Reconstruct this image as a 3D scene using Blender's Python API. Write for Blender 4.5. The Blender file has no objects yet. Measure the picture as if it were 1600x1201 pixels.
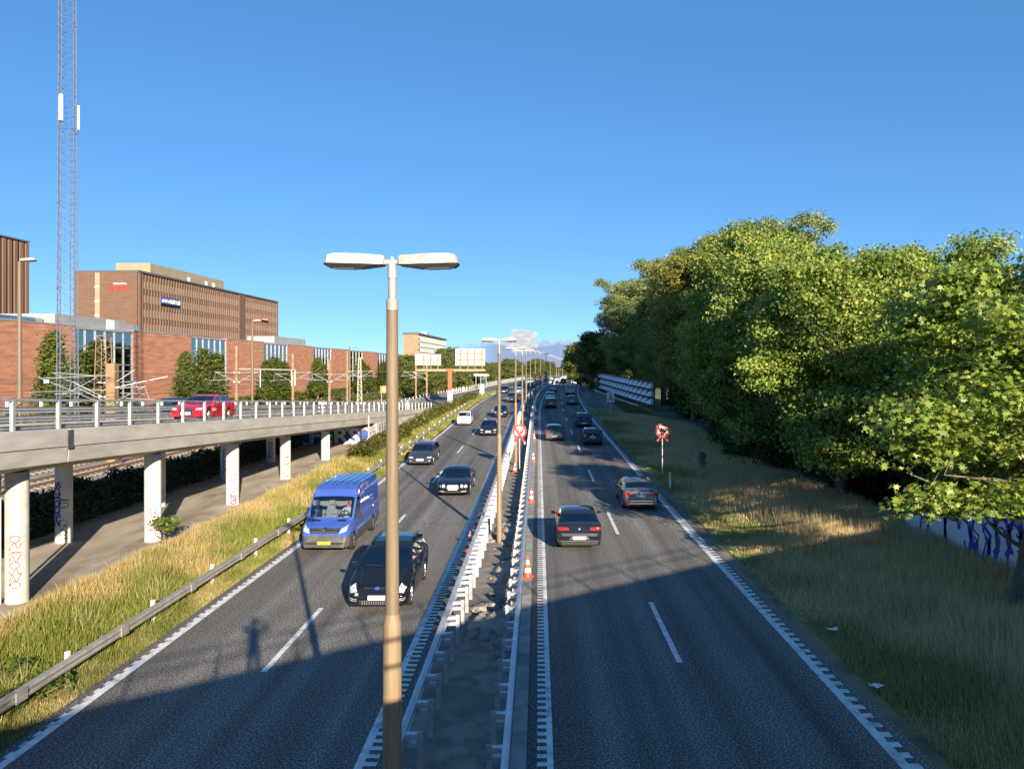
import bpy, bmesh, math, random
import numpy as np
from mathutils import Vector, Matrix
from mathutils.bvhtree import BVHTree

# ------------------------------------------------------------------ camera, sky, sun, exposure
scene = bpy.context.scene
COL = scene.collection
R = math.radians
EXPOSURE, SKY_STRENGTH = 1.25, 0.072
CF = 1 / (SKY_STRENGTH * 2 ** EXPOSURE)      # cloud brightness as seen in the picture
SUN_AZ, SUN_EL = 20.0, 17.0          # sun stands behind the camera, 20 degrees to the right, low
cam_d = bpy.data.cameras.new('camera')
cam = bpy.data.objects.new('camera', cam_d); COL.objects.link(cam)
cam.location = (0, 0, 7.4); cam.rotation_euler = (R(90), 0, 0)
cam_d.sensor_width = 36; cam_d.lens = 27.0
cam_d.shift_x = -0.02544; cam_d.shift_y = -0.01556
cam_d.clip_start = 0.1; cam_d.clip_end = 9000
scene.camera = cam

world = bpy.data.worlds.new('World'); scene.world = world; world.use_nodes = True
def build_world():
    nt = world.node_tree; N = nt.nodes; L = nt.links; N.clear()
    out = N.new('ShaderNodeOutputWorld'); bg = N.new('ShaderNodeBackground')
    bg.inputs['Strength'].default_value = SKY_STRENGTH
    sky = N.new('ShaderNodeTexSky'); sky.sky_type = 'NISHITA'; sky.sun_disc = False
    sky.sun_elevation = R(SUN_EL); sky.sun_rotation = R(180 - SUN_AZ)
    sky.altitude = 0; sky.air_density = 0.6; sky.dust_density = 0.0; sky.ozone_density = 2.2
    def math_(op, a, b=None, c=None, clamp=False):
        n = N.new('ShaderNodeMath'); n.operation = op; n.use_clamp = clamp
        for i, v in enumerate((a, b, c)):
            if v is None: continue
            if isinstance(v, (int, float)): n.inputs[i].default_value = v
            else: L.new(v, n.inputs[i])
        return n.outputs[0]
    def mapr(v, a, b, c=0.0, d=1.0):
        n = N.new('ShaderNodeMapRange'); n.interpolation_type = 'SMOOTHSTEP'
        L.new(v, n.inputs['Value'])
        for k, x in zip(('From Min', 'From Max', 'To Min', 'To Max'), (a, b, c, d)): n.inputs[k].default_value = x
        return n.outputs['Result']
    tc = N.new('ShaderNodeTexCoord'); sep = N.new('ShaderNodeSeparateXYZ'); L.new(tc.outputs['Generated'], sep.inputs[0])
    az = math_('ARCTAN2', sep.outputs['X'], sep.outputs['Y']); el = sep.outputs['Z']
    comb = N.new('ShaderNodeCombineXYZ'); L.new(az, comb.inputs[0]); L.new(math_('MULTIPLY', el, 1.7), comb.inputs[1])
    def noise(scale, detail, rough=0.55):
        n = N.new('ShaderNodeTexNoise'); n.inputs['Scale'].default_value = scale
        n.inputs['Detail'].default_value = detail; n.inputs['Roughness'].default_value = rough
        L.new(comb.outputs[0], n.inputs['Vector']); return n.outputs['Fac']
    n1 = noise(46, 7); n2 = noise(24, 5); n3 = noise(110, 6, .65)
    # low grey bank with ragged white top on the horizon ahead
    top = math_('ADD', math_('MULTIPLY', math_('SUBTRACT', n1, 0.5), 0.03), 0.037)
    edge = math_('SUBTRACT', top, el)
    bank = mapr(edge, -0.002, 0.007)
    side = math_('MULTIPLY', mapr(az, -0.115, -0.045), mapr(az, 0.55, 0.28))
    bank = math_('MULTIPLY', math_('MULTIPLY', bank, side), mapr(n2, .15, .42))
    # small cumulus head
    dx = math_('DIVIDE', math_('ADD', az, 0.0195), 0.0215); dz = math_('DIVIDE', math_('SUBTRACT', el, 0.036), 0.0175)
    rr = math_('SQRT', math_('ADD', math_('MULTIPLY', dx, dx), math_('MULTIPLY', dz, dz)))
    rr = math_('ADD', rr, math_('MULTIPLY', math_('SUBTRACT', n3, 0.5), 1.9))
    cum = mapr(rr, 1.0, 0.72)
    # colours: bank is blue grey with a sunlit rim, cumulus is white
    rim = mapr(edge, 0.010, 0.001)
    mixb = N.new('ShaderNodeMix'); mixb.data_type = 'RGBA'
    L.new(math_('MULTIPLY', rim, mapr(n3, .35, .6)), mixb.inputs['Factor'])
    mixb.inputs[6].default_value = (.34 * CF, .44 * CF, .68 * CF, 1); mixb.inputs[7].default_value = (.74 * CF, .76 * CF, .84 * CF, 1)
    mixc = N.new('ShaderNodeMix'); mixc.data_type = 'RGBA'
    L.new(mapr(n3, .3, .62), mixc.inputs['Factor'])
    mixc.inputs[6].default_value = (.95 * CF, .92 * CF, .9 * CF, 1); mixc.inputs[7].default_value = (.62 * CF, .67 * CF, .78 * CF, 1)
    m1 = N.new('ShaderNodeMix'); m1.data_type = 'RGBA'
    sat = N.new('ShaderNodeHueSaturation'); sat.inputs['Saturation'].default_value = 1.22; sat.inputs['Value'].default_value = 1.0
    L.new(sky.outputs[0], sat.inputs['Color'])
    def vmul(sock, col):
        n = N.new('ShaderNodeMix'); n.data_type = 'RGBA'; n.blend_type = 'MULTIPLY'; n.inputs['Factor'].default_value = 1; n.clamp_result = False
        L.new(sock, n.inputs[6]); n.inputs[7].default_value = (*col, 1); return n.outputs[2]
    # camera-like tone of the whole sky: lifted zenith, tamed horizon
    gm = N.new('ShaderNodeGamma'); gm.inputs['Gamma'].default_value = 0.55
    L.new(vmul(sat.outputs[0], (.125,) * 3), gm.inputs['Color'])
    skyc = vmul(gm.outputs[0], (.54 * CF, .85 * CF, 1.17 * CF))
    L.new(math_('MULTIPLY', bank, 0.92), m1.inputs['Factor']); L.new(skyc, m1.inputs[6]); L.new(mixb.outputs[2], m1.inputs[7])
    m2 = N.new('ShaderNodeMix'); m2.data_type = 'RGBA'
    L.new(cum, m2.inputs['Factor']); L.new(m1.outputs[2], m2.inputs[6]); L.new(mixc.outputs[2], m2.inputs[7])
    L.new(m2.outputs[2], bg.inputs['Color']); L.new(bg.outputs[0], out.inputs['Surface'])
build_world()

sun_d = bpy.data.lights.new('sun', 'SUN'); sun = bpy.data.objects.new('sun', sun_d); COL.objects.link(sun)
sun_d.energy = 5.0; sun_d.angle = R(0.5); sun_d.color = (1.0, 0.86, 0.67)
ce = math.cos(R(SUN_EL)); to_sun = Vector((math.sin(R(SUN_AZ)) * ce, -math.cos(R(SUN_AZ)) * ce, math.sin(R(SUN_EL))))
sun.rotation_euler = to_sun.to_track_quat('Z', 'Y').to_euler()
vs = scene.view_settings
vs.view_transform = 'Standard'; vs.look = 'None'; vs.exposure = EXPOSURE; vs.gamma = 1.0; vs.use_curve_mapping = False
scene.cycles.max_bounces = 6; scene.cycles.transparent_max_bounces = 12
scene.cycles.diffuse_bounces = 3; scene.cycles.glossy_bounces = 3; scene.cycles.transmission_bounces = 4
scene.cycles.caustics_reflective = False; scene.cycles.caustics_refractive = False

rng = random.Random(7); NR = np.random.default_rng(7)

# ------------------------------------------------------------------ materials
MATS = {}
def mat(name, base, rough=0.6, metal=0.0, var=0.12, scale=4.0, bump=0.0, bscale=60.0, stain=None, sscale=1.2, samt=0.5,
        coat=0.0, spec=0.5, stretch=(1, 1, 1), detail=4.0, speck=None, spscale=150.0, spthr=(.55, .7), attr=None, trans=None):
    """Principled material: base colour varied by noise, optional stain colour, speckle and fine bump."""
    if name in MATS: return MATS[name]
    m = bpy.data.materials.new(name); m.use_nodes = True; MATS[name] = m
    nt = m.node_tree; N = nt.nodes; L = nt.links; b = N['Principled BSDF']
    b.inputs['Roughness'].default_value = rough; b.inputs['Metallic'].default_value = metal
    b.inputs['Coat Weight'].default_value = coat; b.inputs['Coat Roughness'].default_value = 0.04
    b.inputs['Specular IOR Level'].default_value = spec
    tc = N.new('ShaderNodeTexCoord'); mp = N.new('ShaderNodeMapping'); mp.inputs['Scale'].default_value = stretch
    L.new(tc.outputs['Object'], mp.inputs[0]); V = mp.outputs[0]
    def noise(s, d=4.0, r=.55, v=None):
        n = N.new('ShaderNodeTexNoise'); n.inputs['Scale'].default_value = s; n.inputs['Detail'].default_value = d
        n.inputs['Roughness'].default_value = r; L.new(v or V, n.inputs['Vector']); return n.outputs['Fac']
    def ramp(f, a, c):
        n = N.new('ShaderNodeMapRange'); n.interpolation_type = 'SMOOTHSTEP'; L.new(f, n.inputs['Value'])
        n.inputs['From Min'].default_value = a; n.inputs['From Max'].default_value = c; return n.outputs['Result']
    def mix(f, a, c):
        n = N.new('ShaderNodeMix'); n.data_type = 'RGBA'
        if isinstance(f, float): n.inputs['Factor'].default_value = f
        else: L.new(f, n.inputs['Factor'])
        for i, v in ((6, a), (7, c)):
            if isinstance(v, tuple): n.inputs[i].default_value = (*v, 1)
            else: L.new(v, n.inputs[i])
        return n.outputs[2]
    if attr:
        at = N.new('ShaderNodeAttribute'); at.attribute_name = attr; c = at.outputs['Color']
    else:
        lo = tuple(x * (1 - var) for x in base); hi = tuple(min(1, x * (1 + var)) for x in base)
        c = mix(ramp(noise(scale, detail), .3, .7), lo, hi)
    if stain: 
        mu = N.new('ShaderNodeMath'); mu.operation = 'MULTIPLY'; L.new(ramp(noise(sscale, 6, .62), .47, .68), mu.inputs[0]); mu.inputs[1].default_value = samt
        c = mix(mu.outputs[0], c, stain)
    if speck: c = mix(ramp(noise(spscale, 2, .6), *spthr), c, speck)
    L.new(c, b.inputs['Base Color'])
    if bump:
        bp = N.new('ShaderNodeBump'); bp.inputs['Strength'].default_value = bump; bp.inputs['Distance'].default_value = 0.02
        L.new(noise(bscale, 3, .6), bp.inputs['Height']); L.new(bp.outputs[0], b.inputs['Normal'])
    if trans:
        tr = N.new('ShaderNodeBsdfTranslucent'); L.new(c, tr.inputs['Color'])
        mx = N.new('ShaderNodeMixShader'); mx.inputs[0].default_value = trans
        L.new(b.outputs[0], mx.inputs[1]); L.new(tr.outputs[0], mx.inputs[2])
        L.new(mx.outputs[0], N['Material Output'].inputs['Surface'])
    return m

def asphalt(name, base, light):
    m = mat(name, base, rough=.82, var=.16, scale=.35, bump=.55, bscale=70, spec=.35)
    nt = m.node_tree; N = nt.nodes; L = nt.links; b = N['Principled BSDF']
    tc = N.new('ShaderNodeTexCoord')
    src = b.inputs['Base Color'].links[0].from_socket
    vor = N.new('ShaderNodeTexNoise'); vor.inputs['Scale'].default_value = 22; vor.inputs['Detail'].default_value = 2; vor.inputs['Roughness'].default_value = .7
    L.new(tc.outputs['Object'], vor.inputs['Vector'])
    mr = N.new('ShaderNodeMapRange'); mr.inputs['From Min'].default_value = .47; mr.inputs['From Max'].default_value = .66
    L.new(vor.outputs['Fac'], mr.inputs['Value'])
    mx = N.new('ShaderNodeMix'); mx.data_type = 'RGBA'; L.new(mr.outputs[0], mx.inputs['Factor']); L.new(src, mx.inputs[6]); mx.inputs[7].default_value = (*light, 1)
    # streaks of wear that run along the lanes
    mp = N.new('ShaderNodeMapping'); mp.inputs['Scale'].default_value = (1.1, .016, 1); L.new(tc.outputs['Object'], mp.inputs[0])
    n2 = N.new('ShaderNodeTexNoise'); n2.inputs['Scale'].default_value = 1.0; n2.inputs['Detail'].default_value = 5; L.new(mp.outputs[0], n2.inputs['Vector'])
    mr2 = N.new('ShaderNodeMapRange'); mr2.inputs['From Min'].default_value = .35; mr2.inputs['From Max'].default_value = .7
    mr2.inputs['To Min'].default_value = .62; mr2.inputs['To Max'].default_value = 1.42; L.new(n2.outputs['Fac'], mr2.inputs['Value'])
    mul = N.new('ShaderNodeMix'); mul.data_type = 'RGBA'; mul.blend_type = 'MULTIPLY'; mul.inputs['Factor'].default_value = 1
    L.new(mx.outputs[2], mul.inputs[6]); L.new(mr2.outputs[0], mul.inputs[7]); L.new(mul.outputs[2], b.inputs['Base Color'])
    return m

def brick_mat(name, c1, c2, mortar, scale, tint=.25):
    m = bpy.data.materials.new(name); m.use_nodes = True; MATS[name] = m
    nt = m.node_tree; N = nt.nodes; L = nt.links; b = N['Principled BSDF']; b.inputs['Roughness'].default_value = .9; b.inputs['Specular IOR Level'].default_value = .2
    tc = N.new('ShaderNodeTexCoord'); sp = N.new('ShaderNodeSeparateXYZ'); L.new(tc.outputs['Object'], sp.inputs[0])
    ad = N.new('ShaderNodeMath'); ad.operation = 'ADD'; L.new(sp.outputs[0], ad.inputs[0]); L.new(sp.outputs[1], ad.inputs[1])
    cb = N.new('ShaderNodeCombineXYZ'); L.new(ad.outputs[0], cb.inputs[0]); L.new(sp.outputs[2], cb.inputs[1])
    br = N.new('ShaderNodeTexBrick'); L.new(cb.outputs[0], br.inputs['Vector']); br.inputs['Scale'].default_value = scale
    br.inputs['Color1'].default_value = (*c1, 1); br.inputs['Color2'].default_value = (*c2, 1); br.inputs['Mortar'].default_value = (*mortar, 1)
    br.inputs['Mortar Size'].default_value = .012; br.inputs['Brick Width'].default_value = .5; br.inputs['Row Height'].default_value = .25
    mp = N.new('ShaderNodeMapping'); mp.inputs['Scale'].default_value = (.25, 1.6, 1); L.new(cb.outputs[0], mp.inputs[0])
    no = N.new('ShaderNodeTexNoise'); no.inputs['Scale'].default_value = 1.3; no.inputs['Detail'].default_value = 6; L.new(mp.outputs[0], no.inputs['Vector'])
    mr = N.new('ShaderNodeMapRange'); mr.inputs['From Min'].default_value = .3; mr.inputs['From Max'].default_value = .7
    mr.inputs['To Min'].default_value = 1 - tint; mr.inputs['To Max'].default_value = 1 + tint; L.new(no.outputs['Fac'], mr.inputs['Value'])
    mx = N.new('ShaderNodeMix'); mx.data_type = 'RGBA'; mx.blend_type = 'MULTIPLY'; mx.inputs['Factor'].default_value = 1
    L.new(br.outputs['Color'], mx.inputs[6]); L.new(mr.outputs[0], mx.inputs[7]); L.new(mx.outputs[2], b.inputs['Base Color'])
    return m

def glass_mat(name, tint=(.30, .33, .34), gloss=.12, refl=1.0):
    """Clear tinted pane: transparent with a fresnel reflection."""
    m = bpy.data.materials.new(name); m.use_nodes = True; MATS[name] = m
    nt = m.node_tree; N = nt.nodes; L = nt.links; N.remove(N['Principled BSDF'])
    t = N.new('ShaderNodeBsdfTransparent'); t.inputs['Color'].default_value = (*tint, 1)
    g = N.new('ShaderNodeBsdfGlossy'); g.inputs['Roughness'].default_value = .03; g.inputs['Color'].default_value = (refl, refl, refl, 1)
    f = N.new('ShaderNodeFresnel'); f.inputs['IOR'].default_value = 1.5
    a = N.new('ShaderNodeMath'); a.operation = 'ADD'; L.new(f.outputs[0], a.inputs[0]); a.inputs[1].default_value = gloss
    mx = N.new('ShaderNodeMixShader'); L.new(a.outputs[0], mx.inputs[0]); L.new(t.outputs[0], mx.inputs[1]); L.new(g.outputs[0], mx.inputs[2])
    L.new(mx.outputs[0], N['Material Output'].inputs['Surface']); return m

asphalt('asphalt', (.078, .076, .073), (.42, .38, .325))
mat('asphalt_patch', (.034, .034, .036), rough=.85, var=.3, scale=3, bump=.4, bscale=60)
mat('verge_soil', (.19, .165, .085), rough=.95, var=.35, scale=1.1, stain=(.26, .20, .11), sscale=.35, samt=.7, bump=.5, bscale=18)
mat('land', (.10, .12, .055), rough=.95, var=.3, scale=.08, stain=(.16, .13, .07), sscale=.03)
mat('median_soil', (.23, .20, .16), rough=.95, var=.35, scale=2.2, bump=.9, bscale=24, stain=(.13, .125, .115), sscale=.55, samt=.8, speck=(.40, .37, .33), spscale=42, spthr=(.62, .7))
mat('packed_earth', (.39, .335, .26), rough=.95, var=.2, scale=.7, bump=.5, bscale=25, stain=(.17, .135, .09), sscale=.5, samt=.8, stretch=(1, .35, 1))
mat('kerb_concrete', (.30, .29, .27), rough=.9, var=.2, scale=2, bump=.3, bscale=50, stain=(.1, .1, .1), sscale=.8)
mat('road_paint', (.72, .72, .70), rough=.6, var=.1, scale=3, stain=(.30, .30, .29), sscale=2.6, samt=.75, bump=.2)
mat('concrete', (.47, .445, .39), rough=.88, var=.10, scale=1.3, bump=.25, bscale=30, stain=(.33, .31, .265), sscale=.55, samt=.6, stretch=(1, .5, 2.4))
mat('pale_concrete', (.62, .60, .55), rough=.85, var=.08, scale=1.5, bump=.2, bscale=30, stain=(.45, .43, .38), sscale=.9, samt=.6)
mat('wall_paint', (.66, .67, .69), rough=.85, var=.1, scale=1.5, bump=.25, bscale=20, stain=(.46, .47, .48), sscale=.9, samt=.6)
mat('galvanised', (.52, .535, .55), rough=.48, metal=.55, var=.14, scale=5, stain=(.36, .37, .38), sscale=2.5, samt=.6)
mat('old_galvanised', (.35, .325, .28), rough=.62, metal=.25, var=.15, scale=3, stain=(.26, .23, .18), sscale=1.4, samt=.7)
mat('white_post', (.68, .67, .63), rough=.6, var=.1, scale=3, stain=(.4, .38, .33), sscale=3)
mat('lamp_pole', (.26, .185, .112), rough=.62, metal=.1, var=.14, scale=3, stretch=(6, 6, .35), stain=(.26, .17, .10), sscale=1.2, samt=.55, bump=.1)
mat('lamp_pole_upper', (.185, .138, .09), rough=.66, metal=.1, var=.14, scale=3, stretch=(6, 6, .35), stain=(.14, .10, .065), sscale=1.2, samt=.5)
mat('lamp_shell', (.43, .41, .36), rough=.7, var=.1, scale=8, stain=(.22, .205, .165), sscale=5, samt=.75, speck=(.22, .2, .16), spscale=70, spthr=(.64, .7))
mat('lamp_dark', (.035, .035, .035), rough=.4, var=.1)
mat('lamp_lens', (.32, .33, .33), rough=.25, var=.1)
mat('rust_paint', (.33, .115, .035), rough=.75, var=.2, scale=3)
mat('beam_tan', (.30, .245, .16), rough=.7, var=.15, scale=2)
mat('brown_steel', (.26, .165, .085), rough=.75, var=.2, scale=2)
mat('sign_white', (.78, .77, .73), rough=.45, var=.04)
mat('sign_back', (.58, .55, .46), rough=.55, metal=.0, var=.06, scale=2, stain=(.55, .5, .4), sscale=1.5, samt=.4)
mat('sign_red', (.62, .025, .02), rough=.45, var=.06)
mat('tape_red', (.36, .03, .02), rough=.5, var=.15, scale=9)
mat('sign_black', (.02, .02, .02), rough=.5, var=.05)
mat('cone_orange', (.80, .085, .025), rough=.5, var=.08)
mat('cone_white', (.78, .76, .72), rough=.5, var=.06)
mat('black_rubber', (.022, .022, .022), rough=.75, var=.2)
mat('rail_rust', (.20, .115, .07), rough=.75, metal=.2, var=.2, scale=5)
mat('rail_shine', (.45, .42, .38), rough=.35, metal=.8, var=.1)
mat('sleeper_mat', (.22, .20, .17), rough=.9, var=.25, scale=4)
mat('ballast', (.30, .265, .22), rough=.95, var=.45, scale=9, bump=.9, bscale=30, stain=(.20, .14, .095), sscale=.5, speck=(.45, .42, .38), spscale=14, spthr=(.6, .68))
brick_mat('red_brick', (.47, .215, .128), (.395, .172, .102), (.39, .27, .2), 2.0)
brick_mat('brown_brick', (.165, .100, .068), (.138, .084, .058), (.16, .11, .08), 2.0, .12)
mat('tan_cladding', (.30, .25, .165), rough=.8, var=.08, scale=.5)
mat('rib_brown', (.165, .098, .066), rough=.85, var=.15, scale=.6, stretch=(1, 1, .1))
mat('win_frame', (.42, .31, .23), rough=.6, var=.1)
mat('roof_grey', (.34, .345, .34), rough=.6, metal=.2, var=.1, scale=.4)
mat('roof_dark', (.09, .09, .1), rough=.8, var=.1)
mat('mullion', (.38, .40, .42), rough=.45, metal=.4, var=.08)
mat('facade_dark', (.05, .06, .07), rough=.5, var=.3, scale=.3)
mat('white_render', (.74, .72, .64), rough=.8, var=.05, scale=.2)
mat('dark_window', (.06, .075, .09), rough=.12, var=.3, scale=.7)
mat('mast_steel', (.11, .125, .165), rough=.6, metal=.1, var=.1)
mat('antenna_white', (.82, .82, .80), rough=.5, var=.03)
mat('bark', (.13, .10, .07), rough=.95, var=.3, scale=3, stretch=(4, 4, .6), bump=.8, bscale=14)
mat('pale_bark', (.13, .11, .085), rough=.95, var=.3, scale=3, stretch=(4, 4, .6), bump=.6, bscale=14)
mat('leaf_maple', (.1, .14, .03), rough=.45, attr='Col', trans=.38, spec=.45)
mat('leaf', (.1, .14, .03), rough=.5, attr='Col', trans=.36, spec=.35)
mat('grass_blade', (.1, .14, .03), rough=.6, attr='Col', trans=.28, spec=.25)
glass_mat('facade_glass', (.42, .50, .56), .22)
glass_mat('car_glass', (.66, .70, .70), .12)
glass_mat('car_glass_dark', (.14, .155, .16), .10)
mat('chrome', (.75, .75, .75), rough=.15, metal=1, var=.03)
mat('alloy', (.55, .55, .56), rough=.3, metal=.8, var=.05)
mat('headlight', (.42, .43, .45), rough=.08, var=.5, scale=16, coat=1, spec=.8)
mat('taillight', (.45, .012, .012), rough=.12, var=.3, scale=12, coat=1)
mat('amber', (.7, .22, .02), rough=.2, var=.1, coat=1)
mat('plastic_black', (.018, .018, .02), rough=.5, var=.15)
mat('plastic_grey', (.055, .057, .06), rough=.55, var=.15, stain=(.2, .17, .13), sscale=2, samt=.4)
mat('plate_white', (.80, .80, .78), rough=.35, var=.03)
mat('plate_yellow', (.85, .52, .02), rough=.35, var=.03)
mat('interior', (.075, .075, .08), rough=.8, var=.2)
mat('interior_light', (.33, .32, .30), rough=.8, var=.1)
mat('skin_tone', (.50, .29, .20), rough=.55, var=.06)
mat('shirt_pale', (.55, .56, .58), rough=.85, var=.08)
mat('jacket_dark', (.06, .07, .10), rough=.85, var=.15)
mat('jeans', (.07, .09, .15), rough=.9, var=.2, scale=8)
mat('hair_brown', (.07, .045, .025), rough=.8, var=.2)
for nm, c in dict(spray_red=(.42, .055, .05), spray_blue=(.045, .055, .42), spray_black=(.03, .03, .035), spray_purple=(.13, .04, .30), spray_cyan=(.12, .40, .55),
                  spray_navy=(.04, .08, .26), spray_silver=(.66, .68, .70), spray_orange=(.62, .20, .08), spray_green=(.30, .42, .36), spray_white=(.66, .65, .62)).items():
    mat(nm, c, rough=.7, var=.15, scale=3)
mat('safety_orange', (.78, .24, .02), rough=.6, var=.1)
mat('stone', (.23, .20, .165), rough=.95, var=.35, scale=5, bump=.7, bscale=12)
mat('steel_dark', (.10, .10, .10), rough=.6, metal=.4, var=.2)
def paint(name, c, metal=.25, rough=.28):
    return mat('paint_' + name, c, rough=.5 if metal == 0 else .38, metal=metal, var=.06, scale=2, coat=1.0, spec=0.0)

# ------------------------------------------------------------------ mesh helpers
class MB:
    def __init__(s): s.v = []; s.f = []
    def add(s, vs_, fs):
        o = len(s.v); s.v += [tuple(p) for p in vs_]; s.f += [tuple(i + o for i in f) for f in fs]; return s
    def box(s, x0, x1, y0, y1, z0, z1, bev=0.0):
        if bev <= 0:
            return s.add([(x0,y0,z0),(x1,y0,z0),(x1,y1,z0),(x0,y1,z0),(x0,y0,z1),(x1,y0,z1),(x1,y1,z1),(x0,y1,z1)],
                         [(0,3,2,1),(4,5,6,7),(0,1,5,4),(1,2,6,5),(2,3,7,6),(3,0,4,7)])
        b = bev; vs_ = []
        for z, i in ((z0, b), (z0 + b, 0), (z1 - b, 0), (z1, b)):
            vs_ += [(x0+b+(0 if i else 0), y0+i, z), (x1-b, y0+i, z), (x1-i, y0+b, z), (x1-i, y1-b, z), (x1-b, y1-i, z), (x0+b, y1-i, z), (x0+i, y1-b, z), (x0+i, y0+b, z)]
        fs = [tuple(range(7, -1, -1)), tuple(range(24, 32))]
        for k in range(3):
            for j in range(8): fs.append((k*8+j, k*8+(j+1) % 8, k*8+8+(j+1) % 8, k*8+8+j))
        return s.add(vs_, fs)
    def tube(s, pts, rad, n=8, cap=True):
        pts = [Vector(p) for p in pts]; rad = rad if hasattr(rad, '__len__') else [rad] * len(pts); o = len(s.v)
        for i, p in enumerate(pts):
            d = (pts[min(i + 1, len(pts) - 1)] - pts[max(i - 1, 0)]).normalized()
            a = d.cross(Vector((0, 0, 1))) if abs(d.z) < .95 else d.cross(Vector((0, 1, 0))); a.normalize(); b = d.cross(a)
            for k in range(n):
                t = 2 * math.pi * (k + .5) / n; s.v.append(tuple(p + (a * math.cos(t) + b * math.sin(t)) * rad[i]))
        for i in range(len(pts) - 1):
            for k in range(n):
                s.f.append((o+i*n+k, o+i*n+(k+1) % n, o+(i+1)*n+(k+1) % n, o+(i+1)*n+k))
        if cap: s.f.append(tuple(o+k for k in range(n))); s.f.append(tuple(o+(len(pts)-1)*n+k for k in reversed(range(n))))
        return s
    def bar(s, p, q, w, h=None):
        return s.tube([p, q], (w if h is None else (w + h) / 2) * .7071, 4)
    def loft(s, rings, closed=True, cap=True):
        o = len(s.v); n = len(rings[0])
        for r in rings: s.v += [tuple(p) for p in r]
        for i in range(len(rings) - 1):
            for k in range(n if closed else n - 1):
                s.f.append((o+i*n+k, o+i*n+(k+1) % n, o+(i+1)*n+(k+1) % n, o+(i+1)*n+k))
        if cap and closed: s.f.append(tuple(o+k for k in reversed(range(n)))); s.f.append(tuple(o+(len(rings)-1)*n+k for k in range(n)))
        return s
    def prism(s, poly, axis, a, b):
        """extrude a 2D polygon along an axis; poly gives the other two coordinates in order"""
        def P(u, v, w): return {'x': (w, u, v), 'y': (u, w, v), 'z': (u, v, w)}[axis]
        n = len(poly)
        return s.add([P(*p, a) for p in poly] + [P(*p, b) for p in poly],
                     [tuple(range(n)), tuple(range(2*n-1, n-1, -1))] + [(i, (i+1) % n, n+(i+1) % n, n+i) for i in range(n)])
    def mesh(s, name, m, smooth=None, fix=True):
        me = bpy.data.meshes.new(name); me.from_pydata(s.v, [], s.f)
        if fix and s.f:
            bm = bmesh.new(); bm.from_mesh(me); bmesh.ops.recalc_face_normals(bm, faces=bm.faces); bm.to_mesh(me); bm.free()
        if m: me.materials.append(MATS[m] if isinstance(m, str) else m)
        if smooth: me.shade_smooth(); me.set_sharp_from_angle(angle=R(smooth))
        me.update(); return me
    def build(s, name, m, parent=None, loc=(0, 0, 0), smooth=None, fix=True):
        return obj(name, s.mesh(name, m, smooth, fix), parent, loc)
def obj(name, me, parent=None, loc=(0, 0, 0), rot=None, scale=None):
    o = bpy.data.objects.new(name, me); COL.objects.link(o); o.location = loc
    if rot is not None: o.rotation_euler = rot
    if scale is not None: o.scale = scale
    if parent: o.parent = parent
    return o
def tag(o, label, cat, group=None, kind=None):
    if label: o['label'] = label
    if cat: o['category'] = cat
    if group: o['group'] = group
    if kind: o['kind'] = kind
    return o
def thing(name, label, cat, loc=(0, 0, 0), rz=0, group=None):
    o = bpy.data.objects.new(name, None); COL.objects.link(o); o.location = loc; o.rotation_euler = (0, 0, rz); o.empty_display_size = .2
    return tag(o, label, cat, group)
def struct(o): o['kind'] = 'structure'; return o
def raw_mesh(name, verts, faces_flat, nper, m, cols=None):
    """fast mesh from numpy arrays: faces all with nper corners; cols per vertex"""
    me = bpy.data.meshes.new(name); nv = len(verts); nf = len(faces_flat) // nper
    me.vertices.add(nv); me.vertices.foreach_set('co', np.asarray(verts, np.float32).ravel())
    me.loops.add(nf * nper); me.loops.foreach_set('vertex_index', np.asarray(faces_flat, np.int32))
    me.polygons.add(nf); me.polygons.foreach_set('loop_start', np.arange(0, nf * nper, nper, dtype=np.int32))
    me.polygons.foreach_set('loop_total', np.full(nf, nper, np.int32))
    if cols is not None:
        a = me.color_attributes.new('Col', 'FLOAT_COLOR', 'POINT')
        a.data.foreach_set('color', np.concatenate([cols, np.ones((nv, 1))], 1).astype(np.float32).ravel())
    me.materials.append(MATS[m]); me.update(calc_edges=True); me.validate(); return me
def text_mesh(body, size, m, offset=0.0, extrude=0.0, align='CENTER', space=1.0):
    cu = bpy.data.curves.new('txt', 'FONT'); cu.body = body; cu.size = size; cu.align_x = align; cu.align_y = 'CENTER'
    cu.offset = offset; cu.extrude = extrude; cu.resolution_u = 3; cu.space_character = space
    t = bpy.data.objects.new('txt', cu); COL.objects.link(t)
    dg = bpy.context.evaluated_depsgraph_get(); me = bpy.data.meshes.new_from_object(t.evaluated_get(dg))
    bpy.data.objects.remove(t); bpy.data.curves.remove(cu)
    me.materials.clear(); me.materials.append(MATS[m]); return me

# ------------------------------------------------------------------ road geometry: profile and bend
GY = [-400, 35, 45, 57, 81, 105, 129, 153, 177, 201, 250, 320, 5000]
GZ = [0, 0, .1, .28, .66, 1.2, 1.78, 2.2, 2.45, 2.6, 2.75, 2.8, 2.8]
def g(y): return float(np.interp(y, GY, GZ))
def c(y):
    if y < 95: return 0.0
    if y < 200: return (y - 95) ** 2 / 3000.0
    return 3.675 + (y - 200) * .062
def cs(y):   # slope of the bend
    return 0 if y < 95 else ((y - 95) / 1500 if y < 200 else .062)
def gs(y): return (g(y + 2) - g(y - 2)) / 4
def P(u, y, dz=0.0): return (u + c(y), y, g(y) + dz)
YST = sorted(set(list(np.arange(-60, 60, 4.0)) + list(np.arange(60, 330, 4.0)) + GY[1:12] + [95, 200] + [340, 360, 380, 420, 460, 520, 600, 700, 850, 1000, 1300, 1800]))
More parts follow.
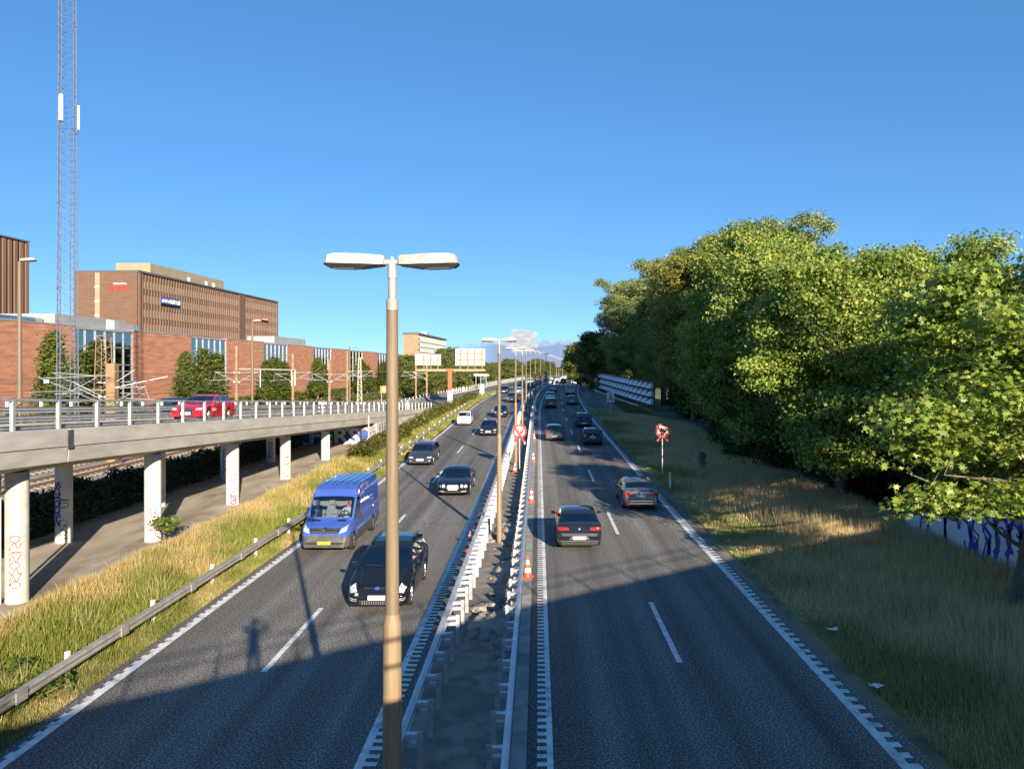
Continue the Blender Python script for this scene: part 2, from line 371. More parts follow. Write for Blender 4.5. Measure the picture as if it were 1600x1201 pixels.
def yrange(a, b): return [a] + [y for y in YST if a + .01 < y < b - .01] + [b]
def ribbon(name, m, ua, ub, y0, y1, dz, parent=None, step=None):
    ys = yrange(y0, y1) if not step else list(np.arange(y0, y1 + .001, step))
    fa = ua if callable(ua) else (lambda y: ua); fb = ub if callable(ub) else (lambda y: ub)
    mb = MB(); n = len(ys)
    mb.add([P(fa(y), y, dz) for y in ys] + [P(fb(y), y, dz) for y in ys], [(i, n + i, n + i + 1, i + 1) for i in range(n - 1)])
    return mb.build(name, m, parent, fix=False)
def groundz(x, y):
    """height of the land: follows the road on the right, stays low on the railway side"""
    u = x - c(y); s = min(1, max(0, (u + 24) / 8.0)); s = s * s * (3 - 2 * s)
    if y > 260: s = s + (1 - s) * min(1, (y - 260) / 200)
    return g(y) * s
def build_ground():
    us = [-4000, -2000, -1000, -500, -300, -200, -140, -100, -80, -60, -50, -42, -36, -30, -26, -24, -22, -20, -18, -16, -14, -12, -10.5, -7, -2.6, -.4, 3, 7.5, 9, 11, 13, 15, 17, 20, 25, 32, 45, 70, 110, 180, 300, 500, 1000, 2000, 4000]
    ys = [-600, -300, -150, -90] + YST + [2500, 4000, 6500]
    V = [(u + c(y), y, groundz(u + c(y), y) - .035) for y in ys for u in us]
    n = len(us); F = [(j*n+i, j*n+i+1, (j+1)*n+i+1, (j+1)*n+i) for j in range(len(ys)-1) for i in range(n-1)]
    struct(MB().add(V, F).build('ground', 'land', fix=False))
build_ground()

def build_roads():
    lr = struct(ribbon('road_oncoming', 'asphalt', -10.45, -2.75, -60, 1800, 0))
    rr_ = struct(ribbon('road_outbound', 'asphalt', -.22, 7.42, -60, 1800, 0))
    struct(ribbon('central_reservation', 'median_soil', -2.75, -.52, -60, 1800, -.004))
    kb = struct(ribbon('kerb_strip', 'kerb_concrete', -.52, -.22, -60, 400, .03))
    struct(ribbon('verge_left', 'verge_soil', lambda y: -15.2 if y < 112 else -15.2 + min(4.7, (y - 112) * .075), -10.45, -20, 172, -.012))
    struct(ribbon('verge_right', 'verge_soil', 7.42, 18.5, -20, 84, -.012))
    struct(ribbon('verge_nose', 'verge_soil', 7.42, lambda y: max(7.45, 18.5 - (y - 84) * .37 if y < 100 else 12.6 - (y - 100) * .43), 84, 112, -.012))
    struct(ribbon('verge_far_right', 'verge_soil', lambda y: 11.9 if y < 132 else max(7.45, 11.9 - (y - 132) * .075), 22, 112, 400, -.012))
    struct(ribbon('slip_road', 'asphalt', lambda y: max(7.42, 17.8 - (y - 84) * .36), lambda y: max(11.9, 22.3 - (y - 84) * .36) if y < 132 else max(7.5, 11.9 - (y - 132) * .075), 78, 198, -.006, step=4))
    # painted markings
    def line(name, ua, ub, y0, y1, par): return ribbon(name, 'road_paint', ua, ub, y0, y1, .005, par)
    line('edge_line', -10.1, -9.91, -40, 600, lr); line('edge_line', -3.42, -3.26, -40, 500, lr)
    line('edge_line', .17, .29, -40, 500, rr_); line('edge_line', 6.74, 6.94, -40, 600, rr_)
    dash = MB().add([(-.075, 0, 0), (.075, 0, 0), (.075, 5, 0), (-.075, 5, 0)], [(0, 1, 2, 3)]).mesh('lane_dash', 'road_paint', fix=False)
    def dashes(u, y0, par):
        y = y0
        while y < 420:
            ym = y + 2.5
            obj('lane_dash', dash, par, (u + c(y), y, (g(y) + max(g(y + 5), g(y)) ) / 2 * 0 + g(y) + .006), (math.atan(gs(ym)), 0, -math.atan(cs(ym))))
            y += 15
    dashes(-6.7, 18.75 - 15, lr); dashes(3.57, 19.35 - 15, rr_)
    # rumble teeth beside the edge lines
    def teeth(u0, u1, y0, y1, pitch, name, par, duty=.5):
        mb = MB(); y = y0
        while y < y1:
            e = y + pitch * duty
            mb.add([P(u0, y, .006), P(u1, y, .006), P(u1, e, .006), P(u0, e, .006)], [(0, 1, 2, 3)]); y += pitch
        o = mb.build(name, 'road_paint', par, fix=False); o['kind'] = 'stuff'
    teeth(-10.18, -10.1, 2, 90, .42, 'rumble_marks', lr, .55); teeth(-3.26, -3.02, 2, 130, .30, 'rumble_marks', lr)
    teeth(-.02, .17, 2, 130, .30, 'rumble_marks', rr_); teeth(6.94, 7.14, 2, 90, .42, 'rumble_marks', rr_)
    # gore where the ramp joins
    gp = MB(); gp.add([P(-10.3, 152, .008), P(-10.08, 176, .008), P(-10.14, 172, .008), P(-11.6, 150, .008)], [(0, 1, 2, 3)]); gp.build('gore_marking', 'road_paint', lr, fix=False)
    # sealed patches and cracks on the slow lane
    for (ua, ub, y0, y1) in ((-9.3, -8.2, 60, 96), (.6, 1.5, 30, 34), (4.2, 5.2, 62, 66)):
        pass
    r = random.Random(21)
    for par, uu, y0, y1 in ((lr, -8.1, 44, 92), (rr_, 5.1, 58, 120)):
        ph = r.uniform(0, 6); o = ribbon('tar_seam', 'asphalt_patch', lambda y: uu + .035 * math.sin(y * .9 + ph) + .02 * math.sin(y * 2.7), lambda y: uu + .05 + .035 * math.sin(y * .9 + ph) + .03 * math.sin(y * 3.1 + 1), y0, y1, .0035, par, step=1.0)
    for par, ua, ub, y in ((lr, -10.0, -6.9, 62.0), (lr, -10.0, -3.5, 108), (lr, -6.5, -3.6, 36.5), (rr_, .4, 6.6, 47.5), (rr_, .4, 3.4, 93)):
        MB().add([P(ua + (ub - ua) * k / 8, y + .12 * math.sin(k * 2.3 + y) , .003) for k in range(9)] + [P(ua + (ub - ua) * k / 8, y + .05 + .12 * math.sin(k * 2.3 + y) + .02 * math.sin(k * 5), .003) for k in range(9)], [(i, i + 1, 10 + i, 9 + i) for i in range(8)]).build('crack_seal', 'asphalt_patch', par, fix=False)
    # packed earth under the viaduct
    struct(ribbon('earth_path', 'packed_earth', lambda y: -22.2 + .35 * math.sin(y * .6), lambda y: -14.6 + .5 * math.sin(y * .45) + (.2 * math.sin(y * 1.7)), 4, 70, .0, step=1.0))
build_roads()

# ------------------------------------------------------------------ the footbridge the photographer stands on
def build_bridge():
    br = thing('road_bridge', 'concrete road bridge crossing over the motorway with low steel railing', 'bridge')
    d = Vector((1, .756, 0)).normalized(); n = Vector((-d.y, d.x, 0))   # n points forward over the road
    o0 = n * .22
    def pt(a, b, z): q = o0 + d * a + n * b; return (q.x, q.y, z)
    def slab(name, m, a0, a1, b0, b1, z0, z1, par=br):
        V = [pt(a, b, z) for z in (z0, z1) for a, b in ((a0, b0), (a1, b0), (a1, b1), (a0, b1))]
        return MB().add(V, [(0,3,2,1),(4,5,6,7),(0,1,5,4),(1,2,6,5),(2,3,7,6),(3,0,4,7)]).build(name, m, par)
    slab('deck', 'concrete', -16, 46, -13, -.32, 5.2, 5.8); slab('parapet', 'concrete', -16, 46, -.32, 0, 5.15, 6.12)
    slab('parapet', 'concrete', -16, 46, -13.3, -13, 5.15, 6.12)
    slab('abutment', 'concrete', -16.5, -15, -12.8, -.5, -.1, 5.2); slab('abutment', 'concrete', 40, 42, -12.8, -.5, -.1, 5.2)
    for z in (6.55, 6.85): MB().tube([pt(-16, -.15, z), pt(46, -.15, z)], .022, 6).build('handrail', 'galvanised', br)
    for a in np.arange(-15, 46, 2.0):
        if abs(a) > .6: MB().bar(pt(a, -.15, 6.12), pt(a, -.15, 6.86), .05).build('railing_post', 'galvanised', br)
build_bridge()

# ------------------------------------------------------------------ elevated ramp on the left
def un(y):  return float(np.interp(y, [-50, 95, 112, 130, 150, 173, 2000], [-15.5, -15.5, -14.9, -13.4, -11.9, -10.45, -10.45]))
RAMPW = 6.8
def rz_(y): return max(5.42 - .0443 * (y - 22), g(y) + .02) if y < 128 else g(y) + .02
def RP(v, y, dz=0.0):        # v metres left of the near edge of the ramp
    return (un(y) + c(y) - v, y, rz_(y) + dz)
def build_ramp():
    rp = thing('ramp_viaduct', 'long concrete ramp viaduct on round columns, sloping down to join the motorway', 'viaduct', (0, 0, 0))
    def span(name, y0, y1):
        ys = list(np.arange(y0, y1 - .5, 3.0)) + [y1]
        prof = [(0, .12), (.0, -.35), (.06, -.95), (1.15, -1.22), (RAMPW - 1.15, -1.22), (RAMPW - .06, -.95), (RAMPW, -.35), (RAMPW, .12), (RAMPW - .35, .12), (RAMPW - .35, 0), (.35, 0), (.35, .12)]
        k = lambda y: max(.25, min(1, (118 - y) / 40)) if y > 78 else 1
        MB().loft([[RP(v, y, (dz * k(y) if dz < 0 else dz)) for v, dz in prof] for y in ys]).build(name, 'concrete', rp)
    span('deck', 3, 25.35); span('deck', 25.42, 70); span('deck', 70.03, 118)
    # ledge line of the fascia and the joint plate
    for y0, y1 in ((3, 25.35), (25.42, 70), (70.03, 108)):
        ys = list(np.arange(y0, y1 - .5, 3.0)) + [y1]
        MB().loft([[RP(v, y, dz) for v, dz in ((.03, -.42), (-.035, -.42), (-.035, .125), (.1, .155), (.1, .05))] for y in ys]).build('edge_beam', 'concrete', rp)
    MB().box(-.02, .02, -.14, .14, -.5, .1).build('joint_plate', 'steel_dark', rp, RP(-.045, 25.38))
    # columns
    cyl = {}
    for row, (u, ds, rad) in enumerate(((-16.55, (15.6, 24.4, 33.0, 41.6, 50.3, 59.8), .335), (-20.25, (24.2, 32.8, 41.0, 49.8, 58.2), .335))):
        for y in ds:
            zt = rz_(y) - 1.18; z0 = g(y) - .2
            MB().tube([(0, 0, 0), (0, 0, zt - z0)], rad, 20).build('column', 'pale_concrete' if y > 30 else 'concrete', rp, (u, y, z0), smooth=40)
    MB().tube([(0, 0, 0), (0, 0, 4.6)], .06, 8).build('drain_pipe', 'pale_concrete', rp, (-16.95, 24.15, -.1), smooth=40)
    # abutment: wall across, wing wall that faces the road
    MB().add([(-22.2, 71, -.2), (-15.62, 71, -.2), (-15.62, 71, 1.95), (-22.2, 71, 1.95), (-22.2, 74, -.2), (-15.62, 74, -.2), (-15.62, 74, 1.9), (-22.2, 74, 1.9)],
             [(0,3,2,1),(4,5,6,7),(0,1,5,4),(1,2,6,5),(2,3,7,6),(3,0,4,7)]).build('abutment', 'pale_concrete', rp)
    V = []; ys = [74, 80, 86, 92, 100, 108, 116]
    for y in ys: 
        zt = rz_(y) - .95 * max(.25, min(1, (118 - y) / 40)) - .02
        V += [(-15.56 + (un(y) + 15.5), y, -.2), (-15.56 + (un(y) + 15.5), y, zt), (-15.9 + (un(y) + 15.5), y, zt), (-15.9 + (un(y) + 15.5), y, -.2)]
    MB().loft([V[i*4:i*4+4] for i in range(len(ys))]).build('wing_wall', 'pale_concrete', rp)
    # surfaced lane, also beyond the viaduct where it runs beside the motorway
    ys = [y for y in YST if 118 <= y <= 600]
    n = len(ys); 
    MB().add([RP(RAMPW, y, -.008) for y in ys] + [RP(0, y, -.008) for y in ys], [(i, n+i, n+i+1, i+1) for i in range(n-1)]).build('ramp_road', 'asphalt', None, fix=False)['kind'] = 'structure'
    ys = [3, 20, 40, 60, 80, 100, 118]; n = len(ys)
    MB().add([RP(RAMPW - .36, y, .006) for y in ys] + [RP(.36, y, .006) for y in ys], [(i, n+i, n+i+1, i+1) for i in range(n-1)]).build('lane_surface', 'asphalt', rp, fix=False)
    ys = [y for y in YST if 118 <= y <= 420]; n = len(ys)
    for v in (.25, RAMPW - .5):
        MB().add([RP(v + .16, y, .004) for y in ys] + [RP(v, y, .004) for y in ys], [(i, n+i, n+i+1, i+1) for i in range(n-1)]).build('edge_line', 'road_paint', bpy.data.objects['ramp_road'], fix=False)
    ys = [y for y in YST if 118 <= y <= 420]
    kb = MB().loft([[RP(v, y, dz) for v, dz in ((RAMPW, -.03), (RAMPW, .16), (RAMPW + .3, .16), (RAMPW + .3, -.03))] for y in ys]).build('ramp_kerb', 'pale_concrete', None)
    struct(kb)
    # near railing: I-posts on plates, low box beam, thin hand rail
    nr = thing('ramp_railing', 'galvanised steel railing with low beam along near edge of concrete ramp', 'railing')
    post = MB().box(-.05, .05, -.01, .01, .02, .95).box(-.055, -.04, -.055, .055, .02, .95).box(.04, .055, -.055, .055, .02, .95).box(-.09, .09, -.1, .1, 0, .022).mesh('post', 'galvanised')
    for i in range(45):
        y = 20.7 - 2.2 * 4 + i * 2.2
        obj('post', post, nr, RP(.17, y, .12))
    def beam(par, v, z0, z1, y0, y1, th=.08, name='beam', seg=4.4, m='galvanised', wave=False):
        y = y0
        while y < y1:
            e = min(y + seg - .03, y1)
            if wave:
                h = z1 - z0; pr = [(0, 0), (th, .17), (th, .33), (0, .5), (th, .67), (th, .83), (0, 1)]
                pr = [(v + a, z0 + b * h) for a, b in pr] + [(v + a - .012, z0 + b * h) for a, b in reversed(pr)]
            else: pr = [(v, z0), (v + th, z0), (v + th, z1), (v, z1)]
            MB().loft([[RP(a, yy, b) for a, b in pr] for yy in (y, e)]).build(name, m, par)
            y += seg
    beam(nr, .27, .10, .30, 11.9, 118, name='beam', wave=True)
    ys = list(np.arange(11.9, 110, 6)) + [109]
    MB().tube([RP(.17, y, 1.06) for y in ys], .025, 6).build('handrail', 'galvanised', nr)
    # far railing
    fr = thing('ramp_railing', 'galvanised railing with doubled crash beams along far edge of concrete ramp', 'railing')
    post2 = MB().prism([(-.06, 0), (.06, 0), (.06, .88), (-.06, 1.0)], 'x', -.05, .05).mesh('post', 'white_post')
    for i in range(70):
        y = 25.5 - 2.2 * 4 + i * 2.2
        obj('post', post2, fr, RP(RAMPW - .12, y, .12))
    beam(fr, RAMPW - .34, .18, .46, 18, 150, name='beam', wave=True); beam(fr, RAMPW - .34, .55, .83, 18, 150, name='beam', wave=True)
    ys = list(np.arange(18, 150, 6))
    MB().tube([RP(RAMPW - .12, y, 1.14) for y in ys], .025, 6).build('handrail', 'galvanised', fr)
    # barrier further on, beside the merged lane
    fb = thing('far_barrier', 'pale post and rail barrier beside the merging lane, by the shelter', 'barrier')
    for y in np.arange(152, 330, 3.5): obj('post', post2, fb, RP(RAMPW + .15, y, .16))
    ys = [152] + [y for y in YST if 152 < y < 330]
    MB().loft([[RP(RAMPW + v, y, z) for v, z in ((.0, .5), (.06, .5), (.06, .75), (.0, .75))] for y in ys]).build('rail', 'white_post', fb)
build_ramp()

# ------------------------------------------------------------------ graffiti: strokes and letters laid on the concrete they are sprayed on
def stroke_ribbon(lines, width, place):
    """lines: 2D polylines (s, t); place maps (s, t) to a 3D point just off the surface"""
    mb = MB()
    for ln in lines:
        n = len(ln); L_, R_ = [], []
        for i, p in enumerate(ln):
            a = ln[max(i-1, 0)]; b = ln[min(i+1, n-1)]; d = Vector((b[0]-a[0], b[1]-a[1])); d = d.normalized() if d.length > 1e-6 else Vector((1, 0))
            w = width * (.75 + .5 * math.sin(i * .9)**2) / 2; q = (-d.y * w, d.x * w)
            L_.append(place(p[0]+q[0], p[1]+q[1])); R_.append(place(p[0]-q[0], p[1]-q[1]))
        mb.add(L_ + R_, [(i, n+i, n+i+1, i+1) for i in range(n-1)])
    return mb
def tag_lines(r, n, cw, ch, loops=True):
    """a vertical row of loopy hand-drawn letters"""
    out = []
    for k in range(n):
        cz = -(k + .5) * ch; a0 = r.uniform(0, 6); kind = r.choice((0, 1, 1, 2)); pts = []
        for i in range(17):
            t = i / 16
            if kind == 0: x = cw * .5 * math.sin(a0 + t * 7.5); z = cz + ch * (.5 - t) * .9 + ch * .2 * math.cos(t * 8)
            elif kind == 1: x = cw * .48 * math.cos(a0 + t * 7.2) * (1 - .25 * t); z = cz + ch * .5 * math.sin(a0 + t * 7.2)
            else: x = cw * (t - .5); z = cz + ch * .5 * math.cos(t * 9.5 + a0)
            pts.append((x, z))
        out.append(pts)
    return out
def build_graffiti():
    vp = bpy.data.objects['ramp_viaduct']
    def on_col(u, y, rad, lines, w, m, z0, ang):
        def place(s, t): a = ang + s / rad; return (u + math.sin(a) * (rad + .006), y - math.cos(a) * (rad + .006), z0 + t)
        stroke_ribbon(lines, w, place).build('graffiti_tag', m, vp, fix=False)
    r = random.Random(3)
    on_col(-16.55, 24.4, .335, tag_lines(r, 8, .34, .205), .026, 'spray_red', 2.15, .42)
    on_col(-16.55, 33.0, .335, tag_lines(r, 5, .34, .2), .035, 'spray_red', 1.45, .5)
    on_col(-16.55, 33.0, .335, tag_lines(r, 3, .25, .22), .04, 'spray_cyan', 1.95, .75)
    on_col(-16.55, 33.0, .335, [[(-.2, .1), (-.05, .0), (-.18, -.1), (.1, -.2), (-.1, -.3)]], .035, 'spray_black', .75, .2)
    on_col(-16.55, 41.6, .335, tag_lines(r, 9, .36, .2), .03, 'spray_purple', 1.95, .55)
    on_col(-16.55, 41.6, .335, tag_lines(r, 3, .36, .18), .05, 'spray_red', .65, .5)
    on_col(-16.55, 50.3, .335, tag_lines(r, 8, .34, .2), .035, 'spray_black', 1.8, .5)
    on_col(-16.55, 59.8, .335, tag_lines(r, 7, .32, .19), .04, 'spray_purple', 1.7, .5)
    on_col(-20.25, 32.8, .335, tag_lines(r, 7, .3, .26), .07, 'spray_purple', 2.6, -.3)
    on_col(-20.25, 32.8, .335, tag_lines(r, 2, .4, .22), .03, 'spray_black', 1.95, .55)
    on_col(-20.25, 32.8, .335, tag_lines(r, 4, .35, .22), .022, 'spray_black', 1.0, .45)
    on_col(-20.25, 41.0, .335, tag_lines(r, 6, .3, .3), .05, 'spray_navy', 2.5, .1)
    on_col(-20.25, 41.0, .335, tag_lines(r, 2, .3, .2), .05, 'spray_red', 1.1, .5)
    on_col(-20.25, 49.8, .335, tag_lines(r, 6, .3, .25), .05, 'spray_navy', 2.2, .3)
    on_col(-20.25, 58.2, .335, tag_lines(r, 6, .3, .22), .05, 'spray_navy', 1.9, .3)
    # mural on the abutment face (faces the camera) in rounded silver letters on navy and orange
    def flat(name, me, x, y, z, sx=1, sz=1): return obj(name, me, vp, (x, y, z), (R(90), 0, 0), (sx, sz, 1))
    pl = MB(); pts = []
    for i in range(40):
        t = i / 39; pts.append((-22.0 + 6.3 * t, .42 + .10 * math.sin(t * 21) + .07 * math.sin(t * 47)))
    top = [(-22.0 + 6.3 * i / 39, 1.72 + .12 * math.sin(i * .9)) for i in range(40)]
    def poly(name, m, lo, hi, y):
        n = len(lo); MB().add([(a, y, b) for a, b in lo] + [(a, y, b) for a, b in hi], [(i, i+1, n+i+1, n+i) for i in range(n-1)]).build(name, m, vp, fix=False)
    poly('graffiti_mural', 'spray_orange', pts, [(a, b) for a, b in top], 70.994)
    poly('graffiti_mural', 'spray_navy', [(a, b + .14) for a, b in pts], [(a, b - .08) for a, b in top], 70.990)
    flat('graffiti_letters', text_mesh('FERS', 1.95, 'spray_black', offset=.10, space=1.02), -18.85, 70.985, 1.10, 1.18, 1)
    flat('graffiti_letters', text_mesh('FERS', 1.95, 'spray_silver', offset=.065, space=1.02), -18.85, 70.981, 1.10, 1.18, 1)
    # smaller pieces on the wing wall that faces the road
    def on_wall(s, t): return (-15.553, 74.4 + s, t)
    stroke_ribbon([[(x + .25 * math.cos(k), z + .2 * math.sin(k)) for k in np.linspace(0, 6.3, 12)] for x in (1.2, 2.4, 3.6) for z in (.7, 1.25, 1.7)], .16, on_wall).build('graffiti_tag', 'spray_black', vp, fix=False)
    stroke_ribbon([[(6 + i * .8 + .3 * math.sin(k * 2), .5 + k * .3) for k in np.linspace(0, 4, 9)] for i in range(6)], .35, on_wall).build('graffiti_tag', 'spray_green', vp, fix=False)
build_graffiti()

# ------------------------------------------------------------------ crash barriers
def build_barriers():
    postm = MB().box(-.045, .045, -.006, .006, -.1, .78).box(-.05, -.04, -.03, .03, -.1, .78).box(.04, .05, -.03, .03, -.1, .78).mesh('post', 'galvanised')
    brk = {}
    for s in (1, -1):
        mb = MB()
        for z in (.50, .66):
            mb.prism([(s * .04, -.05), (s * .32, -.085), (s * .32, .085), (s * .04, .05)], 'z', z, z + .09)
        brk[s] = mb.mesh('bracket', 'galvanised')
    def median(name, label, u_rail, u_post, s, y0):
        t = thing(name, label, 'guardrail', P(u_post, 12), 0, 'guardrails of the central reservation')
        inv = Vector(t.location)
        def rel(p): return (p[0] - inv.x, p[1] - inv.y, p[2] - inv.z)
        y = y0; k = 0
        while y < 190:
            po = obj('post', postm, t, rel(P(u_post, y)), (0, 0, -math.atan(cs(y))))
            obj('bracket', brk[s], po); y += 1.33; k += 1
        mb = MB()
        y1 = y
        while y < 420: mb.box(*[a for q in ((P(u_post, y)[0] - inv.x - .05, P(u_post, y)[0] - inv.x + .05), (y - inv.y - .03, y - inv.y + .03), (g(y) - inv.z - .1, g(y) - inv.z + .78)) for a in q]); y += 2
        o = mb.build('far_posts', 'galvanised', t); o['kind'] = 'stuff'
        # box rail: W profile facing the lane, one segment every four metres near by
        yy = 2.0
        while yy < 420:
            seg = 4.0 if yy < 120 else 12.0
            ys = [yy, yy + seg / 2, yy + seg - (.012 if yy < 120 else 0)]
            h0, h1 = .50, .80; q = -s
            pr = [(0, 0), (q*.075, .12), (q*.075, .34), (q*.01, .47), (q*.01, .53), (q*.075, .66), (q*.075, .88), (0, 1)]
            pr = [(u_rail + a, h0 + b * (h1 - h0)) for a, b in pr] + [(u_rail + .05 * s, h1), (u_rail + .05 * s, h0)]
            MB().loft([[rel(P(a, y_, b)) for a, b in pr] for y_ in ys]).build('rail', 'galvanised', t, smooth=25)
            yy += seg
    median('guardrail', 'new galvanised guardrail with posts on central reservation, oncoming traffic side', -2.50, -2.16, -1, 12.7)
    median('guardrail', 'new galvanised guardrail with posts on central reservation, beside the cones', -.55, -.86, 1, 12.2)
    # older box beam along the left verge
    t = thing('guardrail', 'old weathered steel guardrail along the grassy left verge', 'guardrail')
    yy = 4.0
    while yy < 118:
        pr = [(-10.92, .48), (-10.78, .48), (-10.76, .53), (-10.78, .575), (-10.83, .585), (-10.78, .60), (-10.76, .65), (-10.78, .70), (-10.92, .70)]
        MB().loft([[P(a, y_, b) for a, b in pr] for y_ in (yy, yy + 2, yy + 3.985)]).build('rail', 'old_galvanised', t, smooth=25)
        yy += 4
    pm = MB().box(-.05, .05, -.05, .05, -.1, .78, .008).mesh('post', 'white_post')
    for y in np.arange(6, 118, 4.0): obj('post', pm, t, P(-11.03, y))
    jm = MB().box(-.012, .012, -.18, .18, .47, .71).mesh('splice_plate', 'old_galvanised')
    for y in np.arange(8, 110, 4.0): obj('splice_plate', jm, t, P(-10.755, y))
build_barriers()

# ------------------------------------------------------------------ lamp posts
def head_mesh():
    """one luminaire pointing to +x: shell, dark tray, lens"""
    sh = MB(); rings = []
    for x, w, zb, zt in ((0, .09, -.03, .062), (.03, .105, -.035, .072), (.30, .125, -.035, .082), (.56, .125, -.035, .080), (.635, .105, -.035, .062), (.66, .08, -.03, .018)):
        rings.append([(x, -w, zb), (x, w, zb), (x, w * .97, zb + (zt - zb) * .55), (x, w * .72, zt), (x, -w * .72, zt), (x, -w * .97, zb + (zt - zb) * .55)])
    sh.loft(rings)
    tr = MB().loft([[(x, -w, -.034), (x, w, -.034), (x, w * .75, zb), (x, -w * .75, zb)] for x, w, zb in ((.01, .10, -.042), (.25, .125, -.078), (.62, .118, -.078), (.672, .085, -.05))])
    le = MB().loft([[(x, -w, -.077), (x, w, -.077), (x, w * .8, zb), (x, -w * .8, zb)] for x, w, zb in ((.28, .085, -.080), (.34, .09, -.088), (.56, .085, -.088), (.61, .075, -.080))])
    return sh.mesh('lamp_head', 'lamp_shell', 30), tr.mesh('tray', 'lamp_dark'), le.mesh('lens', 'lamp_lens')
HEAD = head_mesh()
def build_lamps():
    low = MB().tube([(0, 0, -.2), (0, 0, 4.45), (0, 0, 4.52), (0, 0, 4.63)], [.112, .104, .104, .078], 20).mesh('lower_pole', 'lamp_pole', 50)
    up = MB().tube([(0, 0, 4.6), (0, 0, 8.10)], [.078, .065], 20).mesh('upper_pole', 'lamp_pole_upper', 50)
    sl = MB().tube([(0, 0, 8.06), (0, 0, 8.18), (0, 0, 8.185), (0, 0, 8.44)], [.068, .068, .047, .047], 16).mesh('sleeve', 'old_galvanised', 40)
    cp = MB().tube([(0, 0, 8.42), (0, 0, 8.53), (0, 0, 8.60), (0, 0, 8.66)], [.054, .054, .042, .02], 14).mesh('socket', 'galvanised', 40)
    arm = MB().tube([(-.16, 0, 8.60), (.16, 0, 8.60)], .034, 10).mesh('cross_arm', 'galvanised', 40)
    ring = MB().tube([(0, 0, 3.86), (0, 0, 3.90)], .1075, 20).mesh('band', 'galvanised', 40)
    names = ['nearest twin-headed lamp post on central reservation, tall brown pole in the foreground', 'second twin-headed brown lamp post, standing between the median guardrails',
             'third twin-headed lamp post, right behind the red ringed median sign', 'fourth twin-headed lamp post along the central reservation']
    words = ['fifth', 'sixth', 'seventh', 'eighth', 'ninth', 'tenth', 'eleventh', 'twelfth', 'thirteenth', 'fourteenth', 'fifteenth']
    for k in range(15):
        y = 8.69 + 23.95 * k; u = -1.65
        lab = names[k] if k < 4 else '%s twin-headed lamp post in the line receding along the median' % words[k - 4]
        t = thing('lamp_post', lab, 'lamp post', P(u, y), -math.atan(cs(y)) + (R(rng.uniform(-2, 2)) if k else 0), 'twin lamp posts on the central reservation')
        for nm, me in (('lower_pole', low), ('upper_pole', up), ('sleeve', sl), ('socket', cp), ('cross_arm', arm)): obj(nm, me, t)
        for s in (1, -1):
            h = obj('lamp_head', HEAD[0], t, (s * .085, 0, 8.60), (0, R(-1.5) , 0 if s > 0 else math.pi))
            obj('tray', HEAD[1], h); obj('lens', HEAD[2], h)
    # single lamps along the far side of the ramp
    for k, (y, lab) in enumerate(((33.4, 'single-headed lamp post at far side of ramp, left of the lattice mast'), (60.6, 'single-headed lamp post beyond the ramp, in front of brick wall panels'),
                                  (92, 'small single-headed lamp post at the low end of the ramp railing'), (19.5, None))):
        if lab is None: continue
        zb = rz_(y) - .8
        t = thing('ramp_lamp_post', lab, 'lamp post', (un(y) - RAMPW - .25, y, zb), 0, 'single lamp posts along the ramp')
        H = (12.05, 11.1, 9.95)[k] - zb
        MB().tube([(0, 0, -.3), (0, 0, H * .5), (0, 0, H)], [.11, .09, .07], 14).build('pole', 'lamp_pole_upper', t, smooth=50)
        MB().tube([(0, 0, H - .02), (.12, 0, H + .04)], .04, 8).build('arm', 'lamp_pole', t)
        h = obj('lamp_head', HEAD[0], t, (.05, 0, H + .05), (0, R(-3), 0)); obj('tray', HEAD[1], h); obj('lens', HEAD[2], h)
build_lamps()

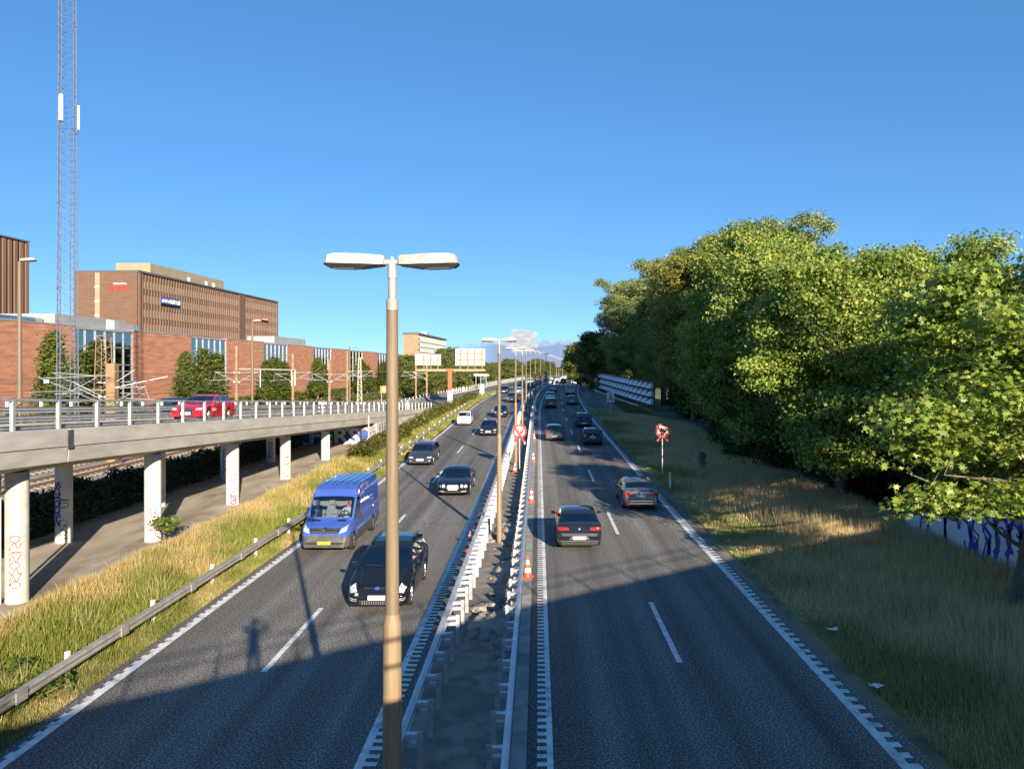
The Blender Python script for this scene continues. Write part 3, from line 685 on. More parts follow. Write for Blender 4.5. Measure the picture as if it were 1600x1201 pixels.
# ------------------------------------------------------------------ railway beside the motorway
def build_railway():
    bed = MB(); ys = [10, 40, 80, 120, 180, 260]; n = len(ys)
    bed.add([(-46 + c(y), y, .03) for y in ys] + [(-24.6 + c(y), y, .03) for y in ys], [(i, n+i, n+i+1, i+1) for i in range(n-1)])
    struct(bed.build('ballast_bed', 'ballast', fix=False))
    slp = MB().box(-1.25, 1.25, -.13, .13, 0, .16, .02).mesh('sleeper', 'sleeper_mat')
    words = ('nearest', 'second', 'third', 'farthest')
    for k, u in enumerate((-27.2, -31.4, -36.0, -40.4)):
        t = thing('railway_track', '%s railway track of the four behind the ramp columns' % words[k], 'railway track', (u, 40, .03), 0, 'railway tracks')
        for s in (-1, 1):
            rail = MB(); web = [[(s*.75 + a, y - 40, b) for a, b in ((-.07, .16), (.07, .16), (.012, .2), (.012, .28), (.036, .29), (.036, .325), (-.036, .325), (-.036, .29), (-.012, .28), (-.012, .2))] for y in (10, 260)]
            r_ = rail.loft(web).build('rail', 'rail_rust', t)
            MB().box(s*.75 - .03, s*.75 + .03, -30, 220, .3255, .329).build('running_surface', 'rail_shine', r_)
        for i in range(58): obj('sleeper', slp, t, (rng.uniform(-.03, .03), 35 - 40 + i * .65, 0))
        mb = MB(); y = 35 + 58 * .65
        while y < 200: mb.box(-1.25, 1.25, y - 40 - .13, y - 40 + .13, 0, .15); y += .65
        o = mb.build('far_sleepers', 'sleeper_mat', t); o['kind'] = 'stuff'
    # catenary masts, cantilevers and wires
    def lattice_column(x, y, z0, z1, w0, w1, m, t, name):
        mb = MB(); n = int((z1 - z0) / .55)
        for sx in (-1, 1):
            for sy in (-1, 1): mb.bar((sx*w0, sy*w0, z0), (sx*w1, sy*w1, z1), .06)
        for i in range(n):
            a = i / n; b = (i + 1) / n; wa = w0 + (w1 - w0) * a; wb = w0 + (w1 - w0) * b; za = z0 + (z1 - z0) * a; zb = z0 + (z1 - z0) * b; q = 1 if i % 2 else -1
            for s in (-1, 1):
                mb.bar((q*wa, s*wa, za), (-q*wb, s*wb, zb), .03); mb.bar((s*wa, q*wa, za), (s*wb, -q*wb, zb), .03)
        mb.box(-w1-.05, w1+.05, -w1-.05, w1+.05, z1, z1 + .06)
        return mb.build(name, m, t)
    def cantilever(t, x0, z0, s, L_=2.9):
        mb = MB()
        mb.tube([(x0, 0, z0 + 1.25), (x0 + s * L_ * .75, 0, z0 + 1.35)], .035, 6); mb.tube([(x0, 0, z0 + .1), (x0 + s * L_ * .78, 0, z0 + 1.42)], .04, 6)
        mb.tube([(x0 + s * L_ * .3, 0, z0 + .45), (x0 + s * L_ * 1.0, 0, z0 + .32)], .03, 6); mb.tube([(x0 + s * L_ * .75, 0, z0 + 1.35), (x0 + s * L_ * .86, 0, z0 + .35)], .02, 6)
        mb.build('cantilever_arm', 'galvanised', t)
        ins = MB()
        for zz in (1.25, .1): ins.tube([(x0 + s * .05, 0, z0 + zz), (x0 + s * .4, 0, z0 + zz + .03)], [.07, .07], 8)
        ins.build('insulator', 'antenna_white', t)
    def mast(label, x, y, h, kind, arms):
        t = thing('catenary_mast', label, 'catenary mast', (x, y, 0), 0, 'railway catenary masts')
        if kind == 'lattice': lattice_column(0, 0, 0, h, .42, .2, 'sign_back', t, 'lattice_column')
        elif kind == 'wide': lattice_column(0, 0, 0, h, .62, .38, 'lamp_pole', t, 'lattice_column')
        elif kind == 'box': MB().box(-.33, .33, -.33, .33, 0, h, .02).build('column', 'brown_steel', t)
        else: MB().box(-.16, .16, -.13, .13, 0, h).build('column', 'brown_steel', t)
        for s, z in arms: cantilever(t, 0, z, s, 3.4)
        return t
    def at(px, Y): return (px - 840.7) * Y / 1200
    mast('wide lattice catenary mast of tan steel beside a brown box column', at(162, 62), 62, 10.0, 'wide', ((-1, 5.0), (1, 5.0)))
    mast('square brown box column next to the wide lattice mast', at(176, 61), 61, 7.8, 'box', ((-1, 4.4), (1, 4.6)))
    mast('slim brown catenary post in front of the second brick panel', at(370, 95), 95, 10.2, 'post', ((1, 5.6), (-1, 5.6)))
    mast('catenary post with portal arm in front of the third brick panel', at(458, 112), 112, 9.6, 'post', ((1, 5.5), (-1, 5.3)))
    mast('brown catenary post beside white cabinet near the hedge', at(515, 120), 120, 8.8, 'post', ((-1, 5.2), (1, 5.2)))
    mast('brown catenary post right before the fourth brick panel', at(543, 140), 140, 10.6, 'post', ((1, 5.6),))
    mast('grey lattice catenary mast in front of the fifth glass bay', at(562, 150), 150, 9.5, 'lattice', ((1, 5.6), (-1, 5.6)))
    mast('catenary post just left of the overhead sign gantry', at(650, 165), 165, 9.2, 'post', ((-1, 5.4),))
    mast('far catenary post below the smaller sign back', at(667, 150), 150, 8.0, 'post', ((-1, 5.2),))
    # horizontal portal beam with droppers between two posts
    t = thing('catenary_portal', 'horizontal tan portal beam with white droppers over the railway', 'catenary', (at(372, 96), 96, 0))
    x1 = at(462, 112) - t.location.x
    MB().bar((0, 0, 7.35), (x1, 16, 7.2), .16).build('beam', 'sign_back', t)
    for q in (.35, .92, .985): MB().tube([(x1*q, 16*q, 7.2), (x1*q, 16*q, 4.9)], .06, 6).build('dropper', 'antenna_white', t)
    # long diagonal stay tubes beside the lattice mast
    t = thing('catenary_bracing', 'tangle of white catenary tubes in front of the columnar trees', 'catenary', (at(110, 60), 60, 0))
    def q(px, py, Y=60): return (at(px, Y) - t.location.x, Y - 60, 7.4 - (py - 575.6) * Y / 1200)
    for a, b in (((60, 589), (152, 627)), ((80, 581), (170, 625)), ((68, 591), (170, 586)), ((56, 612), (130, 610)), ((85, 616), (116, 611)), ((108, 613), (150, 590)), ((85, 582), (150, 587)), ((46, 616), (70, 618)), ((182, 596), (210, 578)), ((180, 605), (262, 588)), ((180, 580), (205, 580)), ((40, 614), (72, 611))):
        MB().tube([q(*a, 58 + rng.uniform(0, 4)), q(*b, 60)], .03, 6).build('tube', 'galvanised', t)
    MB().box(*[v for p_ in zip(q(69, 598), q(76, 593)) for v in (p_[0] - .02, p_[1] + .02)]).build('tag_plate', 'antenna_white', t)
    # wires
    for k, (u, z) in enumerate(((-27.2, 5.6), (-27.2, 6.9), (-31.4, 5.6), (-31.4, 6.9), (-36, 5.6), (-36, 6.9), (-40.4, 5.6), (-40.4, 6.9))):
        if k % 2 == 0: t = thing('catenary_wire', 'contact and carrier wires over the %s railway track' % words[k // 2], 'wire', (u, 20, 0), 0, 'railway wires')
        MB().tube([(0, y, z - (0 if k % 2 == 0 else .35 * math.sin(math.pi * ((y % 60) / 60)))) for y in range(0, 250, 10)], .018, 4).build('wire', 'steel_dark', t)
build_railway()

# ------------------------------------------------------------------ buildings
BV = Vector(((900 - 840.7) / 1200, 1, 0)).normalized()      # direction of the long facades
BN = Vector((BV.y, -BV.x, 0))                               # towards the road
def facade_pt(px, X0, Y0):
    """distance s along the facade line through (X0, Y0) whose point stands at picture column px"""
    k = (px - 840.7) / 1200; return (k * Y0 - X0) / (BV.x - k * BV.y)
def obox(name, m, org, s0, s1, d0, d1, z0, z1, par):
    """box along the facade: s along, d outwards to the road"""
    V = []
    for z in (z0, z1):
        for s, d in ((s0, d0), (s1, d0), (s1, d1), (s0, d1)): p = org + BV * s + BN * d; V.append((p.x, p.y, z))
    return MB().add(V, [(0,3,2,1),(4,5,6,7),(0,1,5,4),(1,2,6,5),(2,3,7,6),(3,0,4,7)]).build(name, m, par)
def build_brick_hall():
    org = Vector((-66, 90, 0)); t = thing('brick_hall', 'long low red brick hall with tall glass bays behind the railway', 'building')
    S = lambda px: facade_pt(px, org.x, org.y)
    edges = [('b', -60, 118), ('g', 118, 208), ('b', 208, 299), ('g', 299, 354), ('b', 354, 412), ('g', 412, 449), ('b', 449, 490), ('g', 490, 517.5), ('b', 517.5, 547.5), ('g', 547.5, 566.5), ('b', 566.5, 590), ('g', 590, 606), ('b', 606, 628), ('g', 628, 640), ('b', 640, 652)]
    tops = dict(zip(range(len(edges)), (13.35, 13.25, 13.35, 13.25, 13.3, 13.25, 13.2, 13.15, 13.1, 13.05, 13.0, 12.95, 12.9, 12.85, 12.8)))
    pane_n = 0
    for i, (k, a, b) in enumerate(edges):
        s0, s1 = S(a), S(b); zt = tops[i]
        if k == 'b':
            obox('brick_panel', 'red_brick', org, s0, s1, -14, 0, -.5, zt, t)
            obox('coping', 'roof_grey', org, s0 + .05, s1 - .05, -14.1, .08, zt, zt + .16, t)
        else:
            obox('bay_core', 'facade_dark', org, s0, s1, -13, -3.2, -.5, zt - .3, t)
            for zf in (.1, 4.0, 7.9): obox('floor_slab', 'pale_concrete', org, s0 + .02, s1 - .02, -3.15, -.5, zf - .15, zf + .15, t)
            obox('bay_roof', 'roof_grey', org, s0 - .1, s1 + .1, -13, -.04, zt - .25, zt + .1, t)
            near = i < 6; nc = 6 if i < 8 else 4; zs = (0, 2.65, 5.3, 7.95, 10.6, zt - .25)
            for q in range(nc + 1):
                s = s0 + (s1 - s0) * q / nc; w = .06 if q not in (0, nc) else .1
                obox('mullion', 'mullion', org, max(s0, s - w), min(s1, s + w), -.34, -.06, 0, zt - .27, t)
            for z in zs[1:-1]: obox('transom', 'mullion', org, s0 + .15, s1 - .15, -.32, -.10, z - .07, z + .07, t)
            for q in range(nc):
                for r_ in range(5):
                    a_ = s0 + (s1 - s0) * q / nc + .1; b_ = s0 + (s1 - s0) * (q + 1) / nc - .1
                    obox('pane', 'facade_glass', org, a_, b_, -.24, -.20, zs[r_] + .08, zs[r_ + 1] - .08, t)
    # plant boxes on the roof
    obox('roof_house', 'roof_grey', org, S(118) - 2, S(212), -11, -1.6, 13.3, 15.0, t); obox('roof_house', 'roof_grey', org, S(212) + .4, S(255), -11, -4, 13.4, 14.7, t)
    obox('roof_house', 'roof_grey', org, S(465), S(510), -13, -6, 13.0, 15.6, t)
    obox('roof_unit', 'antenna_white', org, S(182), S(194), -2.6, -1.55, 13.4, 14.9, t)
    obox('skylight', 'facade_glass', org, S(-40), S(100), -9, -3, 13.5, 14.3, t)
build_brick_hall()

def build_office():
    org = Vector((-105.2, 202, 0)); t = thing('office_block', 'tall brown brick office block with rows of slit windows', 'building')
    S = lambda px: facade_pt(px, org.x, org.y)
    s0, s1 = S(214), S(433); zt = 33.2
    obox('wall', 'brown_brick', org, s0 + .3, s1 - .3, -16.8, 0, 0, zt - .5, t)
    obox('roof_edge', 'roof_dark', org, s0 - .05, s1 + .05, -17, .55, zt - .5, zt, t)
    # the end wall that faces the camera, with a recessed stair strip
    obox('end_wall', 'brown_brick', org, s0 - .3, s0 + .28, -17, -13.2 + 1.7, 0, zt - .02 - .5, t)
    obox('end_wall', 'brown_brick', org, s0 - .3, s0 + .28, -9.9, .2, 0, zt - .52, t)
    obox('stair_strip', 'tan_cladding', org, s0 + .0, s0 + .29, -11.45, -9.95, 0, zt - .53, t)
    for k in range(8): obox('stair_ledge', 'pale_concrete', org, s0 - .25, s0 + .0, -11.4, -10.0, 2.4 + k * 3.75, 2.75 + k * 3.75, t)
    # ribs and slit windows
    n1, n2 = 40, 20; sg0, sg1 = S(373), S(382)
    cols = [s0 + 2.2 + (sg0 - s0 - 2.6) * (i + .5) / n1 for i in range(n1)] + [sg1 + (s1 - sg1 - .8) * (i + .5) / n2 for i in range(n2)]
    w1 = (sg0 - s0 - 2.6) / n1; w2 = (s1 - sg1 - .8) / n2
    rib = {}
    for i, s in enumerate(cols):
        w = w1 if i < n1 else w2
        obox('rib', 'rib_brown', org, s - w * .5, s - w * .14, .003, .26, 0, zt - .52, t)
    obox('pier', 'brown_brick', org, sg0 - .3, sg1 - .5, .003, .42, 0, zt - .52, t)
    obox('pier', 'rib_brown', org, s1 - 1.2, s1 - .3, .003, .52, 0, zt - .53, t); obox('pier', 'rib_brown', org, s0 + .3, s0 + 1.3, .003, .5, 0, zt - .53, t)
    wst = MB()
    for r_ in range(6):
        z = zt - 4.6 - r_ * 3.75
        for i, s in enumerate(cols):
            w = w1 if i < n1 else w2
            if r_ < 5: obox('window', 'win_frame', org, s - w * .02, s + w * .30, .02, .2, z, z + 2.0, t)
            else:
                V = [tuple((org + BV * a + BN * b).xy) + (zz,) for zz in (z, z + 2.0) for a, b in ((s - w * .02, .02), (s + w * .30, .02), (s + w * .30, .2), (s - w * .02, .2))]
                wst.add(V, [(0,3,2,1),(4,5,6,7),(0,1,5,4),(1,2,6,5),(2,3,7,6),(3,0,4,7)])
    wst.build('lower_windows', 'win_frame', t)['kind'] = 'stuff'
    pan = MB()
    # penthouse
    obox('penthouse', 'tan_cladding', org, S(262), S(372), -15, -5, zt - .2, zt + 4.0, t)
    for px in (318, 344, 355): obox('penthouse_vent', 'antenna_white', org, S(px), S(px + 2.5), -4.98, -4.7, zt + .6, zt + 2.4, t)
    # roof signs
    ex = org + BV * (s0 - .36)
    def strokes(n, w, h, seed, par, pos, rz, m):
        # unreadable far lettering: upright strokes of uneven height with a few cross bars
        r_ = random.Random(seed); mb = MB()
        for i in range(n):
            x = (i + .5) / n * w - w / 2; k = w / n
            mb.box(x - k * .42, x - k * .2, -.06, 0, -h / 2, h / 2 * r_.choice((1, 1, .75)))
            if r_.random() < .75: mb.box(x - k * .19, x + k * .3, -.06, 0, (zc := r_.choice((-.5, 0, .36)) * h), zc + h * .15)
            if r_.random() < .5: mb.box(x + k * .1, x + k * .3, -.06, 0, -h / 2, h * .3)
        o = mb.build('sign_lettering', m, par, pos); o.rotation_euler = (0, 0, rz)
    def put(n, w, h, seed, m, p, z, rz, par): strokes(n, w, h, seed, par, (p.x, p.y, z), rz, m)
    put(9, 5.4, 1.25, 4, 'sign_red', ex + BN * -4.6, 28.5, math.atan2(BN.y, BN.x), t); put(12, 3.9, .42, 5, 'sign_white', ex + BN * -4.3, 29.65, math.atan2(BN.y, BN.x), t)
    b = obox('sign_board', 'spray_navy', org, S(247), S(275), .66, .95, 25.3, 27.2, t)
    put(9, 5.2, .9, 6, 'sign_white', org + BV * S(255.5) + BN * 1.02, 26.2, math.atan2(BV.y, BV.x), b); put(7, 5.4, 1.2, 8, 'sign_white', org + BV * S(268.5) + BN * 1.02, 26.2, math.atan2(BV.y, BV.x), b)
    obox('sign_board', 'sign_red', org, S(405), S(416), .66, .9, 25.0, 26.0, t)
    obox('sign_stripe', 'sign_white', org, S(406), S(415), .905, .93, 25.3, 25.65, t)
build_office()

def build_ribbed_block():
    t = thing('ribbed_block', 'brown ribbed building cut by the left picture edge', 'building')
    Y0 = 150; org = Vector(((42.5 - 840.7) * Y0 / 1200, Y0, 0)); zt = 7.4 + (575.6 - 377) * Y0 / 1200
    obox('wall', 'brown_brick', org, -40, 0, -12, 0, 0, zt - .3, t)
    for i in range(26): obox('rib', 'rib_brown', org, -.85 - i * 1.5, -.05 - i * 1.5, .003, .42, 0, zt - .5, t)
    obox('roof_edge', 'roof_dark', org, -40.2, .1, -12.1, .55, zt - .3, zt, t)
build_ribbed_block()

def build_slab_block():
    t = thing('apartment_slab', 'distant white apartment slab with red brick gable end', 'building')
    Y0 = 430; X0 = (630 - 840.7) * Y0 / 1200; X1 = (653.5 - 840.7) * Y0 / 1200; zt = 7.4 + 53 * Y0 / 1200
    dv = Vector(((900 - 840.7) / 1200, 1)).normalized()
    k = (697 - 840.7) / 1200; s1 = (k * Y0 - X1) / (dv.x - k * dv.y)
    def box(name, m, a0, a1, b0, b1, z0, z1):
        V = [(X1 + a + dv.x * b, Y0 + dv.y * b, z) for z in (z0, z1) for a, b in ((a0, b0), (a1, b0), (a1, b1), (a0, b1))]
        return MB().add(V, [(0,3,2,1),(4,5,6,7),(0,1,5,4),(1,2,6,5),(2,3,7,6),(3,0,4,7)]).build(name, m, t)
    W = X1 - X0
    box('gable', 'red_brick', -W, 0, 0, .5, 0, zt); box('wall', 'white_render', -W, -.3, .52, s1, 0, zt - .4)
    box('roof', 'roof_dark', -W - .3, .4, -.3, s1 + .5, zt, zt + 1.1)
    for r_ in range(7):
        z = zt - 3.2 - r_ * 3.0; box('floor_band', 'pale_concrete', -.28, .25, .6, s1, z - .55, z - .1)
        for i in range(14):
            b = 2 + (s1 - 4) * i / 13.0; box('window', 'dark_window' if i == 0 else 'sign_back', -.3, -.2, b, b + (s1 / 24), z, z + 1.5)
    box('roof_unit', 'roof_grey', -7, -3, s1 * .45, s1 * .5, zt + 1.1, zt + 3.5)
build_slab_block()

def build_mast():
    Y0 = 80; x = (105.5 - 840.7) * Y0 / 1200; t = thing('lattice_mast', 'tall slender steel lattice radio mast rising above the brick hall', 'mast', (x, Y0, 0), R(42))
    H = 62; w = lambda z: 1.0 - (z / H) * .32
    for sx in (-1, 1):
        for sy in (-1, 1): MB().tube([(sx*w(0)*.85, sy*w(0)*.85, 0), (sx*w(H)*.85, sy*w(H)*.85, H)], [.062, .05], 6).build('leg', 'mast_steel', t)
    br = [MB() for _ in range(4)]; z = 0; st = 1.12
    while z < H - st:
        a = w(z) * .85; b = w(z + st) * .85; m_ = w(z + st / 2) * .85
        c0 = [(-a, -a), (a, -a), (a, a), (-a, a)]; c1 = [(-b, -b), (b, -b), (b, b), (-b, b)]
        for f in range(4):
            p, q_ = c0[f], c0[(f + 1) % 4]; p1, q1 = c1[f], c1[(f + 1) % 4]
            br[f].tube([(*p, z), (*q1, z + st)], .022, 4, False); br[f].tube([(*q_, z), (*q1, z + st * .02)], .02, 4, False) if False else br[f].tube([(*p1, z + st), (*q1, z + st)], .018, 4, False)
        z += st
    for f in range(4): br[f].build('bracing', 'mast_steel', t)
    for zf in (7.5, 15.8, 24.7, 34, 43):
        a = w(zf) * .85
        for sx in (-1, 1):
            for sy in (-1, 1): MB().box(sx*a - .11, sx*a + .11, sy*a - .11, sy*a + .11, zf - .05, zf + .05).build('flange', 'mast_steel', t)
    MB().tube([(.25, -.1, 0), (.2, -.1, 33)], .05, 6).build('cable_ladder', 'mast_steel', t)
    a = w(34) * .85
    MB().box(-a - .22, -a + .10, -a - .45, -a + .15, 32.8, 35.5, .04).build('panel_antenna', 'antenna_white', t)
    MB().box(a + .02, a + .22, -a - .3, -a - .1, 32.2, 34.7, .03).build('panel_antenna', 'antenna_white', t)
    MB().tube([(a + .12, -a - .2, 32.2), (a, -a - .2, 31.6), (.3, -a, 32.3)], .03, 5).build('feeder_cable', 'black_rubber', t)
build_mast()

# ------------------------------------------------------------------ signs, gantry, noise barrier, cones, small items
def disc(mb, r0, r1, y, n=28, cx=0, cz=0):
    o = len(mb.v)
    for k in range(n):
        a = 2 * math.pi * k / n; mb.v += [(cx + r0 * math.cos(a), y, cz + r0 * math.sin(a)), (cx + r1 * math.cos(a), y, cz + r1 * math.sin(a))]
    for k in range(n): mb.f.append((o+2*k, o+2*k+1, o+2*((k+1) % n)+1, o+2*((k+1) % n)))
    return mb
def speed_sign(name, label, u, y, zc, r_, legs):
    t = thing(name, label, 'road sign', P(u, y), 0, 'taped over speed limit signs')
    MB().tube([(0, .012, zc), (0, -.012, zc)], r_, 28).build('disc', 'sign_white', t)
    disc(MB(), r_ * .74, r_ * .995, -.0155).build('red_ring', 'sign_red', t, (0, 0, zc), fix=False)
    obj('numerals', text_mesh('90', r_ * 1.05, 'sign_black', offset=.012), t, (0, -.016, zc), (R(90), 0, 0))
    for s in (-1, 1):      # strips of tape crossing the face and hanging below
        V = [(s * r_ * .82 - .07, zc + r_ * .62), (s * r_ * .82 + .07, zc + r_ * .75), (-s * r_ * .72 + .09, zc - r_ * 1.55), (-s * r_ * .72 - .08, zc - r_ * 1.48)]
        MB().prism(V, 'y', -.024 - .004 * (s > 0), -.021 - .004 * (s > 0)).build('tape', 'tape_red' if legs == 1 else 'sign_red', t)
    if legs == 2:
        for s in (-1, 1): MB().prism([(s*r_*.62, zc - r_*1.42), (s*r_*.62 + s*.11, zc - r_*1.5), (s*r_*.80, zc - r_*1.85), (s*r_*.66, zc - r_*1.85)], 'y', -.018, .0).build('tape_end', 'sign_white', t)
    MB().tube([(0, .045, -.1), (0, .045, zc + r_ * .5)], .038, 10).build('pole', 'galvanised', t, smooth=40)
    MB().box(-.09, .09, .0, .09, 0, .05).build('foot', 'galvanised', t)
def build_signs():
    speed_sign('speed_sign', 'red ringed speed sign crossed with bright red tape on the central reservation', -1.30, 54, 2.75, .49, 2)
    speed_sign('speed_sign', 'red ringed speed sign crossed with dark red tape on the right verge', 8.42, 52, 3.0, .47, 1)
    speed_sign('speed_sign', 'distant red ringed speed sign beside the end of the noise barrier', 10.6, 158, 2.75, .5, 1)
    t = thing('merge_sign', 'white merging lanes sign on a pole in the right verge', 'road sign', P(9.45, 100))
    MB().box(-.5, .5, -.02, .02, 1.95, 3.25, .01).build('panel', 'sign_white', t)
    MB().add([(-.06, -.024, 2.62), (.06, -.024, 2.62), (.05, -.024, 3.12), (-.05, -.024, 3.12), (-.33, -.024, 2.1), (-.18, -.024, 2.1), (.18, -.024, 2.1), (.33, -.024, 2.1), (0, -.024, 2.5)],
             [(0, 8, 1, 2, 3), (4, 5, 8, 0), (6, 7, 1, 8)]).build('arrow_symbol', 'sign_black', t, fix=False)
    MB().tube([(0, -.03, 2.55), (0, -.03, 2.95)], .028, 6).build('arrow_core', 'tape_red', t)
    MB().tube([(0, .05, -.1), (0, .05, 2.6)], .045, 10).build('pole', 'galvanised', t)
    # delineator post
    t = thing('delineator_post', 'white delineator post with yellow reflector in the right verge', 'delineator', P(7.95, 46.3))
    MB().prism([(-.06, 0), (.06, 0), (.06, .98), (-.02, 1.05), (-.06, 1.05)], 'y', -.03, .03).build('body', 'sign_white', t)
    MB().box(-.045, .045, -.036, -.031, .72, .95).build('reflector', 'plate_yellow', t)
    # weathered stump in the grass
    t = thing('tree_stump', 'dark weathered stump standing in the grass beside the trees', 'stump', P(11.0, 51.5))
    r = random.Random(5)
    MB().loft([[((.26 - .03 * z + .05 * math.sin(a * 3 + z * 2)) * math.cos(a), (.26 - .03 * z + .04 * math.cos(a * 2 + z)) * math.sin(a), z + (.12 * math.sin(a * 2) if z > 1.2 else 0)) for a in np.linspace(0, 6.283, 15)[:-1]] for z in (-.1, .2, .6, 1.0, 1.25, 1.5)]).build('trunk', 'bark', t, smooth=50)
    MB().add([(.12, -.27, 1.0), (.2, -.24, 1.02), (.19, -.23, 1.16), (.10, -.26, 1.15)], [(0, 1, 2, 3)]).build('bare_wood', 'sign_back', t, fix=False)
    # back of overhead direction signs
    t = thing('sign_gantry', 'T-shaped overhead gantry seen from behind with two large pale sign backs', 'sign gantry', (-13.4, 117, g(117)))
    zb = g(117); Yg = 117
    def Z(py): return 7.4 - (py - 575.6) * Yg / 1200 - zb
    def X(px): return (px - 840.7) * Yg / 1200 + 13.4
    MB().box(-.36, .36, -.3, .3, -.3, Z(610), .03).build('column_base', 'pale_concrete', t)
    MB().box(-.32, .32, -.28, .28, Z(610), Z(576), .02).build('column', 'rust_paint', t)
    MB().box(-.45, .45, -.34, .34, Z(580), Z(575.5), .02).build('column_head', 'rust_paint', t)
    MB().box(X(651), X(758), -.2, .2, Z(580), Z(576.4)).build('beam', 'beam_tan', t)
    for (x0, x1, y0, y1, vx, hy) in ((648, 688.5, 553.5, 570.5, (662, 673, 684), (561.5,)), (711, 757.5, 545, 571, (719, 731, 742, 753), (553, 562))):
        p = MB().box(X(x0), X(x1), .38, .42, Z(y1), Z(y0), .01).build('sign_back', 'sign_back', t)
        for v in vx: MB().box(X(v) - .07, X(v) + .07, .22, .379, Z(581), Z(y0 + .4)).build('stiffener', 'brown_steel', t)
        for h in hy: MB().box(X(x0 + 1), X(x1 - 1), .3, .378, Z(h) - .05, Z(h) + .05).build('rail', 'brown_steel', t)
    t = thing('chevron_marker', 'small grey sign panel on a post at the grassy nose of the ramp', 'road sign', P(-11.2, 143))
    MB().box(-.42, .42, -.02, .02, .7, 2.5, .01).build('panel', 'galvanised', t); MB().tube([(0, .05, -.1), (0, .05, 2.3)], .05, 8).build('pole', 'galvanised', t)
    # small posts in the left verge
    for (px, py, Y, lab) in ((576, 716, 66, 'thin white marker pole in front of the graffiti abutment'), (637, 652, 93, 'grey marker pole in tall weeds left of the second lamp post')):
        x = (px - 840.7) * Y / 1200; t = thing('marker_pole', lab, 'pole', (x, Y, g(Y)))
        MB().tube([(0, 0, -.1), (0, 0, 2.9 if Y < 80 else 2.6)], .045, 8).build('pole', 'white_post', t)
        MB().box(-.1, .1, -.07, -.04, .6 if Y < 80 else 2.0, 1.0 if Y < 80 else 2.5).build('plate', 'sign_white', t)
    # shelter on the platform
    t = thing('platform_shelter', 'white roofed platform shelter beyond the ramp barrier', 'shelter', ((748 - 840.7) * 190 / 1200, 190, g(190)))
    MB().prism([(-2.4, 3.2), (-1.8, 3.5), (1.8, 3.5), (2.6, 3.2), (2.4, 3.08), (-2.3, 3.08)], 'y', -1.5, 5).build('roof', 'antenna_white', t)
    for xx in (-1.9, -.6, .6, 1.9): MB().box(xx - .06, xx + .06, -1.0, -.9, 0, 3.1).build('post', 'mullion', t)
    for xx in (-1.25, 0, 1.25): MB().box(xx - .55, xx + .55, 2.0, 2.04, .4, 2.8).build('pane', 'facade_glass', t)
    # white cabinet and orange board by the railway
    t = thing('cabinet', 'white trackside cabinet by the hedge', 'cabinet', ((503 - 840.7) * 112 / 1200, 112, 0))
    MB().box(-.45, .45, -.3, .3, .9, 2.6, .03).build('body', 'antenna_white', t); MB().box(-.5, .5, -.35, .35, 2.6, 2.7).build('lid', 'roof_grey', t); MB().box(-.3, .3, -.2, .2, 0, .9).build('plinth', 'concrete', t)
    t = thing('work_board', 'orange railway work board right of the white cabinet', 'board', ((600 - 840.7) * 150 / 1200, 150, 0))
    MB().box(-.75, .75, -.03, .03, 2.6, 4.0, .01).build('panel', 'safety_orange', t); MB().box(-.3, .3, -.035, -.031, 3.0, 3.7).build('patch', 'sign_white', t)
    for xx in (-.5, .5): MB().box(xx - .04, xx + .04, .03, .1, 0, 4.0).build('leg', 'galvanised', t)
    # tall white pylon beside the far trees
    t = thing('white_pylon', 'tall white pylon sign standing by the far right trees', 'pylon', ((910 - 840.7) * 206 / 1200, 206, g(206)))
    MB().box(-.42, .42, -.35, .35, 0, 10.2, .05).build('body', 'antenna_white', t); MB().box(-.52, -.422, -.36, .36, 0, 10.25).build('edge_strip', 'roof_dark', t)
build_signs()

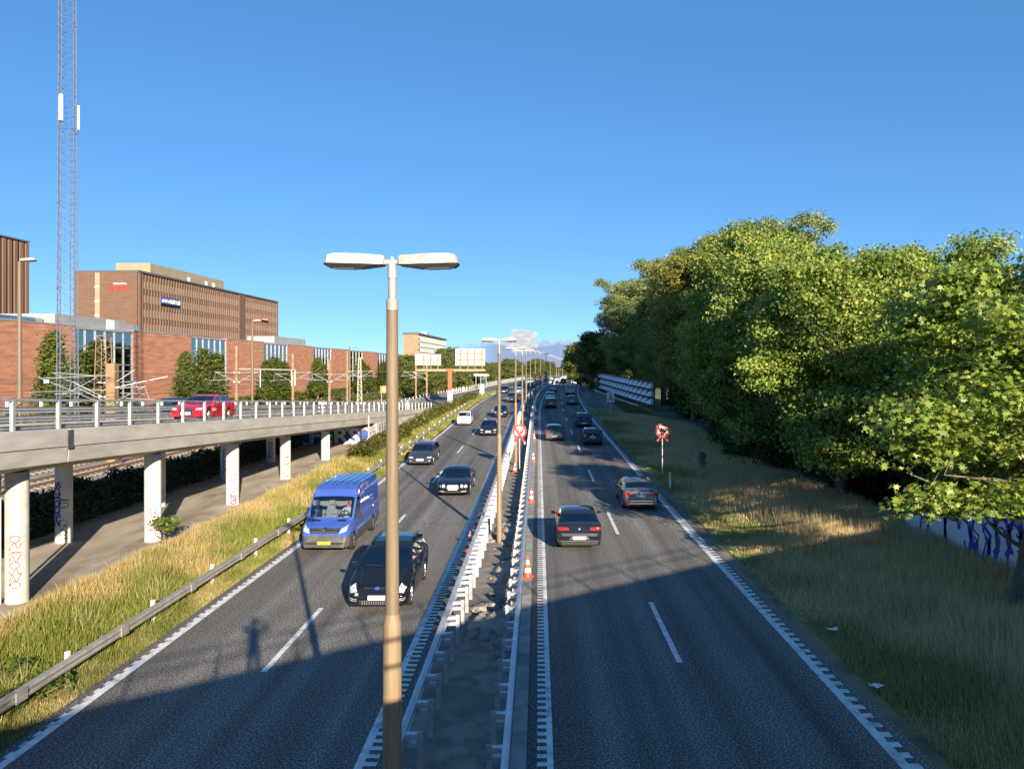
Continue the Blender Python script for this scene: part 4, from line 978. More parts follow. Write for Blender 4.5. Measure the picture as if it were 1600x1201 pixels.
def build_noise_barrier():
    t = thing('noise_barrier', 'three-tier noise barrier of tilted white panels beside the slip road', 'noise barrier')
    pts = [(16.9, 112), (15.6, 128), (14.6, 148), (14.0, 168), (13.9, 192), (14.6, 216)]
    def at(s): 
        y = 112 + s; x = float(np.interp(y, [p[1] for p in pts], [p[0] for p in pts])); return Vector((x, y, g(y)))
    s = 0; L_ = 3.4; n = 30
    for i in range(n):
        a, b = at(i * L_), at((i + 1) * L_)
        if i in (22, 23): continue
        d = (b - a).normalized(); nn = Vector((-d.y, d.x, 0)).normalized()      # towards the road
        MB().bar(a + Vector((0, 0, -.2)), a + Vector((0, 0, 4.15)), .14).build('post', 'steel_dark', t)
        for k in range(3):
            z0 = .7 + k * 1.15
            V = [a + nn * .62 + Vector((0, 0, z0 + .12)), b + nn * .62 + Vector((0, 0, z0 + .12)), b + nn * .06 + Vector((0, 0, z0 + .78)), a + nn * .06 + Vector((0, 0, z0 + .78))]
            V = [v + d * (.12 if j == 0 else -.12 if j == 1 else -1.05 if j == 2 else 1.05) for j, v in enumerate(V)]; W_ = [v - nn * .06 for v in V]
            MB().add(V + W_, [(0,1,2,3),(7,6,5,4),(0,4,5,1),(1,5,6,2),(2,6,7,3),(3,7,4,0)]).build('panel', 'antenna_white', t)
            MB().add([a - nn * .05 + Vector((0, 0, z0 - .1)), b - nn * .05 + Vector((0, 0, z0 - .1)), b - nn * .05 + Vector((0, 0, z0 + 1.05)), a - nn * .05 + Vector((0, 0, z0 + 1.05)), a - nn * .15 + Vector((0, 0, z0 - .1)), b - nn * .15 + Vector((0, 0, z0 - .1)), b - nn * .15 + Vector((0, 0, z0 + 1.05)), a - nn * .15 + Vector((0, 0, z0 + 1.05))], [(0,1,2,3),(7,6,5,4),(0,4,5,1),(1,5,6,2),(2,6,7,3),(3,7,4,0)]).build('back_board', 'steel_dark', t)
            # side cheek that closes the tray
            C = [a + nn * .55 + Vector((0, 0, z0 + .1)), a + nn * .05 + Vector((0, 0, z0 + .1)), a + nn * .05 + Vector((0, 0, z0 + .92))]; C = [v + d * .06 for v in C]
            MB().add(C + [v + d * .05 for v in C], [(0,1,2),(5,4,3),(0,3,4,1),(1,4,5,2),(2,5,3,0)]).build('cheek', 'sign_white', t)
    ys = [at(i * L_) for i in range(n + 1)]
    for z in (.45, 1.72, 2.87, 4.0): MB().tube([p + Vector((0, 0, z)) for p in ys], .07, 4).build('rail', 'steel_dark', t)
    t = thing('guardrail', 'low galvanised guardrail in front of the noise barrier', 'guardrail')
    ys = [at(i * L_) for i in range(0, 16)]
    MB().loft([[(p.x - 2.3, p.y, p.z + z) if k else (p.x - 2.24, p.y, p.z + z) for k, z in ((0, .45), (1, .45), (1, .75), (0, .75))] for p in ys]).build('rail', 'galvanised', t)
    for p in ys: MB().box(p.x - 2.2, p.x - 2.1, p.y - .05, p.y + .05, p.z - .1, p.z + .7).build('post', 'galvanised', t)
build_noise_barrier()

def build_cones():
    base = MB().box(-.2, .2, -.2, .2, 0, .045, .02).mesh('base', 'cone_orange')
    def ring(z0, z1): r_ = lambda z: .15 - .125 * (z - .04) / .72; return MB().tube([(0, 0, z0), (0, 0, z1)], [r_(z0), r_(z1)], 16)
    body = MB(); body = ring(.04, .76).mesh('body', 'cone_orange', 50)
    def band(z0, z1): r_ = lambda z: .153 - .125 * (z - .04) / .72; return MB().tube([(0, 0, z0), (0, 0, z1)], [r_(z0), r_(z1)], 16, cap=False).mesh('white_band', 'cone_white', 50)
    b1, b2 = band(.20, .36), band(.48, .62)
    spots = [(-.37, 27.1, 'nearest traffic cone beside the right median guardrail'), (-.37, 42.0, 'second traffic cone along the kerb strip'), (-.37, 58.4, 'third traffic cone along the kerb strip'), (-.37, 73, 'fourth traffic cone along the kerb strip'),
             (-.37, 89, 'fifth traffic cone along the kerb strip'), (-.37, 105, 'sixth traffic cone along the kerb strip'), (-.37, 121, 'seventh traffic cone along the kerb strip'), (-2.78, 31.4, 'traffic cone half hidden under the left median guardrail'), (-2.78, 36, 'farther traffic cone under the left median guardrail'), (-1.6, 53, 'small traffic cone at the foot of the median speed sign')]
    for u, y, lab in spots:
        t = thing('traffic_cone', lab, 'traffic cone', P(u, y, .03 if u > -.5 else 0), R(rng.uniform(-20, 20)), 'orange and white traffic cones')
        for nm, me in (('base', base), ('body', body), ('white_band', b1), ('white_band', b2)): obj(nm, me, t)
    # broken stones and asphalt lumps in the median
    r = random.Random(11)
    def rock(s):
        bm = bmesh.new(); bmesh.ops.create_icosphere(bm, subdivisions=2, radius=s)
        for v in bm.verts: v.co *= r.uniform(.75, 1.2); v.co.z *= .55
        me = bpy.data.meshes.new('stone'); bm.to_mesh(me); bm.free(); me.materials.append(MATS['stone']); return me
    rocks = [rock(.16), rock(.22), rock(.12)]
    for i in range(34):
        y = r.choice((r.uniform(19.5, 24), r.uniform(22, 40))); u = r.uniform(-2.0, -.95)
        o = obj('loose_stone', r.choice(rocks), None, P(u, y, .02), (0, 0, r.uniform(0, 6)), (r.uniform(.4, 1.5),) * 3)
        tag(o, 'loose broken stone lying in the dug up central reservation', 'stone', 'loose stones in the central reservation')
    # dug pit and dirt mounds
    for (u, y, sx, sy, h, nm) in ((-1.45, 22.2, .62, 1.0, .28, 'dirt_heap'), (-1.2, 28, .5, 1.6, .2, 'dirt_heap'), (-1.5, 35, .55, 2.2, .22, 'dirt_heap')):
        mb = MB(); n = 18; V = []
        for j in range(n):
            for i in range(n):
                a, b = i / (n-1) * 2 - 1, j / (n-1) * 2 - 1; e = max(0, 1 - (a*a + b*b)); V.append((a*sx, b*sy, h * e ** .7 * (1 + .35 * math.sin(a*9 + b*7) * math.cos(b*11)) - .03))
        o = mb.add(V, [(j*n+i, j*n+i+1, (j+1)*n+i+1, (j+1)*n+i) for j in range(n-1) for i in range(n-1)]).build(nm, 'packed_earth', None, P(u, y), smooth=60)
        tag(o, {22.2: 'dirt heap with stones nearest in the central reservation', 28: 'dirt heap in the median before second lamp post', 35: 'dirt heap in the median just past second lamp post'}[y], 'dirt heap', 'dirt heaps in the central reservation')
build_cones()

def build_wall_right():
    t = thing('graffiti_wall', 'low whitewashed wall with blue graffiti behind the right verge', 'wall', (16.5, 20, 0))
    prof = [(-6, 2.75), (5, 2.6), (9, 2.1), (12, 1.5), (14.5, 1.0)]
    MB().loft([[(0, y, -.2), (0, y, z), (.35, y, z), (.35, y, -.2)] for y, z in prof]).build('wall', 'wall_paint', t)
    MB().loft([[(-.06, y, z), (-.06, y, z + .12), (.41, y, z + .12), (.41, y, z)] for y, z in prof]).build('coping', 'roof_grey', t)
    def pl(s, z): return (-.008, s, z)
    L_ = []
    r = random.Random(9)
    def arc(cx, cz, rx, rz, a0, a1, n=14): return [(cx + rx * math.cos(a), cz + rz * math.sin(a)) for a in np.linspace(a0, a1, n)]
    lines = [arc(11.6, .9, .5, .75, 2.2, 5.2), arc(10.6, .95, .55, .7, -1.2, 2.9), arc(9.7, .85, .4, .75, 1.2, 4.9), [(9.0, 2.0), (9.25, 1.2), (9.05, .35)], arc(8.5, .75, .45, .5, 2.0, 6.5), [(8.9, 1.9), (8.0, 1.3), (8.2, .5), (7.5, .25)],
             arc(7.3, 1.4, .45, .7, .2, 4.2), [(7.9, 2.2), (7.5, 1.2), (7.75, .35)], arc(6.6, 1.5, .35, .55, -1.4, 3.4), [(6.3, 2.3), (6.1, 1.3), (6.3, .5)], arc(5.6, 1.3, .4, .8, .6, 5.6), [(12.6, .4), (12.3, 1.2), (12.5, 1.5)], [(13.2, .3), (13.0, 1.1)]]
    stroke_ribbon([[(a, min(b, 1.45 if a > 10 else 2.2)) for a, b in ln] for ln in lines], .2, pl).build('graffiti_tag', 'spray_blue', t, fix=False)
    stroke_ribbon([[(a + .75, b * .8 + .1) for a, b in ln] for ln in lines[4:10]], .09, lambda s_, z: (-.011, s_, z)).build('graffiti_tag', 'spray_navy', t, fix=False)
    stroke_ribbon([arc(6.9, 2.0, .2, .3, 0, 6), arc(6.35, 1.95, .2, .35, .5, 5.5), [(5.9, 2.4), (6.1, 1.8)]], .08, pl).build('graffiti_tag', 'spray_blue', t, fix=False)
build_wall_right()
def build_litter():
    for (u, y, lab) in ((8.2, 21.4, 'scrap of white paper in the grass beside the right edge line'), (7.75, 17.6, 'crumpled white scrap at the near edge of the right verge')):
        r = random.Random(int(y)); n = 6; V = [((i / (n-1) - .5) * .3 + r.uniform(-.02, .02), (j / (n-1) - .5) * .2 + r.uniform(-.02, .02), .12 + r.uniform(0, .07)) for j in range(n) for i in range(n)]
        tag(MB().add(V, [(j*n+i, j*n+i+1, (j+1)*n+i+1, (j+1)*n+i) for j in range(n-1) for i in range(n-1)]).build('litter', 'sign_white', None, P(u, y)), lab, 'litter')
build_litter()

# ------------------------------------------------------------------ vegetation
def unit(n): v = NR.normal(size=(n, 3)); return v / np.linalg.norm(v, axis=1, keepdims=True)
def leaf_cloud(pos, nrm, size, cols, shape, jitter=.55):
    """leaves at pos facing roughly nrm; shape = outline (k,2) in leaf plane, drawn as one polygon fan without extra verts"""
    n = len(pos); nn = nrm + NR.normal(size=(n, 3)) * jitter; nn /= np.linalg.norm(nn, axis=1, keepdims=True)
    t = np.cross(nn, NR.normal(size=(n, 3))); t /= np.linalg.norm(t, axis=1, keepdims=True); b = np.cross(nn, t)
    sh = np.asarray(shape); k = len(sh); sz = size * NR.uniform(.55, 1.35, size=(n, 1, 1))
    V = pos[:, None, :] + sz * (t[:, None, :] * sh[None, :, 0:1] + b[:, None, :] * sh[None, :, 1:2] + nn[:, None, :] * (sh[None, :, 2:3] if sh.shape[1] > 2 else 0))
    return V.reshape(-1, 3), np.repeat(cols, k, axis=0), k
DIAMOND = [(-.5, 0, .06), (0, -.28, -.03), (.55, 0, .08), (0, .28, -.03)]
MAPLE = [(0, -.55, 0), (.12, -.2, .02), (.5, -.22, .09), (.3, .02, .03), (.58, .3, .1), (.2, .25, 0), (0, .62, -.05), (-.2, .25, 0), (-.58, .3, .1), (-.3, .02, .03), (-.5, -.22, .09), (-.12, -.2, .02)]
LEAF5 = [(-.5, 0, .06), (-.05, -.34, -.02), (.55, -.05, .1), (.1, .34, -.02)]
MAPLE8 = [(0, -.5, 0), (.42, -.3, .08), (.3, .02, .02), (.5, .3, .09), (0, .6, -.05), (-.5, .3, .09), (-.3, .02, .02), (-.42, -.3, .08)]
def crown_points(blobs, n, fill=.35, sprig=14, spread=.38):
    """points gathered in sprigs near the surface of a set of ellipsoid lobes; also a rough outward direction"""
    w = np.array([b[3] * b[4] + b[4] * b[5] + b[3] * b[5] for b in blobs]); w = w / w.sum()
    ns = max(1, n // sprig); idx = NR.choice(len(blobs), ns, p=w); B = np.array(blobs)[idx]
    d = unit(ns); d[:, 2] = np.where(d[:, 2] < -.55, -d[:, 2] * .6, d[:, 2])
    rad = 1 - NR.beta(1.1, 3.2, ns) * fill * 2; rad += NR.normal(size=ns) * .05
    ctr = B[:, :3] + d * B[:, 3:6] * rad[:, None]
    pos = np.repeat(ctr, sprig, axis=0) + NR.normal(size=(ns * sprig, 3)) * spread * np.array([1, 1, .5])
    dirs = np.repeat(d, sprig, axis=0); return pos, dirs, np.repeat(np.arange(ns), sprig)
def crown_mesh(name, blobs, n, size, c_lo, c_hi, c_alt=None, alt=.0, shape=DIAMOND, m='leaf', fill=.35, sprig=14, spread=.38, up=.12, zmin=None):
    pos, d, sid = crown_points(blobs, n, fill, sprig, spread)
    if zmin is not None: k = pos[:, 2] > zmin; pos, d, sid = pos[k], d[k], sid[k]
    nrm = d * .7 + np.array([0, 0, up])
    tone = (NR.uniform(size=sid.max() + 1)[sid] ** 1.3 * .72 + NR.uniform(size=len(pos)) * .28)[:, None]
    cols = np.array(c_lo) * (1 - tone) + np.array(c_hi) * tone
    if c_alt is not None: k = NR.uniform(size=sid.max() + 1)[sid] < alt; cols[k] = cols[k] * .4 + np.array(c_alt) * .6
    V, C, k = leaf_cloud(pos, nrm, size, cols, shape)
    return raw_mesh(name, V, np.arange(len(V)), k, m, C)
def branch_mesh(h, r0, limbs, seed, m, lean=(0, 0), twig=True):
    r = random.Random(seed); mb = MB(); pts = []
    for i in range(9):
        t = i / 8; pts.append(Vector((lean[0] * t + .12 * math.sin(t * 4 + seed), lean[1] * t + .1 * math.cos(t * 5 + seed), -.3 + (h + .3) * t)))
    mb.tube(pts, [r0 * (1.25 - .3 * (i == 0) * 0 - 1.1 * (i / 8)) + .02 for i in range(9)], 10)
    for (a, t, ln, rise) in limbs:
        p = pts[min(8, int(t * 8))]; L_ = []; rr = r0 * (1 - t * .75) * .55
        for i in range(6):
            q = i / 5; L_.append(p + Vector((math.cos(a) * ln * q + .15 * math.sin(q * 5 + a), math.sin(a) * ln * q + .15 * math.cos(q * 4), ln * rise * q ** 1.2)))
        mb.tube(L_, [rr * (1 - .85 * i / 5) + .008 for i in range(6)], 6)
        if twig:
            for k in (2, 3, 4, 5):
                e = L_[k] + Vector((r.uniform(-1, 1), r.uniform(-1, 1), r.uniform(-.2, .8))) * ln * .3; mb.tube([L_[k], (L_[k] + e) / 2 + Vector((0, 0, .1)), e], [rr * .3, rr * .2, .006], 5)
    return mb.mesh('trunk', m, 60)
def lobes(h, r, zc, n, seed, vert=1.0, low=.0):
    # every fifth lobe is a small one that sticks out of the outline
    """irregular crown: a core and lobes round it"""
    rr = random.Random(seed); out = [(0, 0, zc, r * .72, r * .72, (h - zc) * .85)]
    for i in range(n):
        a = rr.uniform(0, 6.283); q = rr.uniform(.35, .8); z = zc + rr.uniform(-.75 + low, .8) * (h - zc) * vert; s = rr.uniform(.26, .46) * r; k = math.sqrt(max(.15, 1 - ((z - zc) / ((h - zc) * 1.05)) ** 2))
        if i % 5 == 0: q *= 1.28; s *= .55; z += .06 * h
        out.append((math.cos(a) * r * q * k, math.sin(a) * r * q * k, z, s, s, s * rr.uniform(.7, 1.05)))
    return out
def limbset(n, seed, ln, lo=.3, hi=.95, rise=.5):
    r = random.Random(seed); return [(r.uniform(0, 6.283), lo + (hi - lo) * i / n, ln * r.uniform(.7, 1.15), rise * r.uniform(.6, 1.3)) for i in range(n)]
def plant_tree(name, label, cat, x, y, parts, rz=0, sc=1, group=None, z=None):
    t = thing(name, label, cat, (x, y, groundz(x, y) if z is None else z), rz, group); t.scale = (sc, sc, sc) if not isinstance(sc, tuple) else sc
    for nm, me in parts: obj(nm, me, t)
    return t
G1, G2, G3 = (.075, .13, .016), (.34, .44, .085), (.52, .50, .11)
def build_trees():
    # two kinds of roadside maple crown and one of poplar, shared by copies
    mapA = [('trunk', branch_mesh(10, .26, limbset(13, 1, 4.2, .2), 1, 'bark')), ('crown', crown_mesh('crown', lobes(13.4, 5.3, 7.4, 46, 21, 1.0, -.05), 84000, .19, G1, G2, G3, .12, shape=LEAF5, fill=.55, sprig=40, spread=.33))]
    mapB = [('trunk', branch_mesh(10, .24, limbset(13, 2, 4.2, .2), 2, 'bark')), ('crown', crown_mesh('crown', lobes(13.0, 5.0, 7.0, 46, 33, 1.0, -.1), 84000, .19, G1, G2, G3, .18, shape=LEAF5, fill=.55, sprig=40, spread=.33))]
    pop = [('trunk', branch_mesh(18, .32, limbset(16, 3, 4.0, .3, .95, 1.0), 3, 'bark')), ('crown', crown_mesh('crown', lobes(22.5, 5.4, 12.4, 64, 41, .98), 62000, .27, (.10, .145, .04), (.34, .40, .14), (.42, .42, .13), .1, fill=.55, sprig=44, spread=.40))]
    olive = [('trunk', branch_mesh(12, .28, limbset(13, 4, 4.0, .25), 4, 'bark')), ('crown', crown_mesh('crown', lobes(17, 5.0, 9.5, 50, 47, 1.0), 58000, .235, (.09, .112, .018), (.31, .31, .06), (.42, .36, .08), .25, fill=.55, sprig=40, spread=.36))]
    front = [(20.6, 33, mapA, (.95, .95, .80), 'leafy maple behind the low white wall, second from the right edge'), (16.6, 42, mapB, (1.05, 1.05, 1.05), 'leafy maple whose lower branches hang over the sunlit grass'), (17.2, 51, mapA, (1.08, 1.08, 1.16), 'roadside maple above the weathered stump'),
             (17.2, 60, mapB, (1.15, 1.15, 1.34), 'roadside maple behind the taped speed sign'), (18.0, 70, mapA, (1.15, 1.15, 1.42), 'dense roadside maple left of the taped speed sign'), (18.0, 81, olive, (1.15, 1.15, 1.2), 'yellowish roadside tree at the near end of the noise barrier'),
             (19, 93, olive, (1.15, 1.15, 1.25), 'yellowish tree overhanging the near noise barrier panels'), (17.6, 163, pop, 1.12, 'tall poplar at the far left end of the right hand tree row'), (18.2, 146, pop, 1.0, 'second tall poplar from the far left end of the tree row'), (20, 104, pop, .98, 'tall poplar overhanging the middle of the noise barrier'), (19.6, 120, pop, 1.08, 'tall poplar above the far noise barrier panels'), (21, 140, mapB, 1.15, 'dark tree behind the far end of the noise barrier')]
    for i, (x, y, kind, sc, lab) in enumerate(front):
        plant_tree('roadside_tree', lab, 'tree', x, y, kind, i * 1.9, sc, 'trees along the right side')
    back = [(27, 98, pop, 1.12, 'tall pale poplar rising over the middle of the tree row'), (27, 82, pop, 1.06, 'tallest poplar rising behind the maples'), (25, 113, pop, 1.12, 'tall poplar behind the noise barrier, left of the tallest one'), (22.5, 90, mapA, 1.1, 'dark maple with low crown shading the noise barrier'), (23.5, 103, mapB, 1.15, 'low crowned maple behind the middle noise barrier panels'), (22, 128, mapA, 1.15, 'low crowned maple behind the far noise barrier panels'), (21.5, 152, mapA, 1.0, 'low crowned maple past the far end of the noise barrier'), (26, 66, olive, (1.1, 1.1, .98), 'broad olive green tree behind the maples'), (25.5, 50, mapB, (1.15, 1.15, 1.2), 'tall maple in the second row, above the speed sign'),
            (27, 37, mapA, (1.05, 1.05, .88), 'tall maple in the second row behind the low white wall'), (30, 22, mapB, (1.0, 1.0, .8), 'tall maple at the right picture edge, in the second row'), (34, 36, mapB, (1.1, 1.1, .9), 'tall maple deep in the wood behind the low white wall')]
    for i, (x, y, kind, sc, lab) in enumerate(back):
        plant_tree('roadside_tree', lab, 'tree', x, y, kind, 2 + i * 2.3, sc, 'trees along the right side')
    # the near maple with drooping branches and lobed leaves
    bl = [(1.6, 1.2, 7.6, 3.6, 4.0, 4.4)] ; r = random.Random(8)
    for i in range(40):
        a = r.uniform(0, 6.283); q = r.uniform(2.0, 4.7); z = r.uniform(3.6, 11.8); k = math.sqrt(max(.2, 1 - ((z - 7.4) / 5.2) ** 2)); bl.append((1.5 + math.cos(a) * q * k, 1.2 + math.sin(a) * q * k, z, r.uniform(.9, 1.6), r.uniform(.9, 1.6), r.uniform(.7, 1.2)))
    bl += [(-2.4, -.4, 4.1, 1.1, 1.2, .55), (-1.4, -.6, 3.9, 1.2, 1.1, .6), (-.2, -1.0, 4.3, 1.2, 1.1, .6), (-3.0, -.2, 3.75, .75, .8, .4), (-1.9, .6, 3.5, .8, .9, .35), (.6, -1.2, 3.3, .6, .6, .35), (-2.6, 1.6, 5.8, 1.0, 1.0, .7), (1.4, 0, 11.9, 1.2, 1.2, 1.0), (2.6, -.4, 12.4, 1.3, 1.3, 1.0)]
    plant_tree('near_maple', 'nearest maple with broad lobed leaves hanging over the white wall', 'tree', 14.2, 22.8,
               [('trunk', branch_mesh(9.5, .21, limbset(12, 6, 3.6, .3, .95, .45) + [(3.3, .5, 3.4, .1), (3.8, .45, 3.0, .15)], 6, 'pale_bark', lean=(1.5, .6))),
                ('crown', crown_mesh('crown', bl, 46000, .185, (.10, .165, .018), (.38, .48, .09), (.56, .54, .12), .10, MAPLE, 'leaf_maple', fill=.4, sprig=9, spread=.24, up=.3))], 0, (1, 1, .87))
    # understorey shrubs that close the wood behind the verge
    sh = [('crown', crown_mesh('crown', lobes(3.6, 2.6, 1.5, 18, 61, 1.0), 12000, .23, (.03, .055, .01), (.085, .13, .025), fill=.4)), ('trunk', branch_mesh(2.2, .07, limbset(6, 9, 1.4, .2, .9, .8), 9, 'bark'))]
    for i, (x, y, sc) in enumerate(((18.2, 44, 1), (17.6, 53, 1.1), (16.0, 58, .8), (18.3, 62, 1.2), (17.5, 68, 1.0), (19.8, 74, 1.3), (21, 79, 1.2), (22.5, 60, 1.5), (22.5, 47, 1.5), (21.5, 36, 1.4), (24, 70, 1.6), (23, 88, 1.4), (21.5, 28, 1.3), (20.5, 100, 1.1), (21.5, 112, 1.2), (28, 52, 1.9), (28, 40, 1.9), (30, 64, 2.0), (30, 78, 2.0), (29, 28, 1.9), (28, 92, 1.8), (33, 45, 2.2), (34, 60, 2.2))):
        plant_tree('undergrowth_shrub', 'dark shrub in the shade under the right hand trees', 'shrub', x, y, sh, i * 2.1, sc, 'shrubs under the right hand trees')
    # columnar trees along the brick hall
    colm = [('trunk', branch_mesh(6, .14, limbset(8, 12, .8, .2, .9, 2.0), 12, 'bark')), ('crown', crown_mesh('crown', [(0, 0, 1.6 + i * .82, .95 * math.sin(min(1, (i + 1.6) / 3) * 1.57) * (1 - (i / 11) ** 2.4) + .12, .95 * math.sin(min(1, (i + 1.6) / 3) * 1.57) * (1 - (i / 11) ** 2.4) + .12, .9) for i in range(11)], 9000, .26, (.055, .09, .014), (.19, .22, .045), (.28, .27, .06), .1, fill=.5, spread=.2))]
    bus = [('trunk', branch_mesh(3.6, .12, limbset(8, 13, 1.6, .2, .9, .9), 13, 'bark')), ('crown', crown_mesh('crown', lobes(6.4, 2.5, 3.4, 24, 71, 1.0), 11000, .3, (.055, .09, .014), (.19, .22, .045), (.28, .27, .06), .1, fill=.42))]
    def at(px, Y): return (px - 840.7) * Y / 1200
    H = 1 / 10.6
    for i, (px, Y, h, w, lab) in enumerate(((83, 92, 13.6, 2.1, 'tallest columnar tree left of the lattice mast legs'), (128, 94, 10.9, 1.9, 'columnar tree right of the mast, before the first glass bay'), (151, 96, 12.4, 1.9, 'columnar tree behind the wide lattice catenary mast'), (102, 90, 8, 2.0, 'low columnar tree between the mast legs'),
                                       (289, 122, 11.6, 1.9, 'left columnar tree before the second glass bay'), (318, 125, 12.2, 2.2, 'middle columnar tree before the second glass bay'), (338, 127, 11.4, 2.0, 'right columnar tree before the second glass bay'), (299, 119, 7.8, 2.4, 'short bushy columnar tree before the second glass bay'),
                                       (417, 152, 10.4, 2.2, 'left columnar tree before the third glass bay'), (430, 155, 11.2, 2.2, 'middle columnar tree before the third glass bay'), (444, 158, 10.2, 2.0, 'right columnar tree before the third glass bay'), (496, 185, 11.4, 2.0, 'left columnar tree before the fourth glass bay'), (505, 188, 9.8, 1.8, 'right columnar tree before the fourth glass bay'),
                                       (564, 222, 11.6, 2.4, 'left columnar tree before the fifth glass bay'), (572, 226, 9.6, 2.4, 'right columnar tree before the fifth glass bay'), (600, 250, 11, 3.2, 'columnar tree before the sixth glass bay'))):
        plant_tree('columnar_tree', lab, 'tree', at(px, Y), Y, colm, i * 1.7, (w * .88, w * .88, h * H * .88), 'columnar trees along the brick hall')
    plant_tree('young_tree', 'small light green bush right of the brown box column', 'tree', at(195, 80), 80, bus, 1, .72, z=0)
    # big trees in the middle distance on the left
    rt = [('trunk', branch_mesh(7, .3, limbset(12, 14, 4.5, .25), 14, 'bark')), ('crown', crown_mesh('crown', lobes(13, 6.2, 6.6, 40, 81, 1.0, -.2), 22000, .48, (.06, .09, .018), (.19, .22, .055), (.28, .24, .07), .14, fill=.36))]
    far = [(640, 250, 1.0, 'tree below the distant apartment slab, left side'), (668, 255, .95, 'tree behind the smaller sign back'), (690, 300, 1.12, 'large round tree between the two sign backs'), (706, 310, 1.28, 'largest round tree behind the bigger sign back'), (722, 260, .85, 'tree behind the gantry beam, right part'), (742, 270, .8, 'tree right behind the bigger sign back'),
           (758, 330, .78, 'tree right of the bigger sign back'), (770, 350, .75, 'distant tree left of the second lamp post'), (792, 380, .9, 'reddish distant tree right of the second lamp post'), (806, 420, .85, 'distant tree behind the third lamp post'), (838, 380, .8, 'dark round distant tree in line with the lamp row'), (856, 460, .75, 'narrow distant tree above the far traffic'),
           (655, 190, .62, 'dark bushy tree below the gantry, left of its column'), (676, 175, .6, 'spreading dark tree left of the gantry column'), (690, 170, .5, 'dark small tree beside the gantry column'), (716, 180, .62, 'dark tree right of the gantry column'), (735, 200, .6, 'green tree behind the platform shelter'), (640, 215, .7, 'tree at the far end of the brick hall')]
    for i, (px, Y, sc, lab) in enumerate(far):
        plant_tree('distant_tree', lab, 'tree', at(px, Y), Y, rt, i * 2.2, sc, 'trees in the left background')
    rf = [(905, 240, .9, 'tree beside the white pylon, left of it'), (918, 230, 1.1, 'tree just right of the white pylon'), (900, 300, .85, 'far tree on the right verge beyond the pylon'), (896, 380, .9, 'farthest tree on the right verge'), (930, 190, 1.05, 'tree behind the far noise barrier end'), (945, 175, 1.15, 'large tree behind the distant speed sign')]
    for i, (px, Y, sc, lab) in enumerate(rf): plant_tree('distant_tree', lab, 'tree', at(px, Y), Y, rt, i * 1.3 + .5, sc, 'trees in the right background')
    # woods on the horizon
    pos = []; r = random.Random(77)
    blobs = []
    for i in range(240):
        y = r.uniform(600, 1500); px = r.uniform(560, 960); x = at(px, y)
        if abs(x - c(y) - 2) < 22: continue
        h = r.uniform(4, 9); blobs.append((x, y, h * .5 + 2, r.uniform(9, 16), r.uniform(9, 16), h * .62))
    wo = crown_mesh('wood', blobs, 60000, 1.9, (.045, .065, .025), (.11, .13, .05), (.17, .14, .06), .1, fill=.3, sprig=10, spread=1.2)
    tag(obj('far_wood', wo), 'far woodland along the horizon on both sides of the motorway', 'wood', kind='stuff')
    mb = MB(); n = 30
    V = []
    for j, (yy, hh) in enumerate(((2600, 0), (3000, 1), (3600, 0))):
        for i in range(n): V.append((-2600 + 5200 * i / (n - 1), yy, -3 + hh * (24 + 12 * math.sin(i * .7) + 8 * math.sin(i * 1.9 + 1))))
    struct(mb.add(V, [(j*n+i, j*n+i+1, (j+1)*n+i+1, (j+1)*n+i) for j in range(2) for i in range(n-1)]).build('hills', 'land', smooth=80))
build_trees()

def hedge(name, label, cat, path, w, h, n, size, lo, hi, alt=None, kind=None, rough=.25):
    """clipped or wild hedge: leaves over a long rounded body along path"""
    path = [np.array(p, float) for p in path]; seg = [np.linalg.norm(path[i+1] - path[i]) for i in range(len(path) - 1)]; tot = sum(seg)
    s = NR.uniform(0, tot, n); pts = np.zeros((n, 3)); side = np.zeros((n, 3)); acc = 0
    for i, L_ in enumerate(seg):
        k = (s >= acc) & (s <= acc + L_); d = (path[i+1] - path[i]) / L_; pts[k] = path[i] + np.outer(s[k] - acc, d); side[k] = np.array([d[1], -d[0], 0]); acc += L_
    a = NR.uniform(0, math.pi, n); rr = 1 - NR.beta(1, 3, n) * .6; hv = h * (1 + rough * np.sin(s * .9) * np.sin(s * 2.3 + 1))
    off = side * (np.cos(a) * w / 2 * rr)[:, None]; pts += off; zz = np.where(np.abs(np.cos(a)) > .8, NR.uniform(0, 1, n), np.sin(a) ** .5 * rr) * hv; pts[:, 2] += zz; pts += NR.normal(size=(n, 3)) * .06
    nrm = side * np.cos(a)[:, None] + np.outer(np.sin(a), [0, 0, 1])
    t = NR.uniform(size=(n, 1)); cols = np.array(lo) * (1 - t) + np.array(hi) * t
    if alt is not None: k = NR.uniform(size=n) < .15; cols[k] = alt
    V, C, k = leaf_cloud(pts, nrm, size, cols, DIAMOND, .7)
    o = obj(name, raw_mesh(name, V, np.arange(len(V)), k, 'leaf', C)); return tag(o, label, cat, kind=kind)
